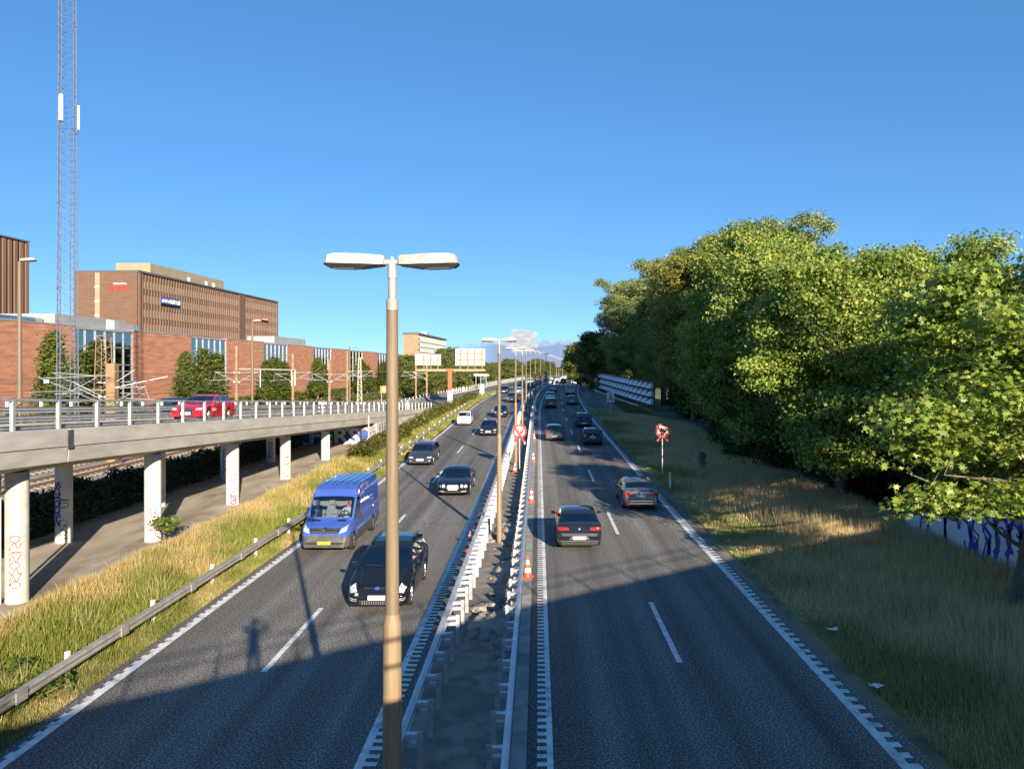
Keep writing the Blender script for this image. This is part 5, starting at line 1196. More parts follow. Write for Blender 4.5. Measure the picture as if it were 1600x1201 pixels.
def build_hedges():
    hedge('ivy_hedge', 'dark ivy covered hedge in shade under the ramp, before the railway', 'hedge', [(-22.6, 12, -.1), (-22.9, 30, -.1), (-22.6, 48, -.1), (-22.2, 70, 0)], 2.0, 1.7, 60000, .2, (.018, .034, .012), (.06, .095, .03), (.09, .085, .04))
    p = [Vector((-66, 90, 0)) + BV * s + BN * 5.5 for s in (-10, 60, 130, 220)]
    hedge('clipped_hedge', 'long clipped green hedge in front of the brick hall', 'hedge', [(v.x, v.y, 0) for v in p], 2.0, 1.9, 26000, .42, (.06, .085, .015), (.15, .18, .035), rough=.05)
    p = [(-46.5, 40, 0), (-46.5, 110, 0), (-40, 170, 0), (-30, 230, .6)]
    hedge('trackside_scrub', 'strip of green scrub along the far side of the railway', 'scrub', p, 5.0, 1.2, 30000, .4, (.06, .08, .02), (.17, .17, .05), (.25, .2, .08), kind='stuff', rough=.5)
    hedge('ramp_scrub', 'weedy bushes in the grassy wedge between ramp and motorway', 'scrub', [(-14.0, 74, .3), (-13.6, 86, .6), (-13.4, 100, 1.0), (-12.6, 118, 1.4), (-11.6, 138, 1.9)], 2.0, .95, 20000, .22, (.06, .085, .015), (.19, .20, .035), (.22, .12, .05), kind='stuff', rough=.6)
    hedge('reed_bed', 'tall green and rusty weeds in front of the graffiti abutment', 'weeds', [(-13.6, 58, .2), (-13.4, 66, .3), (-13.2, 76, .45)], 1.8, 1.25, 12000, .2, (.06, .085, .015), (.16, .17, .03), (.14, .05, .03), kind='stuff', rough=.3)
    # leafy sapling at the foot of a column
    t = thing('sapling', 'leafy sapling growing at the foot of the second front column', 'sapling', (-15.75, 32.2, 0))
    obj('stem', branch_mesh(1.2, .03, limbset(6, 19, .6, .3, .9, .6), 19, 'bark'), t); obj('foliage', crown_mesh('foliage', [(0, 0, .95, .5, .5, .3), (.3, -.1, .7, .35, .3, .2), (.45, 0, 1.0, .3, .3, .2)], 420, .16, (.06, .10, .015), (.15, .2, .03), fill=.6, sprig=6, spread=.1), t)
build_hedges()

# ------------------------------------------------------------------ grass: single bent blades
def grass(name, label, area, n, hfun, cfun, lean=.35, wid=.012, kind='stuff'):
    """area(n) gives x, y arrays; hfun gives height; cfun gives colour"""
    x, y = area(n); n = len(x); z = np.interp(y, GY, GZ) - .02; h = hfun(x, y) * NR.uniform(.55, 1.25, n)
    az = NR.uniform(0, 6.283, n); wd = wid * NR.uniform(.7, 1.5, n) * (1 + np.clip(y - 30, 0, 120) * .022)
    dx, dy = np.cos(az), np.sin(az); la = NR.uniform(-.2, 6.283, n) * 0 + NR.normal(1.9, 1.1, n); ll = np.abs(NR.normal(0, lean, n)) * h
    ex, ey = np.cos(la) * ll, np.sin(la) * ll
    V = np.zeros((n, 4, 3)); P0 = np.stack([x, y, z], 1)
    sx = np.stack([dx * wd, dy * wd, np.zeros(n)], 1)
    tip = P0 + np.stack([ex, ey, h * np.sqrt(np.clip(1 - (ll / h) ** 2 * .5, .3, 1))], 1); mid = P0 * .5 + tip * .5 + np.stack([np.zeros(n), np.zeros(n), np.minimum(.012, h * .04)], 1)
    V[:, 0] = P0 - sx; V[:, 1] = P0 + sx; V[:, 2] = tip; V[:, 3] = mid - sx * .8
    C = np.repeat(cfun(x, y), 4, axis=0)
    o = obj(name, raw_mesh(name, V.reshape(-1, 3), np.arange(n * 4), 4, 'grass_blade', C)); return tag(o, label, 'grass', kind=kind)
def nz(x, y, s, seed=0): return (np.sin(x * 1.3 * s + seed) * np.cos(y * .9 * s + seed * 2) + np.sin(x * 2.9 * s + y * 1.7 * s + seed) * .6 + np.sin(y * 3.7 * s - x * 1.1 * s + seed) * .4) / 2.0
def mixc(a, b, t): return np.array(a)[None] * (1 - t[:, None]) + np.array(b)[None] * t[:, None]
def build_grass():
    def colL(x, y):
        dry = np.clip(nz(x, y, .55, 1) * .9 + .34 + np.clip((-13.2 - x) * .35, -.3, .8), 0, 1) ** 1.0; t = np.clip(dry + NR.normal(0, .22, len(x)), 0, 1)
        q = mixc((.19, .225, .035), (.52, .39, .16), t); return q * NR.uniform(.7, 1.25, (len(x), 1))
    def falloff(n, x0, x1, y0, y1, p=1.5):
        u = NR.uniform(size=n); y = (y0 ** (1 - p) + u * (y1 ** (1 - p) - y0 ** (1 - p))) ** (1 / (1 - p)); return NR.uniform(x0, x1, n), y
    grass('verge_grass', 'tall green and straw coloured grass on the sunlit left verge', lambda n: falloff(n, -15.1, -11.0, 13, 80), 150000, lambda x, y: .42 + .22 * nz(x, y, .8, 3) + .12 * (x < -12.6), colL, .45)
    def near_road(n): return falloff(n, -11.0, -10.4, 13, 110)
    def colE(x, y): return mixc((.19, .21, .045), (.44, .36, .15), np.clip(nz(x, y, .9, 4) + .35 + NR.normal(0, .2, len(x)), 0, 1)) * NR.uniform(.7, 1.2, (len(x), 1))
    grass('edge_grass', 'short grass between the old guardrail and the road edge', near_road, 60000, lambda x, y: .12 + .12 * np.clip((-10.42 - x) * 2, 0, 1) + .05 * nz(x, y, 1.5, 2), colE, .4, .009)
    def wedge(n):
        x, y = NR.uniform(-15, -10.6, n), NR.uniform(76, 165, n); k = x > -15.0 + np.clip(y - 112, 0, 60) * .075; xx = x[k] + np.array([c(v) for v in y[k]]); return xx, y[k]
    grass('wedge_grass', 'rough yellowing grass in the wedge between ramp and motorway', wedge, 40000, lambda x, y: .45 + .2 * nz(x, y, .5, 5), colL, .4)
    def colR(x, y):
        dry = np.clip(nz(x, y, .42, 6) * .8 + (x - 8.4) * .22 + .25, 0, 1); t = np.clip(dry + NR.normal(0, .2, len(x)), 0, 1)
        return mixc((.30, .31, .10), (.70, .55, .30), np.clip(t * 1.3 + .05, 0, 1)) * NR.uniform(.7, 1.25, (len(x), 1))
    grass('verge_grass', 'long dry grass with green patches on the right verge', lambda n: falloff(n, 7.75, 17.0, 13, 84, 1.4), 230000, lambda x, y: .14 + np.clip((x - 8.0) * .13, 0, .55) + .12 * nz(x, y, .7, 7), colR, .38)
    def colT(x, y): return mixc((.5, .38, .18), (.62, .5, .28), NR.uniform(size=len(x))) * NR.uniform(.7, 1.2, (len(x), 1))
    def tufts(n):
        cx = NR.uniform(9.8, 15.5, 60); cy = NR.uniform(30, 52, 60); i = NR.integers(0, 60, n); return cx[i] + NR.normal(0, .35, n), cy[i] + NR.normal(0, .5, n)
    grass('tall_dry_grass', 'tall straw coloured seeding grass in the sunlit patch before the trees', tufts, 22000, lambda x, y: np.full(len(x), 1.05), colT, .3, .007)
    def noseg(n):
        x, y = NR.uniform(7.7, 17, n), NR.uniform(80, 111, n); k = x < np.where(y < 100, 18.5 - (y - 84) * .37, 12.6 - (y - 100) * .43); return x[k], y[k]
    grass('nose_grass', 'brownish grass on the nose between motorway and slip road', noseg, 36000, lambda x, y: .55 + .2 * nz(x, y, .5, 8), colR, .4)
    def colF(x, y): return mixc((.10, .12, .025), (.26, .21, .08), NR.uniform(size=len(x)))
    grass('far_grass', 'grass strip along the noise barrier and far right verge', lambda n: (lambda y: (NR.uniform(12.1, 15, len(y)) + np.array([c(v) for v in y]), y))(NR.uniform(100, 260, n)), 26000, lambda x, y: np.full(len(x), .5), colF, .4)
    # stalky weeds standing out of the left verge
    def wd(n): 
        cx = NR.uniform(-14.8, -11.4, 26); cy = NR.uniform(15, 45, 26); i = NR.integers(0, 26, n); return cx[i] + NR.normal(0, .22, n), cy[i] + NR.normal(0, .25, n)
    grass('weed_stalks', 'pale dry weed stalks standing out of the left verge grass', wd, 1500, lambda x, y: np.full(len(x), .85), lambda x, y: mixc((.45, .34, .17), (.6, .48, .28), NR.uniform(size=len(x))), .5, .006)
    hp = [(-11.5, 16.0), (-12.4, 18.2), (-11.2, 17.2), (-13.0, 21)]
    for i, (x, y) in enumerate(hp):
        me = crown_mesh('leafy_weed', [(0, 0, .22, .45, .5, .25), (.2, .3, .2, .3, .3, .2)], 500, .15, (.05, .09, .014), (.12, .17, .03), fill=.6, sprig=6, spread=.09)
        t = thing('leafy_weed', 'dark green leafy weed clump in the left verge grass, %s' % ('nearest the picture corner', 'behind the guardrail beam', 'in front of the rail', 'deepest in the tall grass')[i], 'weed', (x, y, 0), 0, 'leafy weeds in the left verge'); obj('foliage', me, t)
build_grass()

# ------------------------------------------------------------------ people
def skin_figure(name, joints, edges, mats, face_mat, root, parent=None, ellip=()):
    """one continuous body grown with a Skin modifier; joints: name -> (x, y, z, radius)"""
    keys = list(joints); me = bpy.data.meshes.new(name); me.from_pydata([joints[k][:3] for k in keys], [(keys.index(a), keys.index(b)) for a, b in edges], [])
    o = bpy.data.objects.new(name, me); COL.objects.link(o); sk = o.modifiers.new('skin', 'SKIN'); sk.use_smooth_shade = True
    for i, k in enumerate(keys):
        r = joints[k][3]; me.skin_vertices[0].data[i].radius = r if isinstance(r, tuple) else (r, r); me.skin_vertices[0].data[i].use_root = (k == root)
    o.modifiers.new('sub', 'SUBSURF').levels = 2
    dg = bpy.context.evaluated_depsgraph_get(); nm = bpy.data.meshes.new_from_object(o.evaluated_get(dg)); nm.name = name
    bpy.data.objects.remove(o); nm.materials.clear()
    for m in mats: nm.materials.append(MATS[m])
    for p in nm.polygons: p.material_index = face_mat(p.center); p.use_smooth = True
    return nm
def hair_cap(c0, r, zc):
    mb = MB(); rings = []
    for i in range(7):
        t = i / 6 * 1.65; rings.append([(c0[0] + r[0] * math.sin(t) * math.cos(a), c0[1] - .012 + r[1] * math.sin(t) * math.sin(a), c0[2] + r[2] * math.cos(t) + (.05 * math.sin(a) * math.sin(t) if t > 1 else 0)) for a in np.linspace(0, 6.283, 17)[:-1]])
    return mb.loft(rings).mesh('hair', 'hair_brown', 70)
def face_bits(t, h, r=.1, m='sign_black'):
    """eyes, nose and ears on a head centred at h looking to +y"""
    for s in (-1, 1):
        MB().tube([(h[0] + s*.034, h[1] + .088, h[2] + .0), (h[0] + s*.034, h[1] + .1, h[2] + .0)], [.014, .008], 8).build('eye', 'sign_black', t)
        MB().tube([(h[0] + s*.082, h[1], h[2] + .02), (h[0] + s*.094, h[1] - .01, h[2]), (h[0] + s*.084, h[1], h[2] - .03)], [.012, .018, .01], 6).build('ear', 'skin_tone', t)
    MB().tube([(h[0], h[1] + .09, h[2] + .0), (h[0], h[1] + .118, h[2] - .035)], [.009, .016], 6).build('nose', 'skin_tone', t)
    MB().tube([(h[0] - .025, h[1] + .088, h[2] - .068), (h[0] + .025, h[1] + .088, h[2] - .068)], .007, 6).build('mouth', 'tape_red', t)
def hand_edges(J, E, side, wrist, tip_dir, palm_n, pre):
    """palm and five separate fingers as short chains rooted in the palm"""
    w = Vector(wrist); d = Vector(tip_dir).normalized(); n = Vector(palm_n).normalized(); s = d.cross(n).normalized() * side
    J[pre + 'palm'] = (*(w + d * .055), (.036, .02)); E.append((pre + 'wrist', pre + 'palm'))
    for i, (off, L_) in enumerate(((-.03, .062), (-.01, .075), (.01, .07), (.029, .055))):
        a = w + d * .085 + s * off; b = a + d * L_ * .55 + n * .008; c_ = b + d * L_ * .3 + n * .03
        for k, p in (('a', a), ('b', b), ('c', c_)): J[pre + 'f%d%s' % (i, k)] = (*p, .0095 if k != 'c' else .0075)
        E += [(pre + 'palm', pre + 'f%da' % i), (pre + 'f%da' % i, pre + 'f%db' % i), (pre + 'f%db' % i, pre + 'f%dc' % i)]
    a = w + d * .035 - s * .035; b = a - s * .022 + d * .03; c_ = b + d * .028 + n * .01
    for k, p in (('a', a), ('b', b), ('c', c_)): J[pre + 't' + k] = (*p, .011 if k != 'c' else .009)
    E += [(pre + 'palm', pre + 'ta'), (pre + 'ta', pre + 'tb'), (pre + 'tb', pre + 'tc')]
def driver(label, car, seat, shirt, cap=None):
    """seated person holding the wheel; seat = hip point in car coordinates (front is +y)"""
    t = thing('person', label, 'person', (0, 0, 0)); t.matrix_world = car.matrix_world @ Matrix.Translation(seat)
    J = dict(pelvis=(0, 0, .08, (.15, .11)), waist=(0, -.05, .25, (.14, .10)), chest=(0, -.09, .43, (.165, .11)), neck0=(0, -.09, .57, (.07, .06)), neck=(0, -.075, .62, .05), head=(0, -.055, .70, (.078, .085)), top=(0, -.06, .79, (.07, .08)))
    E = [('pelvis', 'waist'), ('waist', 'chest'), ('chest', 'neck0'), ('neck0', 'neck'), ('neck', 'head'), ('head', 'top')]
    for s in (-1, 1):
        q = 'l' if s < 0 else 'r'
        J[q + 'sh'] = (s*.19, -.09, .5, .06); J[q + 'el'] = (s*.24, .12, .3, .043); J[q + 'wrist'] = (s*.17, .36, .40, .028)
        E += [('chest', q + 'sh'), (q + 'sh', q + 'el'), (q + 'el', q + 'wrist')]; hand_edges(J, E, s, J[q + 'wrist'][:3], (-.1 * s, .8, .25), (0, .2, -1), q)
        J[q + 'hip'] = (s*.10, .05, .06, .085); J[q + 'kn'] = (s*.14, .45, .12, .06); J[q + 'an'] = (s*.14, .68, -.2, .042); J[q + 'toe'] = (s*.15, .82, -.2, .035)
        E += [('pelvis', q + 'hip'), (q + 'hip', q + 'kn'), (q + 'kn', q + 'an'), (q + 'an', q + 'toe')]
    def fm(p): return 1 if p.z > .585 or (p.y > .30 and p.z > .3) else (2 if p.z < .12 else 0)
    obj('body', skin_figure('body', J, E, [shirt, 'skin_tone', 'jeans'], fm, 'pelvis'), t)
    face_bits(t, (0, -.055, .72))
    if cap: MB().loft([[(.095 * k * math.cos(a), -.06 + .1 * k * math.sin(a), z) for a in np.linspace(0, 6.283, 15)[:-1]] for z, k in ((.765, 1.02), (.80, 1.0), (.84, .75), (.855, .3))]).box(-.07, .07, .03, .13, .765, .775).build('cap', cap, t)
    else: obj('hair', hair_cap((0, -.06, .755), (.088, .1, .085), .7), t)
def photographer():
    t = thing('person', 'photographer in a dark jacket on the bridge, seen only as a shadow on the road', 'person', (.02, -.42, 5.8))
    J = dict(pelvis=(0, 0, .95, (.16, .11)), waist=(0, 0, 1.12, (.14, .10)), chest=(0, 0, 1.32, (.17, .115)), neck0=(0, 0, 1.47, (.07, .06)), neck=(0, .01, 1.52, .052), head=(0, .03, 1.61, (.078, .088)), top=(0, .02, 1.71, (.07, .082)))
    E = [('pelvis', 'waist'), ('waist', 'chest'), ('chest', 'neck0'), ('neck0', 'neck'), ('neck', 'head'), ('head', 'top')]
    for s in (-1, 1):
        q = 'l' if s < 0 else 'r'
        J[q + 'sh'] = (s*.2, 0, 1.41, .062); J[q + 'el'] = (s*.38, .12, 1.40, .046); J[q + 'wrist'] = (s*.13, .235, 1.56, .03)
        E += [('chest', q + 'sh'), (q + 'sh', q + 'el'), (q + 'el', q + 'wrist')]; hand_edges(J, E, s, J[q + 'wrist'][:3], (-.75 * s, .1, .55), (0, -1, .1), q)
        J[q + 'hip'] = (s*.10, 0, .86, .09); J[q + 'kn'] = (s*.11, .02, .48, .06); J[q + 'an'] = (s*.11, -.02, .09, .045); J[q + 'toe'] = (s*.12, .14, .045, .04)
        E += [('pelvis', q + 'hip'), (q + 'hip', q + 'kn'), (q + 'kn', q + 'an'), (q + 'an', q + 'toe')]
    def fm(p): return 1 if p.z > 1.5 and (abs(p.x) < .13) else (2 if p.z < .93 else 0)
    obj('body', skin_figure('body', J, E, ['jacket_dark', 'skin_tone', 'jeans'], fm, 'pelvis'), t); obj('hair', hair_cap((0, .02, 1.67), (.09, .1, .09), 1.6), t); face_bits(t, (0, .03, 1.63))
    ph = MB().box(-.075, .075, -.005, .004, -.036, .036, .003).build('phone', 'plastic_black', None, (.0, -.135, 7.4)); tag(ph, 'black phone held up by the photographer', 'phone')
photographer()

# ------------------------------------------------------------------ cars
SPECS = dict(
 sedan=dict(L=4.85, W=1.85, H=1.46, wr=.335, fo=.88, wb=2.86, tum=.63, top=[(0,.44),(.02,.52),(.06,.60),(.14,.69),(.3,.755),(.7,.84),(1.25,.93),(1.42,.97),(2.15,1.36),(2.5,1.44),(3.0,1.46),(3.5,1.43),(3.85,1.35),(4.40,1.10),(4.60,1.08),(4.74,1.05),(4.79,.98),(4.825,.74),(4.85,.48)],
   belt=[(0,.38),(.1,.6),(.5,.76),(1.3,.88),(2.5,.93),(4.0,.985),(4.7,.985),(4.82,.7),(4.85,.42)], ws=(1.45,2.14), rw=(3.88,4.36), side=(1.72,4.12), pil=[(2.72,2.80),(3.62,3.69)]),
 hatch=dict(L=4.22, W=1.79, H=1.48, wr=.32, fo=.84, wb=2.6, tum=.645, top=[(0,.44),(.03,.54),(.1,.67),(.25,.755),(.6,.85),(1.0,.95),(1.12,.985),(1.85,1.385),(2.2,1.46),(2.8,1.48),(3.4,1.45),(3.66,1.40),(3.98,1.04),(4.09,.93),(4.16,.74),(4.22,.47)],
   belt=[(0,.38),(.1,.58),(.5,.76),(1.1,.89),(2.5,.95),(3.9,1.0),(4.1,.86),(4.22,.42)], ws=(1.16,1.83), rw=(3.68,3.965), side=(1.42,3.72), pil=[(2.40,2.48),(3.22,3.30)]),
 wagon=dict(L=4.72, W=1.83, H=1.49, wr=.33, fo=.88, wb=2.82, tum=.645, top=[(0,.44),(.03,.54),(.08,.64),(.2,.735),(.6,.84),(1.2,.94),(1.34,.975),(2.05,1.37),(2.4,1.455),(3.0,1.49),(3.9,1.46),(4.2,1.41),(4.5,1.06),(4.6,.95),(4.67,.74),(4.72,.47)],
   belt=[(0,.38),(.1,.58),(.5,.76),(1.3,.88),(2.6,.95),(4.4,1.0),(4.6,.86),(4.72,.42)], ws=(1.38,2.03), rw=(4.22,4.48), side=(1.65,4.25), pil=[(2.62,2.70),(3.52,3.60)], rails=True),
 mpv=dict(L=4.77, W=1.89, H=1.67, wr=.335, fo=.92, wb=2.85, tum=.62, top=[(0,.46),(.03,.57),(.1,.70),(.28,.80),(.7,.935),(1.0,1.02),(1.12,1.06),(2.08,1.53),(2.5,1.635),(3.1,1.67),(3.9,1.63),(4.25,1.57),(4.58,1.14),(4.67,1.0),(4.73,.76),(4.77,.48)],
   belt=[(0,.4),(.1,.6),(.5,.82),(1.1,.97),(2.5,1.04),(4.3,1.1),(4.62,.95),(4.77,.42)], ws=(1.16,2.05), rw=(4.27,4.56), side=(1.42,4.3), pil=[(1.86,1.91),(2.82,2.90),(3.72,3.80)], rails=True),
 coupe=dict(L=4.8, W=1.93, H=1.40, wr=.35, fo=.92, wb=2.75, tum=.62, top=[(0,.48),(.02,.60),(.05,.71),(.16,.785),(.7,.88),(1.4,.95),(1.52,.98),(2.18,1.32),(2.6,1.39),(3.0,1.40),(3.5,1.34),(4.2,1.06),(4.6,.98),(4.72,.93),(4.78,.74),(4.8,.48)],
   belt=[(0,.42),(.08,.62),(.5,.80),(1.4,.90),(2.5,.93),(4.0,.97),(4.6,.93),(4.8,.42)], ws=(1.55,2.16), rw=(3.52,4.12), side=(1.8,3.85), pil=[(2.95,3.0)]),
 van=dict(L=5.9, W=1.99, H=2.5, wr=.345, fo=1.0, wb=3.66, tum=.78, top=[(0,.58),(.025,.78),(.08,.94),(.3,1.07),(.78,1.23),(.90,1.29),(1.60,2.08),(1.82,2.33),(2.2,2.45),(3.0,2.5),(5.6,2.48),(5.8,2.45),(5.86,2.36),(5.885,1.4),(5.9,.6)],
   belt=[(0,.5),(.08,.8),(.4,1.02),(.9,1.17),(2.2,1.24),(5.8,1.26),(5.88,.9),(5.9,.5)], ws=(.93,1.585), rw=None, side=(1.22,2.12), pil=[], clad=.72))
CARTEX = {}
def smooth_profile(pts, L, k=.05):
    d = np.arange(0, L + .005, .01); z = np.interp(d, [p[0] for p in pts], [p[1] for p in pts])
    n = int(k / .01); ker = np.hanning(2 * n + 3)[1:-1]; ker /= ker.sum(); zp = np.pad(z, n, mode='edge'); s_ = np.convolve(zp, ker, 'valid')[:len(d)]
    w = np.clip(np.minimum(d, L - d) / .25, 0, 1); return d, z * (1 - w) + s_ * w
def build_car(name, label, kind, colour, u, y_end, away, face, group, cat='car', z=None, yaw=0, x=None, sc=(1, 1, 1), near=True, plate='white', plate_text=None, clad_m='plastic_grey', visor=False, rail_m='plastic_black', tint=None, detail=True):
    S = SPECS[kind]; L_, W, H = S['L'], S['W'], S['H']; wr = S['wr']
    yc = y_end + L_ * sc[1] / 2
    t = thing(name, label, cat, (0, 0, 0), 0, group)
    px = (u + c(yc)) if x is None else x; slope = gs(yc) if z is None else 0
    t.location = (px, yc, g(yc) + .002 if z is None else z); t.rotation_mode = 'XYZ'
    rz = (0 if away else math.pi) - math.atan(cs(yc)) + yaw
    t.rotation_euler = (math.atan(slope) * (1 if away else -1), 0, rz); t.scale = sc
    d_, zt_ = smooth_profile(S['top'], L_); _, zb_ = smooth_profile(S['belt'], L_, .12)
    wf = S['fo']; wrr = wf + S['wb']; Ra = wr + .055; sill = .20 if kind != 'van' else .26
    sp = .075 if near else .16
    st = set(np.round(np.arange(0, L_, sp), 3)) | {p[0] for p in S['top']} | set(np.round([wf + Ra * math.cos(a) for a in np.linspace(0, math.pi, 17)], 3)) | set(np.round([wrr + Ra * math.cos(a) for a in np.linspace(0, math.pi, 17)], 3)) | {0.0, L_}
    keyd = [S['ws'][0], S['ws'][1], S['side'][0], S['side'][1]] + (list(S['rw']) if S['rw'] else []) + [v for p in S['pil'] for v in p]
    st = sorted(v for v in st if 0 <= v <= L_); out = [st[0]]
    for v in st[1:]:
        if v - out[-1] > .012: out.append(v)
    st = [v for v in out if all(abs(v - k) > .014 for k in keyd)] + keyd; st = sorted(set(st))
    V = []; nr = 9
    for d in st:
        zt = float(np.interp(d, d_, zt_)); zs = min(float(np.interp(d, d_, zb_)), zt - .02)
        e1 = max(0, (.6 - d) / .6); e2 = max(0, (d - (L_ - .5)) / .5); w = W / 2 * (1 - .17 * e1 ** 2.3 - (.10 if kind != 'van' else .03) * e2 ** 2.5)
        zl = sill + .03 * e1 + .06 * e2
        for wc in (wf, wrr):
            if abs(d - wc) < Ra: zl = max(zl, wr + math.sqrt(max(0, Ra ** 2 - (d - wc) ** 2)))
        zl = min(zl, zs - .05); f = min(1, max(0, (zt - zs) / (H - zs))); tc_ = min(1, max(0, (zt - zs - .05) / .2)); tc_ = tc_ * tc_ * (3 - 2 * tc_)
        xe = w * .955 + (W * .5 * (S['tum'] + .12) - w * .955) * f
        hood = [(w*.965, zs + .3*(zt-zs)), (w*.93, zs + .72*(zt-zs)), (w*.84, zt - .006), (w*.45, zt + .006), (0, zt + .012)]
        cab = [(w*.957, zs + .028), (xe + .012, zs + (zt-zs)*.87), (xe*.93, zt - .018), (xe*.55, zt + .008), (0, zt + .018)]
        top = [(h0*(1-tc_) + c0*tc_, h1*(1-tc_) + c1*tc_) for (h0, h1), (c0, c1) in zip(hood, cab)]
        row = [(w*.945, zl), (w*.99, zl + (zs-zl)*.4), (w, zl + (zs-zl)*.74), (w*.982, zs)] + top
        y = L_/2 - d
        V += [(a, y, b) for a, b in row] + [(-a, y, b) for a, b in row[:-1]]
    n2 = 2 * nr - 1
    def idx(i, r, s): return i*n2 + r if s > 0 or r == nr - 1 else i*n2 + nr + r
    groups = dict(body=[], windscreen=[], rear_window=[], cladding=[]); sw = {}
    mids = [(st[i] + st[i+1]) / 2 for i in range(len(st) - 1)]
    for i, dm in enumerate(mids):
        for s in (1, -1):
            for r in range(nr - 1):
                q = (idx(i, r, s), idx(i+1, r, s), idx(i+1, r+1, s), idx(i, r+1, s))
                if s < 0: q = q[::-1]
                k = 'body'
                if r >= 6 and S['ws'][0] < dm < S['ws'][1]: k = 'windscreen'
                elif r >= 6 and S['rw'] and S['rw'][0] < dm < S['rw'][1]: k = 'rear_window'
                elif r == 4 and S['side'][0] < dm < S['side'][1] and not any(a < dm < b for a, b in S['pil']):
                    if V[q[2] if s > 0 else q[1]][2] - V[q[0] if s > 0 else q[3]][2] > .07:
                        pi = sum(dm > b for a, b in S['pil']); sw.setdefault((s, pi), []).append(q); continue
                elif 'clad' in S:
                    zc = sum(V[a][2] for a in q) / 4
                    if zc < S['clad'] and (dm < .75 or (r == 0 and zc < .55) or dm > L_ - .25): k = 'cladding'
                groups[k].append(q)
    m = len(st) - 1
    for i in (0, m): groups['cladding' if 'clad' in S else 'body'].append(tuple([idx(i, r, 1) for r in range(nr)] + [idx(i, r, -1) for r in range(nr - 2, -1, -1)]))
    def sub(faces, nm, mm, sm=35, par=t):
        used = sorted({a for f in faces for a in f}); mp = {a: i for i, a in enumerate(used)}
        return MB().add([V[a] for a in used], [tuple(mp[a] for a in f) for f in faces]).build(nm, mm, par, smooth=sm)
    body = sub(groups['body'], 'body', colour)
    if groups['cladding']: sub(groups['cladding'], 'lower_cladding', clad_m)
    gl = tint or 'car_glass'
    sub(groups['windscreen'], 'windscreen', gl)
    if groups['rear_window']: sub(groups['rear_window'], 'rear_window', tint or 'car_glass_dark')
    for key, fs in sorted(sw.items()): sub(fs, 'side_window', gl if key[1] < 1 else (tint or 'car_glass_dark'))
    allf = [f for k in groups.values() for f in k] + [f for k in sw.values() for f in k]
    bvh = BVHTree.FromPolygons([Vector(v) for v in V], allf)
    def hit(ax, a, b, off):
        if ax == 'f': o_, dr = Vector((a, 9, b)), Vector((0, -1, 0))
        elif ax == 'r': o_, dr = Vector((a, -9, b)), Vector((0, 1, 0))
        elif ax == 't': o_, dr = Vector((a, b, 9)), Vector((0, 0, -1))
        else: s = 1 if ax == 's+' else -1; o_, dr = Vector((9 * s, a, b)), Vector((-s, 0, 0))
        p, n, _, _ = bvh.ray_cast(o_, dr)
        if p is None: return None
        if n.dot(dr) > 0: n = -n
        return p + n * off - dr * off * .3
    def patch(nm, mm, ax, quad, off=.008, nu=6, nv=4, par=t):
        A, B, C, D = [Vector(q) for q in quad]; pts = []; 
        for j in range(nv + 1):
            for i in range(nu + 1):
                a, b = i / nu, j / nv; q = (A*(1-a) + B*a)*(1-b) + (D*(1-a) + C*a)*b; pts.append(hit(ax, q.x, q.y, off))
        fs = [f for j in range(nv) for i in range(nu) for f in [(j*(nu+1)+i, j*(nu+1)+i+1, (j+1)*(nu+1)+i+1, (j+1)*(nu+1)+i)] if all(pts[a] is not None for a in f)]
        if not fs: return None
        used = sorted({a for f in fs for a in f}); mp = {a: i for i, a in enumerate(used)}
        return MB().add([pts[a] for a in used], [tuple(mp[a] for a in f) for f in fs]).build(nm, mm, par, smooth=50, fix=False)
    def round_patch(nm, mm, ax, cx, cz, rx, rz_, off=.01, par=t):
        pts = [hit(ax, cx, cz, off)]; n = 16
        for k in range(n): pts.append(hit(ax, cx + rx * math.cos(k/n*6.283), cz + rz_ * math.sin(k/n*6.283), off))
        if any(p is None for p in pts): return
        return MB().add(pts, [(0, 1 + k, 1 + (k+1) % n) for k in range(n)]).build(nm, mm, par, smooth=50, fix=False)
    face(patch, round_patch, S)
    # wheels
    tyre = MB(); rings = []
    for xx, rr in ((-.10, wr*.66), (-.105, wr*.9), (-.085, wr), (.085, wr), (.105, wr*.9), (.10, wr*.66)): rings.append([(xx, rr*math.cos(a), rr*math.sin(a)) for a in np.linspace(0, 6.283, 25)[:-1]])
    key = ('tyre', kind)
    if key not in CARTEX:
        CARTEX[key] = tyre.loft(rings, cap=False).mesh('wheel', 'black_rubber', 40)
        rim = MB(); rim.loft([[(xx, rr*math.cos(a), rr*math.sin(a)) for a in np.linspace(0, 6.283, 25)[:-1]] for xx, rr in ((-.04, wr*.67), (.095, wr*.67), (.085, wr*.6), (.02, wr*.58))], cap=True)
        for k in range(5):
            a = k * 1.2566; q = Vector((0, math.cos(a), math.sin(a))); p2 = Vector((0, -math.sin(a), math.cos(a)))
            rim.add([(.03, *(q*wr*.1 + p2*.05).yz), (.03, *(q*wr*.1 - p2*.05).yz), (.06, *(q*wr*.62 - p2*.035).yz), (.06, *(q*wr*.62 + p2*.035).yz), (.09, *(q*wr*.1 + p2*.035).yz), (.09, *(q*wr*.1 - p2*.035).yz), (.092, *(q*wr*.62 - p2*.025).yz), (.092, *(q*wr*.62 + p2*.025).yz)], [(0,1,2,3),(7,6,5,4),(0,4,5,1),(1,5,6,2),(2,6,7,3),(3,7,4,0)])
        CARTEX[('rim', kind)] = rim.mesh('rim', 'alloy' if kind != 'van' else 'plastic_grey')
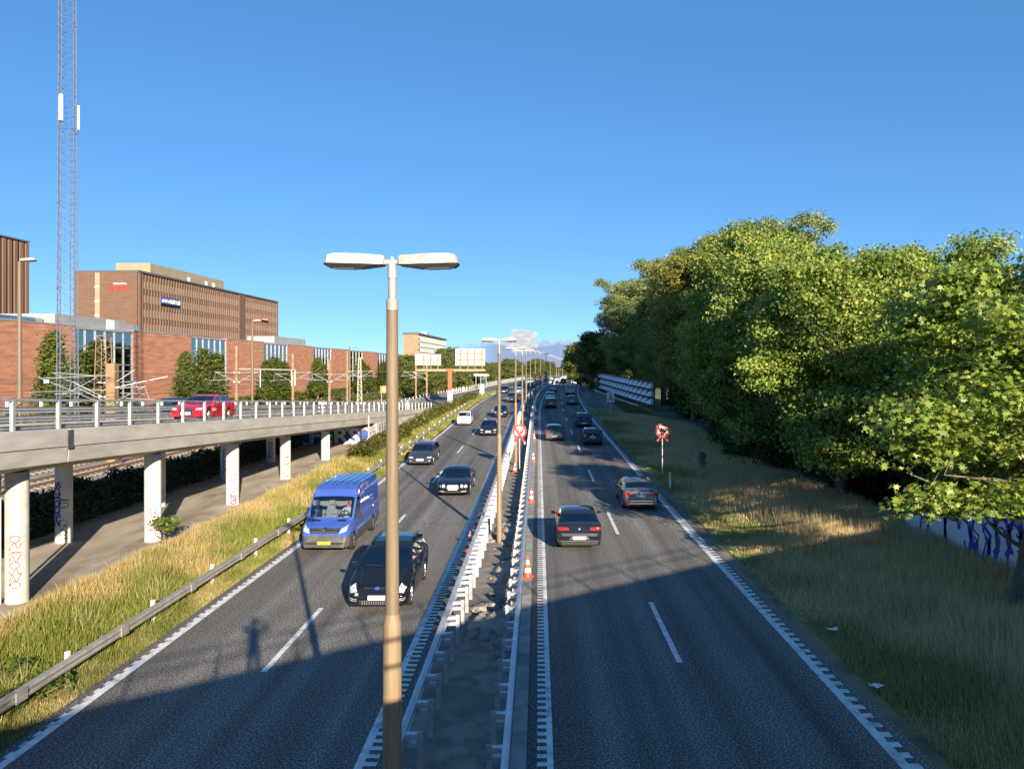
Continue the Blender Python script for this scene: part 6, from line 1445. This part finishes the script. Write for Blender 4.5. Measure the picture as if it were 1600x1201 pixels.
    for d in (wf, wrr):
        for s in (1, -1):
            wo = obj('wheel', CARTEX[key], t, (s*(W/2 - .125), L_/2 - d, wr), (0, 0, 0 if s > 0 else math.pi)); obj('rim', CARTEX[('rim', kind)], wo)
    MB().box(-W*.38, W*.38, -L_/2 + .18, L_/2 - .2, sill - .02, sill + .25).build('underbody', 'black_rubber', t)
    # mirrors
    dm_ = S['side'][0] + .12; zm = float(np.interp(dm_, d_, zb_)) + .07; k = 1.7 if kind == 'van' else 1
    for s in (1, -1):
        xx = W/2 * .965
        MB().loft([[(s*(xx + a), L_/2 - dm_ + b*bb, zm + e*k + .06*k) for a, b, e in ((.03, 1, -.07), (.2, 1, -.06), (.215, 1, .05), (.05, 1, .06))] for bb in (-.03, .06)]).build('mirror', 'plastic_black' if kind in ('van', 'hatch') else colour, t)
        MB().bar((s*(xx - .06), L_/2 - dm_, zm), (s*(xx + .07), L_/2 - dm_, zm + .03), .04).build('mirror_arm', 'plastic_black', t)
    if S.get('rails') and detail:
        for s in (1, -1):
            P_ = [hit('t', s*W*.5*(S['tum'] + .05), L_/2 - d, .035) for d in np.linspace(S['ws'][1] + .2, (S['rw'][0] if S['rw'] else L_) - .1, 8)]
            if all(P_): MB().tube(P_, .018, 6).build('roof_rail', rail_m, t)
    # cut lines of the doors, seen as fine dark gaps
    if detail:
        zlow, d0 = sill + .1, S['side'][0] - .05
        cuts = [d0] + [(a + b) / 2 for a, b in S['pil'][:2]] + ([2.2] if kind == 'van' else [])
        for s in ('s+', 's-'):
            for d in cuts: patch('door_gap', 'black_rubber', s, [(L_/2 - d - .006, zlow), (L_/2 - d + .006, zlow), (L_/2 - d + .006, float(np.interp(d, d_, zb_)) - .01), (L_/2 - d - .006, float(np.interp(d, d_, zb_)) - .01)], .003, 1, 6)
            for d in cuts[1:2] + cuts[2:3]: patch('door_handle', colour, s, [(L_/2 - d + .06, float(np.interp(d, d_, zb_)) - .12), (L_/2 - d + .24, float(np.interp(d, d_, zb_)) - .12), (L_/2 - d + .24, float(np.interp(d, d_, zb_)) - .09), (L_/2 - d + .06, float(np.interp(d, d_, zb_)) - .09)], .02, 2, 1)
    if detail:
        w0 = S['ws'][0]; xb = W * .36
        for sx in (1, -1): patch('bonnet_gap', 'black_rubber', 't', [(sx*xb*.82 - .006, L_/2 - .30), (sx*xb*.82 + .006, L_/2 - .30), (sx*xb + .006, L_/2 - w0 + .02), (sx*xb - .006, L_/2 - w0 + .02)], .004, 1, 8)
        for xa, xe_ in ((-.52, .02), (.08, .60)):
            P_ = [hit('t', xa + (xe_ - xa) * q, L_/2 - w0 - .05 - .04 * q, .02) for q in (0, .25, .5, .75, 1)]
            if all(P_): MB().tube(P_, .011, 5).build('wiper', 'plastic_black', t)
    # cabin
    ys0 = L_/2 - S['ws'][1]; fz = .32 if kind != 'van' else .75
    zd = float(np.interp(S['ws'][0] + .15, d_, zb_))
    MB().box(-W*.38, W*.38, ys0 - .02, L_/2 - S['ws'][0] - .12, zd - .25, zd - .035, .04).build('dashboard', 'interior', t)
    bk = -L_/2 + (.9 if kind != 'van' else 3.6)
    MB().box(-W*.42, W*.42, bk, ys0 + .3, sill + .05, sill + .12).build('cabin_floor', 'interior', t)
    for s in (-1, 1):
        b = MB().box(s*.37 - .24, s*.37 + .24, ys0 - .95, ys0 - .45, fz, fz + .18, .05)
        b.loft([[(s*.37 + a*ww, ys0 - .95 - q*.16 + e, fz + .15 + q*.62) for a, e in ((-1, 0), (1, 0), (1, .12), (-1, .12))] for q, ww in ((0, .24), (.5, .25), (.9, .2), (1.0, .17))])
        b.loft([[(s*.37 + a*.12, ys0 - 1.1 - q*.03 + e, fz + .80 + q*.18) for a, e in ((-1, 0), (1, 0), (1, .09), (-1, .09))] for q in (0, 1)]).build('seat', 'interior' if not visor == 'pale' else 'interior_light', t)
    if kind != 'van': MB().box(-.6, .6, bk + .3, bk + .5, fz, fz + .65, .05).box(-.6, .6, bk + .5, bk + .9, fz, fz + .18, .04).build('rear_bench', 'interior', t)
    else: MB().box(-W*.44, W*.44, ys0 - 1.35, ys0 - 1.3, .4, H - .12).build('bulkhead', 'interior_light', t)
    whl = MB(); cc = Vector((-.37, ys0 - .28, zd - .02 + (.1 if kind == 'van' else 0)))
    whl.tube([cc + Vector((.18*math.cos(a), -.06*math.sin(a)*1, .17*math.sin(a))) for a in np.linspace(0, 6.283, 17)], .016, 6); whl.bar(cc + Vector((-.16, 0, 0)), cc + Vector((.16, 0, 0)), .03); whl.build('steering_wheel', 'plastic_black', t)
    if visor:
        for s in ((-1,) if visor is True else (-1, 1)):
            dv = S['ws'][1] - .12; zv = float(np.interp(dv, d_, zt_)) - .05
            MB().add([(s*.37 - .2, L_/2 - dv - .06, zv), (s*.37 + .2, L_/2 - dv - .06, zv), (s*.37 + .2, L_/2 - dv + .0, zv - .15), (s*.37 - .2, L_/2 - dv + .0, zv - .15)], [(0, 1, 2, 3)]).build('sun_visor', 'sign_white' if visor is True else 'interior_light', t, fix=False)
    # number plates
    def plate_on(ax, zc, yellow, txt):
        pm = 'plate_yellow' if yellow else 'plate_white'; p = patch('number_plate', pm, ax, [(-.26, zc - .06), (.26, zc - .06), (.26, zc + .06), (-.26, zc + .06)], .025, 4, 1)
        if p and txt and detail:
            h = hit(ax, 0, zc, .034); me = text_mesh(txt, .10, 'sign_black', offset=.002)
            obj('plate_number', me, p, h, (R(90), 0, 0 if ax == 'r' else math.pi))
    if 'rear_plate' in S: pass
    plate_on('f' if not away else 'r', t.get('plate_z', S.get('pz', .48 if not away else .62)), plate == 'yellow', plate_text)
    return t

def mir(q): return [(-a, b) for a, b in q]
def both(patch, nm, mm, ax, q, **k):
    patch(nm, mm, ax, q, **k); patch(nm, mm, ax, mir(q), **k)
def front(lights, grille=None, lower=None, gm='plastic_black', slats=0, round_=None, badge='chrome', fog=None, lowm='plastic_black', extra=None):
    def f(patch, rp, S):
        if lights: both(patch, 'headlight', 'headlight', 'f', lights)
        if round_:
            for (x, z, r) in round_:
                for s in (1, -1): rp('headlight', 'headlight', 'f', s*x, z, r, r, .016)
        if grille:
            patch('grille', gm, 'f', grille, .010, 10, 3)
            for k in range(slats):
                a = (k + .6) / slats; z = grille[0][1] + (grille[2][1] - grille[0][1]) * a; patch('grille_slat', 'chrome', 'f', [(grille[0][0]*.95, z - .008), (grille[1][0]*.95, z - .008), (grille[1][0]*.95, z + .008), (grille[0][0]*.95, z + .008)], .02, 8, 1)
        if lower: patch('lower_intake', lowm, 'f', lower, .010, 10, 2)
        if fog: both(patch, 'fog_lamp', 'headlight', 'f', fog, off=.014)
        if badge and grille: zc = (grille[0][1] + grille[2][1]) / 2; rp('badge', badge, 'f', 0, zc, .055, .05, .022)
        if extra: extra(patch, rp, S)
    return f
def rear(lights, trim=None, low=None, badge=True, refl=None, extra=None):
    def f(patch, rp, S):
        for q in (lights if isinstance(lights, list) and isinstance(lights[0], list) else [lights]): both(patch, 'taillight', 'taillight', 'r', q)
        if trim: patch('chrome_trim', 'chrome', 'r', trim, .012, 10, 1)
        if low: patch('lower_valance', 'plastic_black', 'r', low, .010, 10, 2)
        if refl: both(patch, 'reflector', 'taillight', 'r', refl, off=.012)
        if badge: rp('badge', 'chrome', 'r', 0, .90, .05, .045, .014)
        if extra: extra(patch, rp, S)
    return f
def build_cars():
    gi, go = 'cars in the oncoming lanes', 'cars driving away'
    for nm, cc in dict(black=(.008, .009, .012), navy=(.010, .016, .035), grey=(.035, .037, .04), silver=(.36, .37, .38), midgrey=(.105, .107, .108), white=(.72, .72, .70), blue=(.045, .095, .36), red=(.45, .012, .022), orange_red=(.30, .04, .02), darkred=(.16, .015, .02), bluegrey=(.012, .014, .018), cream=(.55, .52, .40)).items():
        paint(nm, cc, 0.0 if nm in ('white', 'cream', 'red', 'black', 'blue', 'navy', 'bluegrey', 'grey') else .3, .3)
    # oncoming
    def mpv_x(patch, rp, S):
        patch('upper_grille', 'plastic_black', 'f', [(-.42, .70), (.42, .70), (.40, .74), (-.40, .74)], .012, 8, 1); patch('grille_slat', 'chrome', 'f', [(-.40, .725), (.40, .725), (.40, .737), (-.40, .737)], .02, 8, 1)
        rp('badge', 'spray_blue', 'f', 0, .72, .075, .035, .024)
        for k in range(13): x = -.42 + k * .07; patch('grille_bar', 'alloy', 'f', [(x, .28), (x + .018, .28), (x + .018, .40), (x, .40)], .018, 1, 2)
        both(patch, 'light_strip', 'headlight', 'f', [(.60, .42), (.84, .46), (.84, .475), (.60, .435)], off=.014); both(patch, 'light_strip', 'headlight', 'f', [(.60, .37), (.84, .41), (.84, .425), (.60, .385)], off=.014)
    mpv = build_car('passenger_car', 'black people carrier behind the nearest lamp pole, closest car in oncoming lanes', 'mpv', 'paint_black', -4.88, 23.2, False, front([(.60, .64), (.80, .60), (.87, .74), (.70, .83)], [(-.5, .27), (.5, .27), (.55, .41), (-.55, .41)], None, fog=[(.56, .53), (.66, .53), (.66, .60), (.56, .60)], badge=None, extra=mpv_x), gi, plate_text='AB 48 207', visor=False)
    def van_x(patch, rp, S):
        for z in (.90, .97): patch('grille_slat', 'plastic_grey', 'f', [(-.5, z), (.5, z), (.5, z + .02), (-.5, z + .02)], .018, 8, 1)
        both(patch, 'bonnet_vent', 'plastic_black', 't', [(.33, 2.95 - .80), (.70, 2.95 - .84), (.70, 2.95 - .70), (.36, 2.95 - .66)], off=.006)
        patch('bumper_lip', 'plastic_black', 'f', [(-.75, .42), (.75, .42), (.75, .50), (-.75, .50)], .012, 8, 1)
        for k in range(3):
            for s in ('s+', 's-'): patch('side_strip', 'plastic_black' if k == 0 else 'paint_blue', s, [(-2.6, .78 + k*.42), (.4, .78 + k*.42), (.4, .80 + k*.42), (-2.6, .80 + k*.42)], .012, 12, 1)
        for xx in (-.6, -.3, 0, .3, .6): patch('roof_ridge', 'paint_blue', 't', [(xx - .03, -2.7), (xx + .03, -2.7), (xx + .03, .6), (xx - .03, .6)], .02, 1, 10)
        r_ = .075; zc = .945
        rp('badge', 'plastic_black', 'f', 0, zc, .10, .10, .020); 
    van = build_car('delivery_van', 'blue panel van with yellow number plate in the slow oncoming lane', 'van', 'paint_blue', -8.5, 30.5, False, front([(.58, .84), (.86, .92), (.88, 1.12), (.66, 1.00)], [(-.55, .84), (.55, .84), (.60, 1.02), (-.60, 1.02)], None, badge=None, extra=van_x), gi, cat='van', plate='yellow', plate_text='XN 93 514', visor='pale')
    # round three-armed badge standing in the grille
    bd = MB(); bc = Vector((0, 2.95 + .045, .945)); bd.tube([bc + Vector((.085*math.cos(a), 0, .085*math.sin(a))) for a in np.linspace(0, 6.283, 21)], .012, 6)
    for k in range(3): a = math.pi/2 + k*2.094; bd.tube([bc, bc + Vector((.08*math.cos(a), 0, .08*math.sin(a)))], [.016, .006], 5)
    bd.build('star_badge', 'chrome', van)
    MB().tube([(0, .95, 2.47), (0, .90, 2.56)], [.02, .012], 6).build('aerial', 'plastic_black', van)
    def cp_x(patch, rp, S):
        for k in range(7): x = -.26 + k * .087; patch('grille_bar', 'chrome', 'f', [(x - .006, .52), (x + .006, .52), (x + .006, .68), (x - .006, .68)], .02, 1, 3)
        rp('badge', 'chrome', 'f', 0, .755, .05, .014, .02)
        both(patch, 'side_intake', 'alloy', 'f', [(.46, .30), (.80, .33), (.78, .40), (.46, .38)])
    cp = build_car('passenger_car', 'black coupe with four round headlamps and mesh grille in the oncoming fast lane', 'coupe', 'paint_black', -4.85, 43.6, False, front(None, [(-.34, .50), (.34, .50), (.30, .70), (-.30, .70)], [(-.5, .27), (.5, .27), (.5, .36), (-.5, .36)], gm='alloy', round_=((.52, .635, .095), (.735, .63, .085)), badge=None, extra=cp_x), gi, plate_text='CK 20 886')
    wg = build_car('passenger_car', 'dark grey estate car by the left edge line, behind the blue van', 'wagon', 'paint_grey', -8.62, 56, False, front([(.50, .60), (.80, .58), (.84, .70), (.52, .68)], [(-.46, .58), (.46, .58), (.42, .68), (-.42, .68)], [(-.6, .27), (.6, .27), (.6, .36), (-.6, .36)], slats=2, fog=[(.6, .38), (.74, .40), (.74, .44), (.6, .42)]), gi, visor=True, rail_m='alloy', plate_text='DT 51 390')
    hat = [(.50, .58), (.78, .60), (.80, .72), (.54, .68)]
    build_car('passenger_car', 'black hatchback with chrome grille line left of the second lamp pole', 'hatch', 'paint_black', -5.0, 77, False, front(hat, [(-.45, .60), (.45, .60), (.45, .68), (-.45, .68)], [(-.6, .27), (.6, .27), (.6, .40), (-.6, .40)], slats=2, fog=[(.6, .36), (.72, .38), (.72, .45), (.6, .44)]), gi, visor=True)
    build_car('passenger_car', 'small white city car by the left edge line', 'hatch', 'paint_white', -8.6, 88.5, False, front(hat, [(-.2, .60), (.2, .60), (.16, .68), (-.16, .68)], [(-.45, .27), (.45, .27), (.45, .36), (-.45, .36)], badge=None), gi, visor=True, sc=(.93, .86, 1.0))
    build_car('passenger_car', 'dark blue hatchback partly hidden behind the second lamp pole', 'hatch', 'paint_navy', -4.9, 99, False, front([(.44, .60), (.78, .66), (.80, .78), (.50, .70)], [(-.42, .60), (.42, .60), (.42, .67), (-.42, .67)], [(-.6, .27), (.6, .27), (.6, .38), (-.6, .38)], slats=3), gi, near=False, detail=False)
    build_car('passenger_car', 'grey car with dark grille just right of the second lamp pole', 'wagon', 'paint_midgrey', -4.85, 128.5, False, front(hat, [(-.4, .34), (.4, .34), (.4, .66), (-.4, .66)], None), gi, near=False, detail=False)
    build_car('passenger_car', 'dark car in the slow lane behind the second lamp pole', 'hatch', 'paint_navy', -8.4, 158, False, front(hat, None, [(-.6, .27), (.6, .27), (.6, .5), (-.6, .5)]), gi, near=False, detail=False)
    build_car('passenger_car', 'white hatchback just left of the third lamp pole', 'hatch', 'paint_white', -4.9, 151, False, front(hat, [(-.4, .3), (.4, .3), (.4, .5), (-.4, .5)], None), gi, near=False, detail=False)
    build_car('passenger_car', 'silver car with yellow plate far up the slow oncoming lane', 'hatch', 'paint_silver', -8.4, 205, False, front(hat, [(-.4, .3), (.4, .3), (.4, .5), (-.4, .5)], None), gi, near=False, detail=False, plate='yellow')
    for i, (u, y, kind, cc, lab) in enumerate(((-4.9, 190, 'wagon', 'paint_black', 'distant black car between third and fourth lamp poles'), (-8.4, 236, 'hatch', 'paint_cream', 'distant pale car right of the third lamp pole'), (-4.9, 222, 'hatch', 'paint_midgrey', 'distant grey car in the fast oncoming lane'), (-4.9, 262, 'wagon', 'paint_navy', 'distant dark blue car behind the lamp row'), (-8.4, 284, 'hatch', 'paint_red', 'distant red car among the far oncoming traffic'), (-4.9, 305, 'hatch', 'paint_white', 'farthest white car in the oncoming lanes'), (-8.4, 330, 'wagon', 'paint_black', 'farthest black car in the oncoming lanes'))):
        build_car('passenger_car', lab, kind, cc, u, y, False, front(hat, [(-.4, .3), (.4, .3), (.4, .6), (-.4, .6)], None), gi, near=False, detail=False)
    # driving away
    def tx(patch, rp, S):
        patch('plate_recess', 'chrome', 'r', [(-.42, .48), (.42, .48), (.32, .60), (-.32, .60)], .010, 6, 1); patch('bumper_shadow', 'plastic_black', 'r', [(-.7, .615), (.7, .615), (.72, .72), (-.72, .72)], .009, 10, 1)
    SPECS['sedan']['pz'] = .545
    build_car('passenger_car', 'dark blue fastback saloon, nearest car driving away beside the cones', 'sedan', 'paint_bluegrey', 1.68, 31.1, True, rear([[(.42, .86), (.86, .85), (.86, .97), (.46, .95)]], [(-.78, .41), (.78, .41), (.78, .435), (-.78, .435)], [(-.72, .28), (.72, .28), (.74, .39), (-.74, .39)], extra=tx), go, plate_text='CM 68 331', tint='car_glass_dark')
    SPECS['sedan']['pz'] = .78
    def bx(patch, rp, S):
        patch('boot_trim', 'chrome', 'r', [(-.45, .915), (.45, .915), (.45, .935), (-.45, .935)], .012, 8, 1); patch('bumper_strip', 'chrome', 'r', [(-.6, .50), (.6, .50), (.6, .525), (-.6, .525)], .014, 10, 1)
        patch('boot_spoiler', 'paint_midgrey', 'r', [(-.6, 1.035), (.6, 1.035), (.6, 1.05), (-.6, 1.05)], .03, 10, 1)
    build_car('passenger_car', 'grey saloon with red L-shaped tail lamps at the right edge line', 'sedan', 'paint_midgrey', 5.35, 39.7, True, rear([[(.60, .76), (.86, .80), (.86, .95), (.62, .92)], [(.40, .74), (.60, .76), (.61, .87), (.44, .84)]], [(-.62, .36), (.62, .36), (.62, .395), (-.62, .395)], [(-.62, .27), (.62, .27), (.62, .35), (-.62, .35)], refl=[(.66, .48), (.84, .50), (.84, .62), (.66, .60)], extra=bx), go, plate_text='BW 35 607', tint='car_glass_dark')
    SPECS['hatch']['pz'] = .48
    tl = [[(.52, .82), (.82, .82), (.80, .95), (.54, .93)]]
    build_car('passenger_car', 'grey hatchback in the left lane driving away, tail lamps either side of badge', 'hatch', 'paint_midgrey', 1.55, 72.5, True, rear([[(.42, .80), (.84, .79), (.82, .92), (.46, .91)]], None, [(-.7, .28), (.7, .28), (.7, .36), (-.7, .36)], refl=[(.58, .40), (.8, .42), (.8, .46), (.58, .44)]), go, tint='car_glass_dark', plate_text='EB 70 142')
    SPECS['hatch']['pz'] = .74
    build_car('passenger_car', 'black hatchback in the right lane with upright red tail lamps', 'hatch', 'paint_black', 4.95, 69.2, True, rear([[(.60, .78), (.76, .74), (.84, .95), (.66, 1.02)]], None, [(-.7, .28), (.7, .28), (.7, .44), (-.7, .44)]), go, tint='car_glass_dark', plate_text='AV 26 915')
    SPECS['hatch']['pz'] = .46
    build_car('passenger_car', 'dark blue crossover ahead of the black hatchback', 'hatch', 'paint_navy', 5.15, 86, True, rear([[(.48, .84), (.84, .84), (.84, .95), (.52, .94)]], None, [(-.7, .28), (.7, .28), (.7, .40), (-.7, .40)]), go, tint='car_glass_dark', sc=(1.02, 1.0, 1.08), detail=False)
    SPECS['hatch']['pz'] = .74
    build_car('passenger_car', 'orange red hatchback in the left lane behind the white car', 'hatch', 'paint_orange_red', 1.75, 115, True, rear(tl, None, [(-.7, .28), (.7, .28), (.7, .5), (-.7, .5)]), go, tint='car_glass_dark', near=False, detail=False)
    build_car('passenger_car', 'brownish grey car in the right lane beside the grass nose', 'hatch', 'paint_midgrey', 5.2, 121.5, True, rear(tl, None, [(-.7, .28), (.7, .28), (.7, .42), (-.7, .42)]), go, tint='car_glass_dark', near=False, detail=False)
    build_car('passenger_car', 'white car with dark rear window ahead of the orange red one', 'hatch', 'paint_white', 1.6, 132.5, True, rear(tl, None, [(-.7, .28), (.7, .28), (.7, .4), (-.7, .4)]), go, tint='car_glass_dark', near=False, detail=False)
    build_car('passenger_car', 'silver car two ahead of the orange red one', 'hatch', 'paint_silver', 1.6, 168, True, rear(tl, None, [(-.7, .28), (.7, .28), (.7, .4), (-.7, .4)]), go, tint='car_glass_dark', near=False, detail=False)
    v2 = build_car('delivery_van', 'pale cream van driving away in the right lane', 'van', 'paint_cream', 5.3, 150, True, rear([[(.80, .8), (.92, .8), (.92, 1.2), (.80, 1.2)]], None, [(-.8, .35), (.8, .35), (.8, .6), (-.8, .6)], badge=False, extra=lambda patch, rp, S: both(patch, 'rear_pane', 'dark_window', 'r', [(.08, 1.4), (.72, 1.4), (.70, 2.05), (.08, 2.05)])), go, cat='van', near=False, detail=False, sc=(1, .85, .95))
    for i, (u, y, kind, cc, lab) in enumerate(((1.7, 240, 'hatch', 'paint_darkred', 'distant dark red car in the left lane driving away'), (5.2, 226, 'hatch', 'paint_silver', 'distant silver car in front of the far lorry'), (5.2, 300, 'hatch', 'paint_white', 'distant white car ahead of the far lorry'), (5.2, 345, 'wagon', 'paint_white', 'farthest white car driving away'))):
        build_car('passenger_car', lab, kind, cc, u, y, True, rear(tl, None, [(-.7, .28), (.7, .28), (.7, .4), (-.7, .4)]), go, tint='car_glass_dark', near=False, detail=False)
    build_car('lorry', 'distant pale lorry in the right lane', 'van', 'paint_silver', 5.4, 262, True, rear([[(.80, .8), (.92, .8), (.92, 1.2), (.80, 1.2)]], None, [(-.8, .35), (.8, .35), (.8, .9), (-.8, .9)], badge=False, extra=lambda patch, rp, S: patch('rear_door', 'dark_window', 'r', [(-.8, 1.1), (.8, 1.1), (.8, 2.2), (-.8, 2.2)])), go, cat='lorry', near=False, detail=False, sc=(1.2, 1.3, 1.25))
    # red saloon coming down the ramp
    yr = 42.0
    def ax_(patch, rp, S):
        patch('front_sticker', 'sign_white', 's-', [(1.0, .50), (1.03, .50), (1.03, .52), (1.0, .52)], .006, 1, 1)
        for k in range(5): patch('grille_slat', 'alloy', 'f', [(-.30, .34 + k*.07), (.30, .34 + k*.07), (.30, .35 + k*.07), (-.30, .35 + k*.07)], .018, 4, 1)
    SPECS['sedan']['pz'] = .40
    rd = build_car('passenger_car', 'red saloon with white lettering on its side driving down the ramp', 'sedan', 'paint_red', 0, yr - .6, False, front([(.50, .58), (.82, .60), (.82, .70), (.52, .68)], [(-.40, .26), (.40, .26), (.36, .68), (-.36, .68)], None, badge='chrome', extra=ax_), None, z=rz_(yr + 1.8) + .012, x=un(yr) - 3.55, visor=True, plate_text='CR 14 722')
    rd.rotation_euler = (math.atan(.0443), 0, math.pi + R(1)); bpy.context.view_layer.update()
    tm = obj('side_lettering', text_mesh('SIMPLY', .20, 'sign_white', offset=.006), rd, (-.934, .95, .60), (R(90), 0, -math.pi/2))
    build_car('passenger_car', 'dark parked car behind the ramp, left of the red saloon', 'hatch', 'paint_navy', 0, 0, False, front(hat, None, None), None, z=0, x=(277 - 840.7) * 58 / 1200, yaw=R(50), detail=False).location = ((277 - 840.7) * 62 / 1200, 62, 3.55)
    bpy.context.view_layer.update()
    driver('van driver in red cap and pale shirt behind the steering wheel', van, (-.40, .78, .93), 'shirt_pale', 'sign_red')
    driver('driver of the black coupe in a white shirt', cp, (-.37, -.35, .36), 'sign_white')
    driver('driver of the black people carrier in pale shirt', mpv, (-.38, -.25, .48), 'shirt_pale')
build_cars()
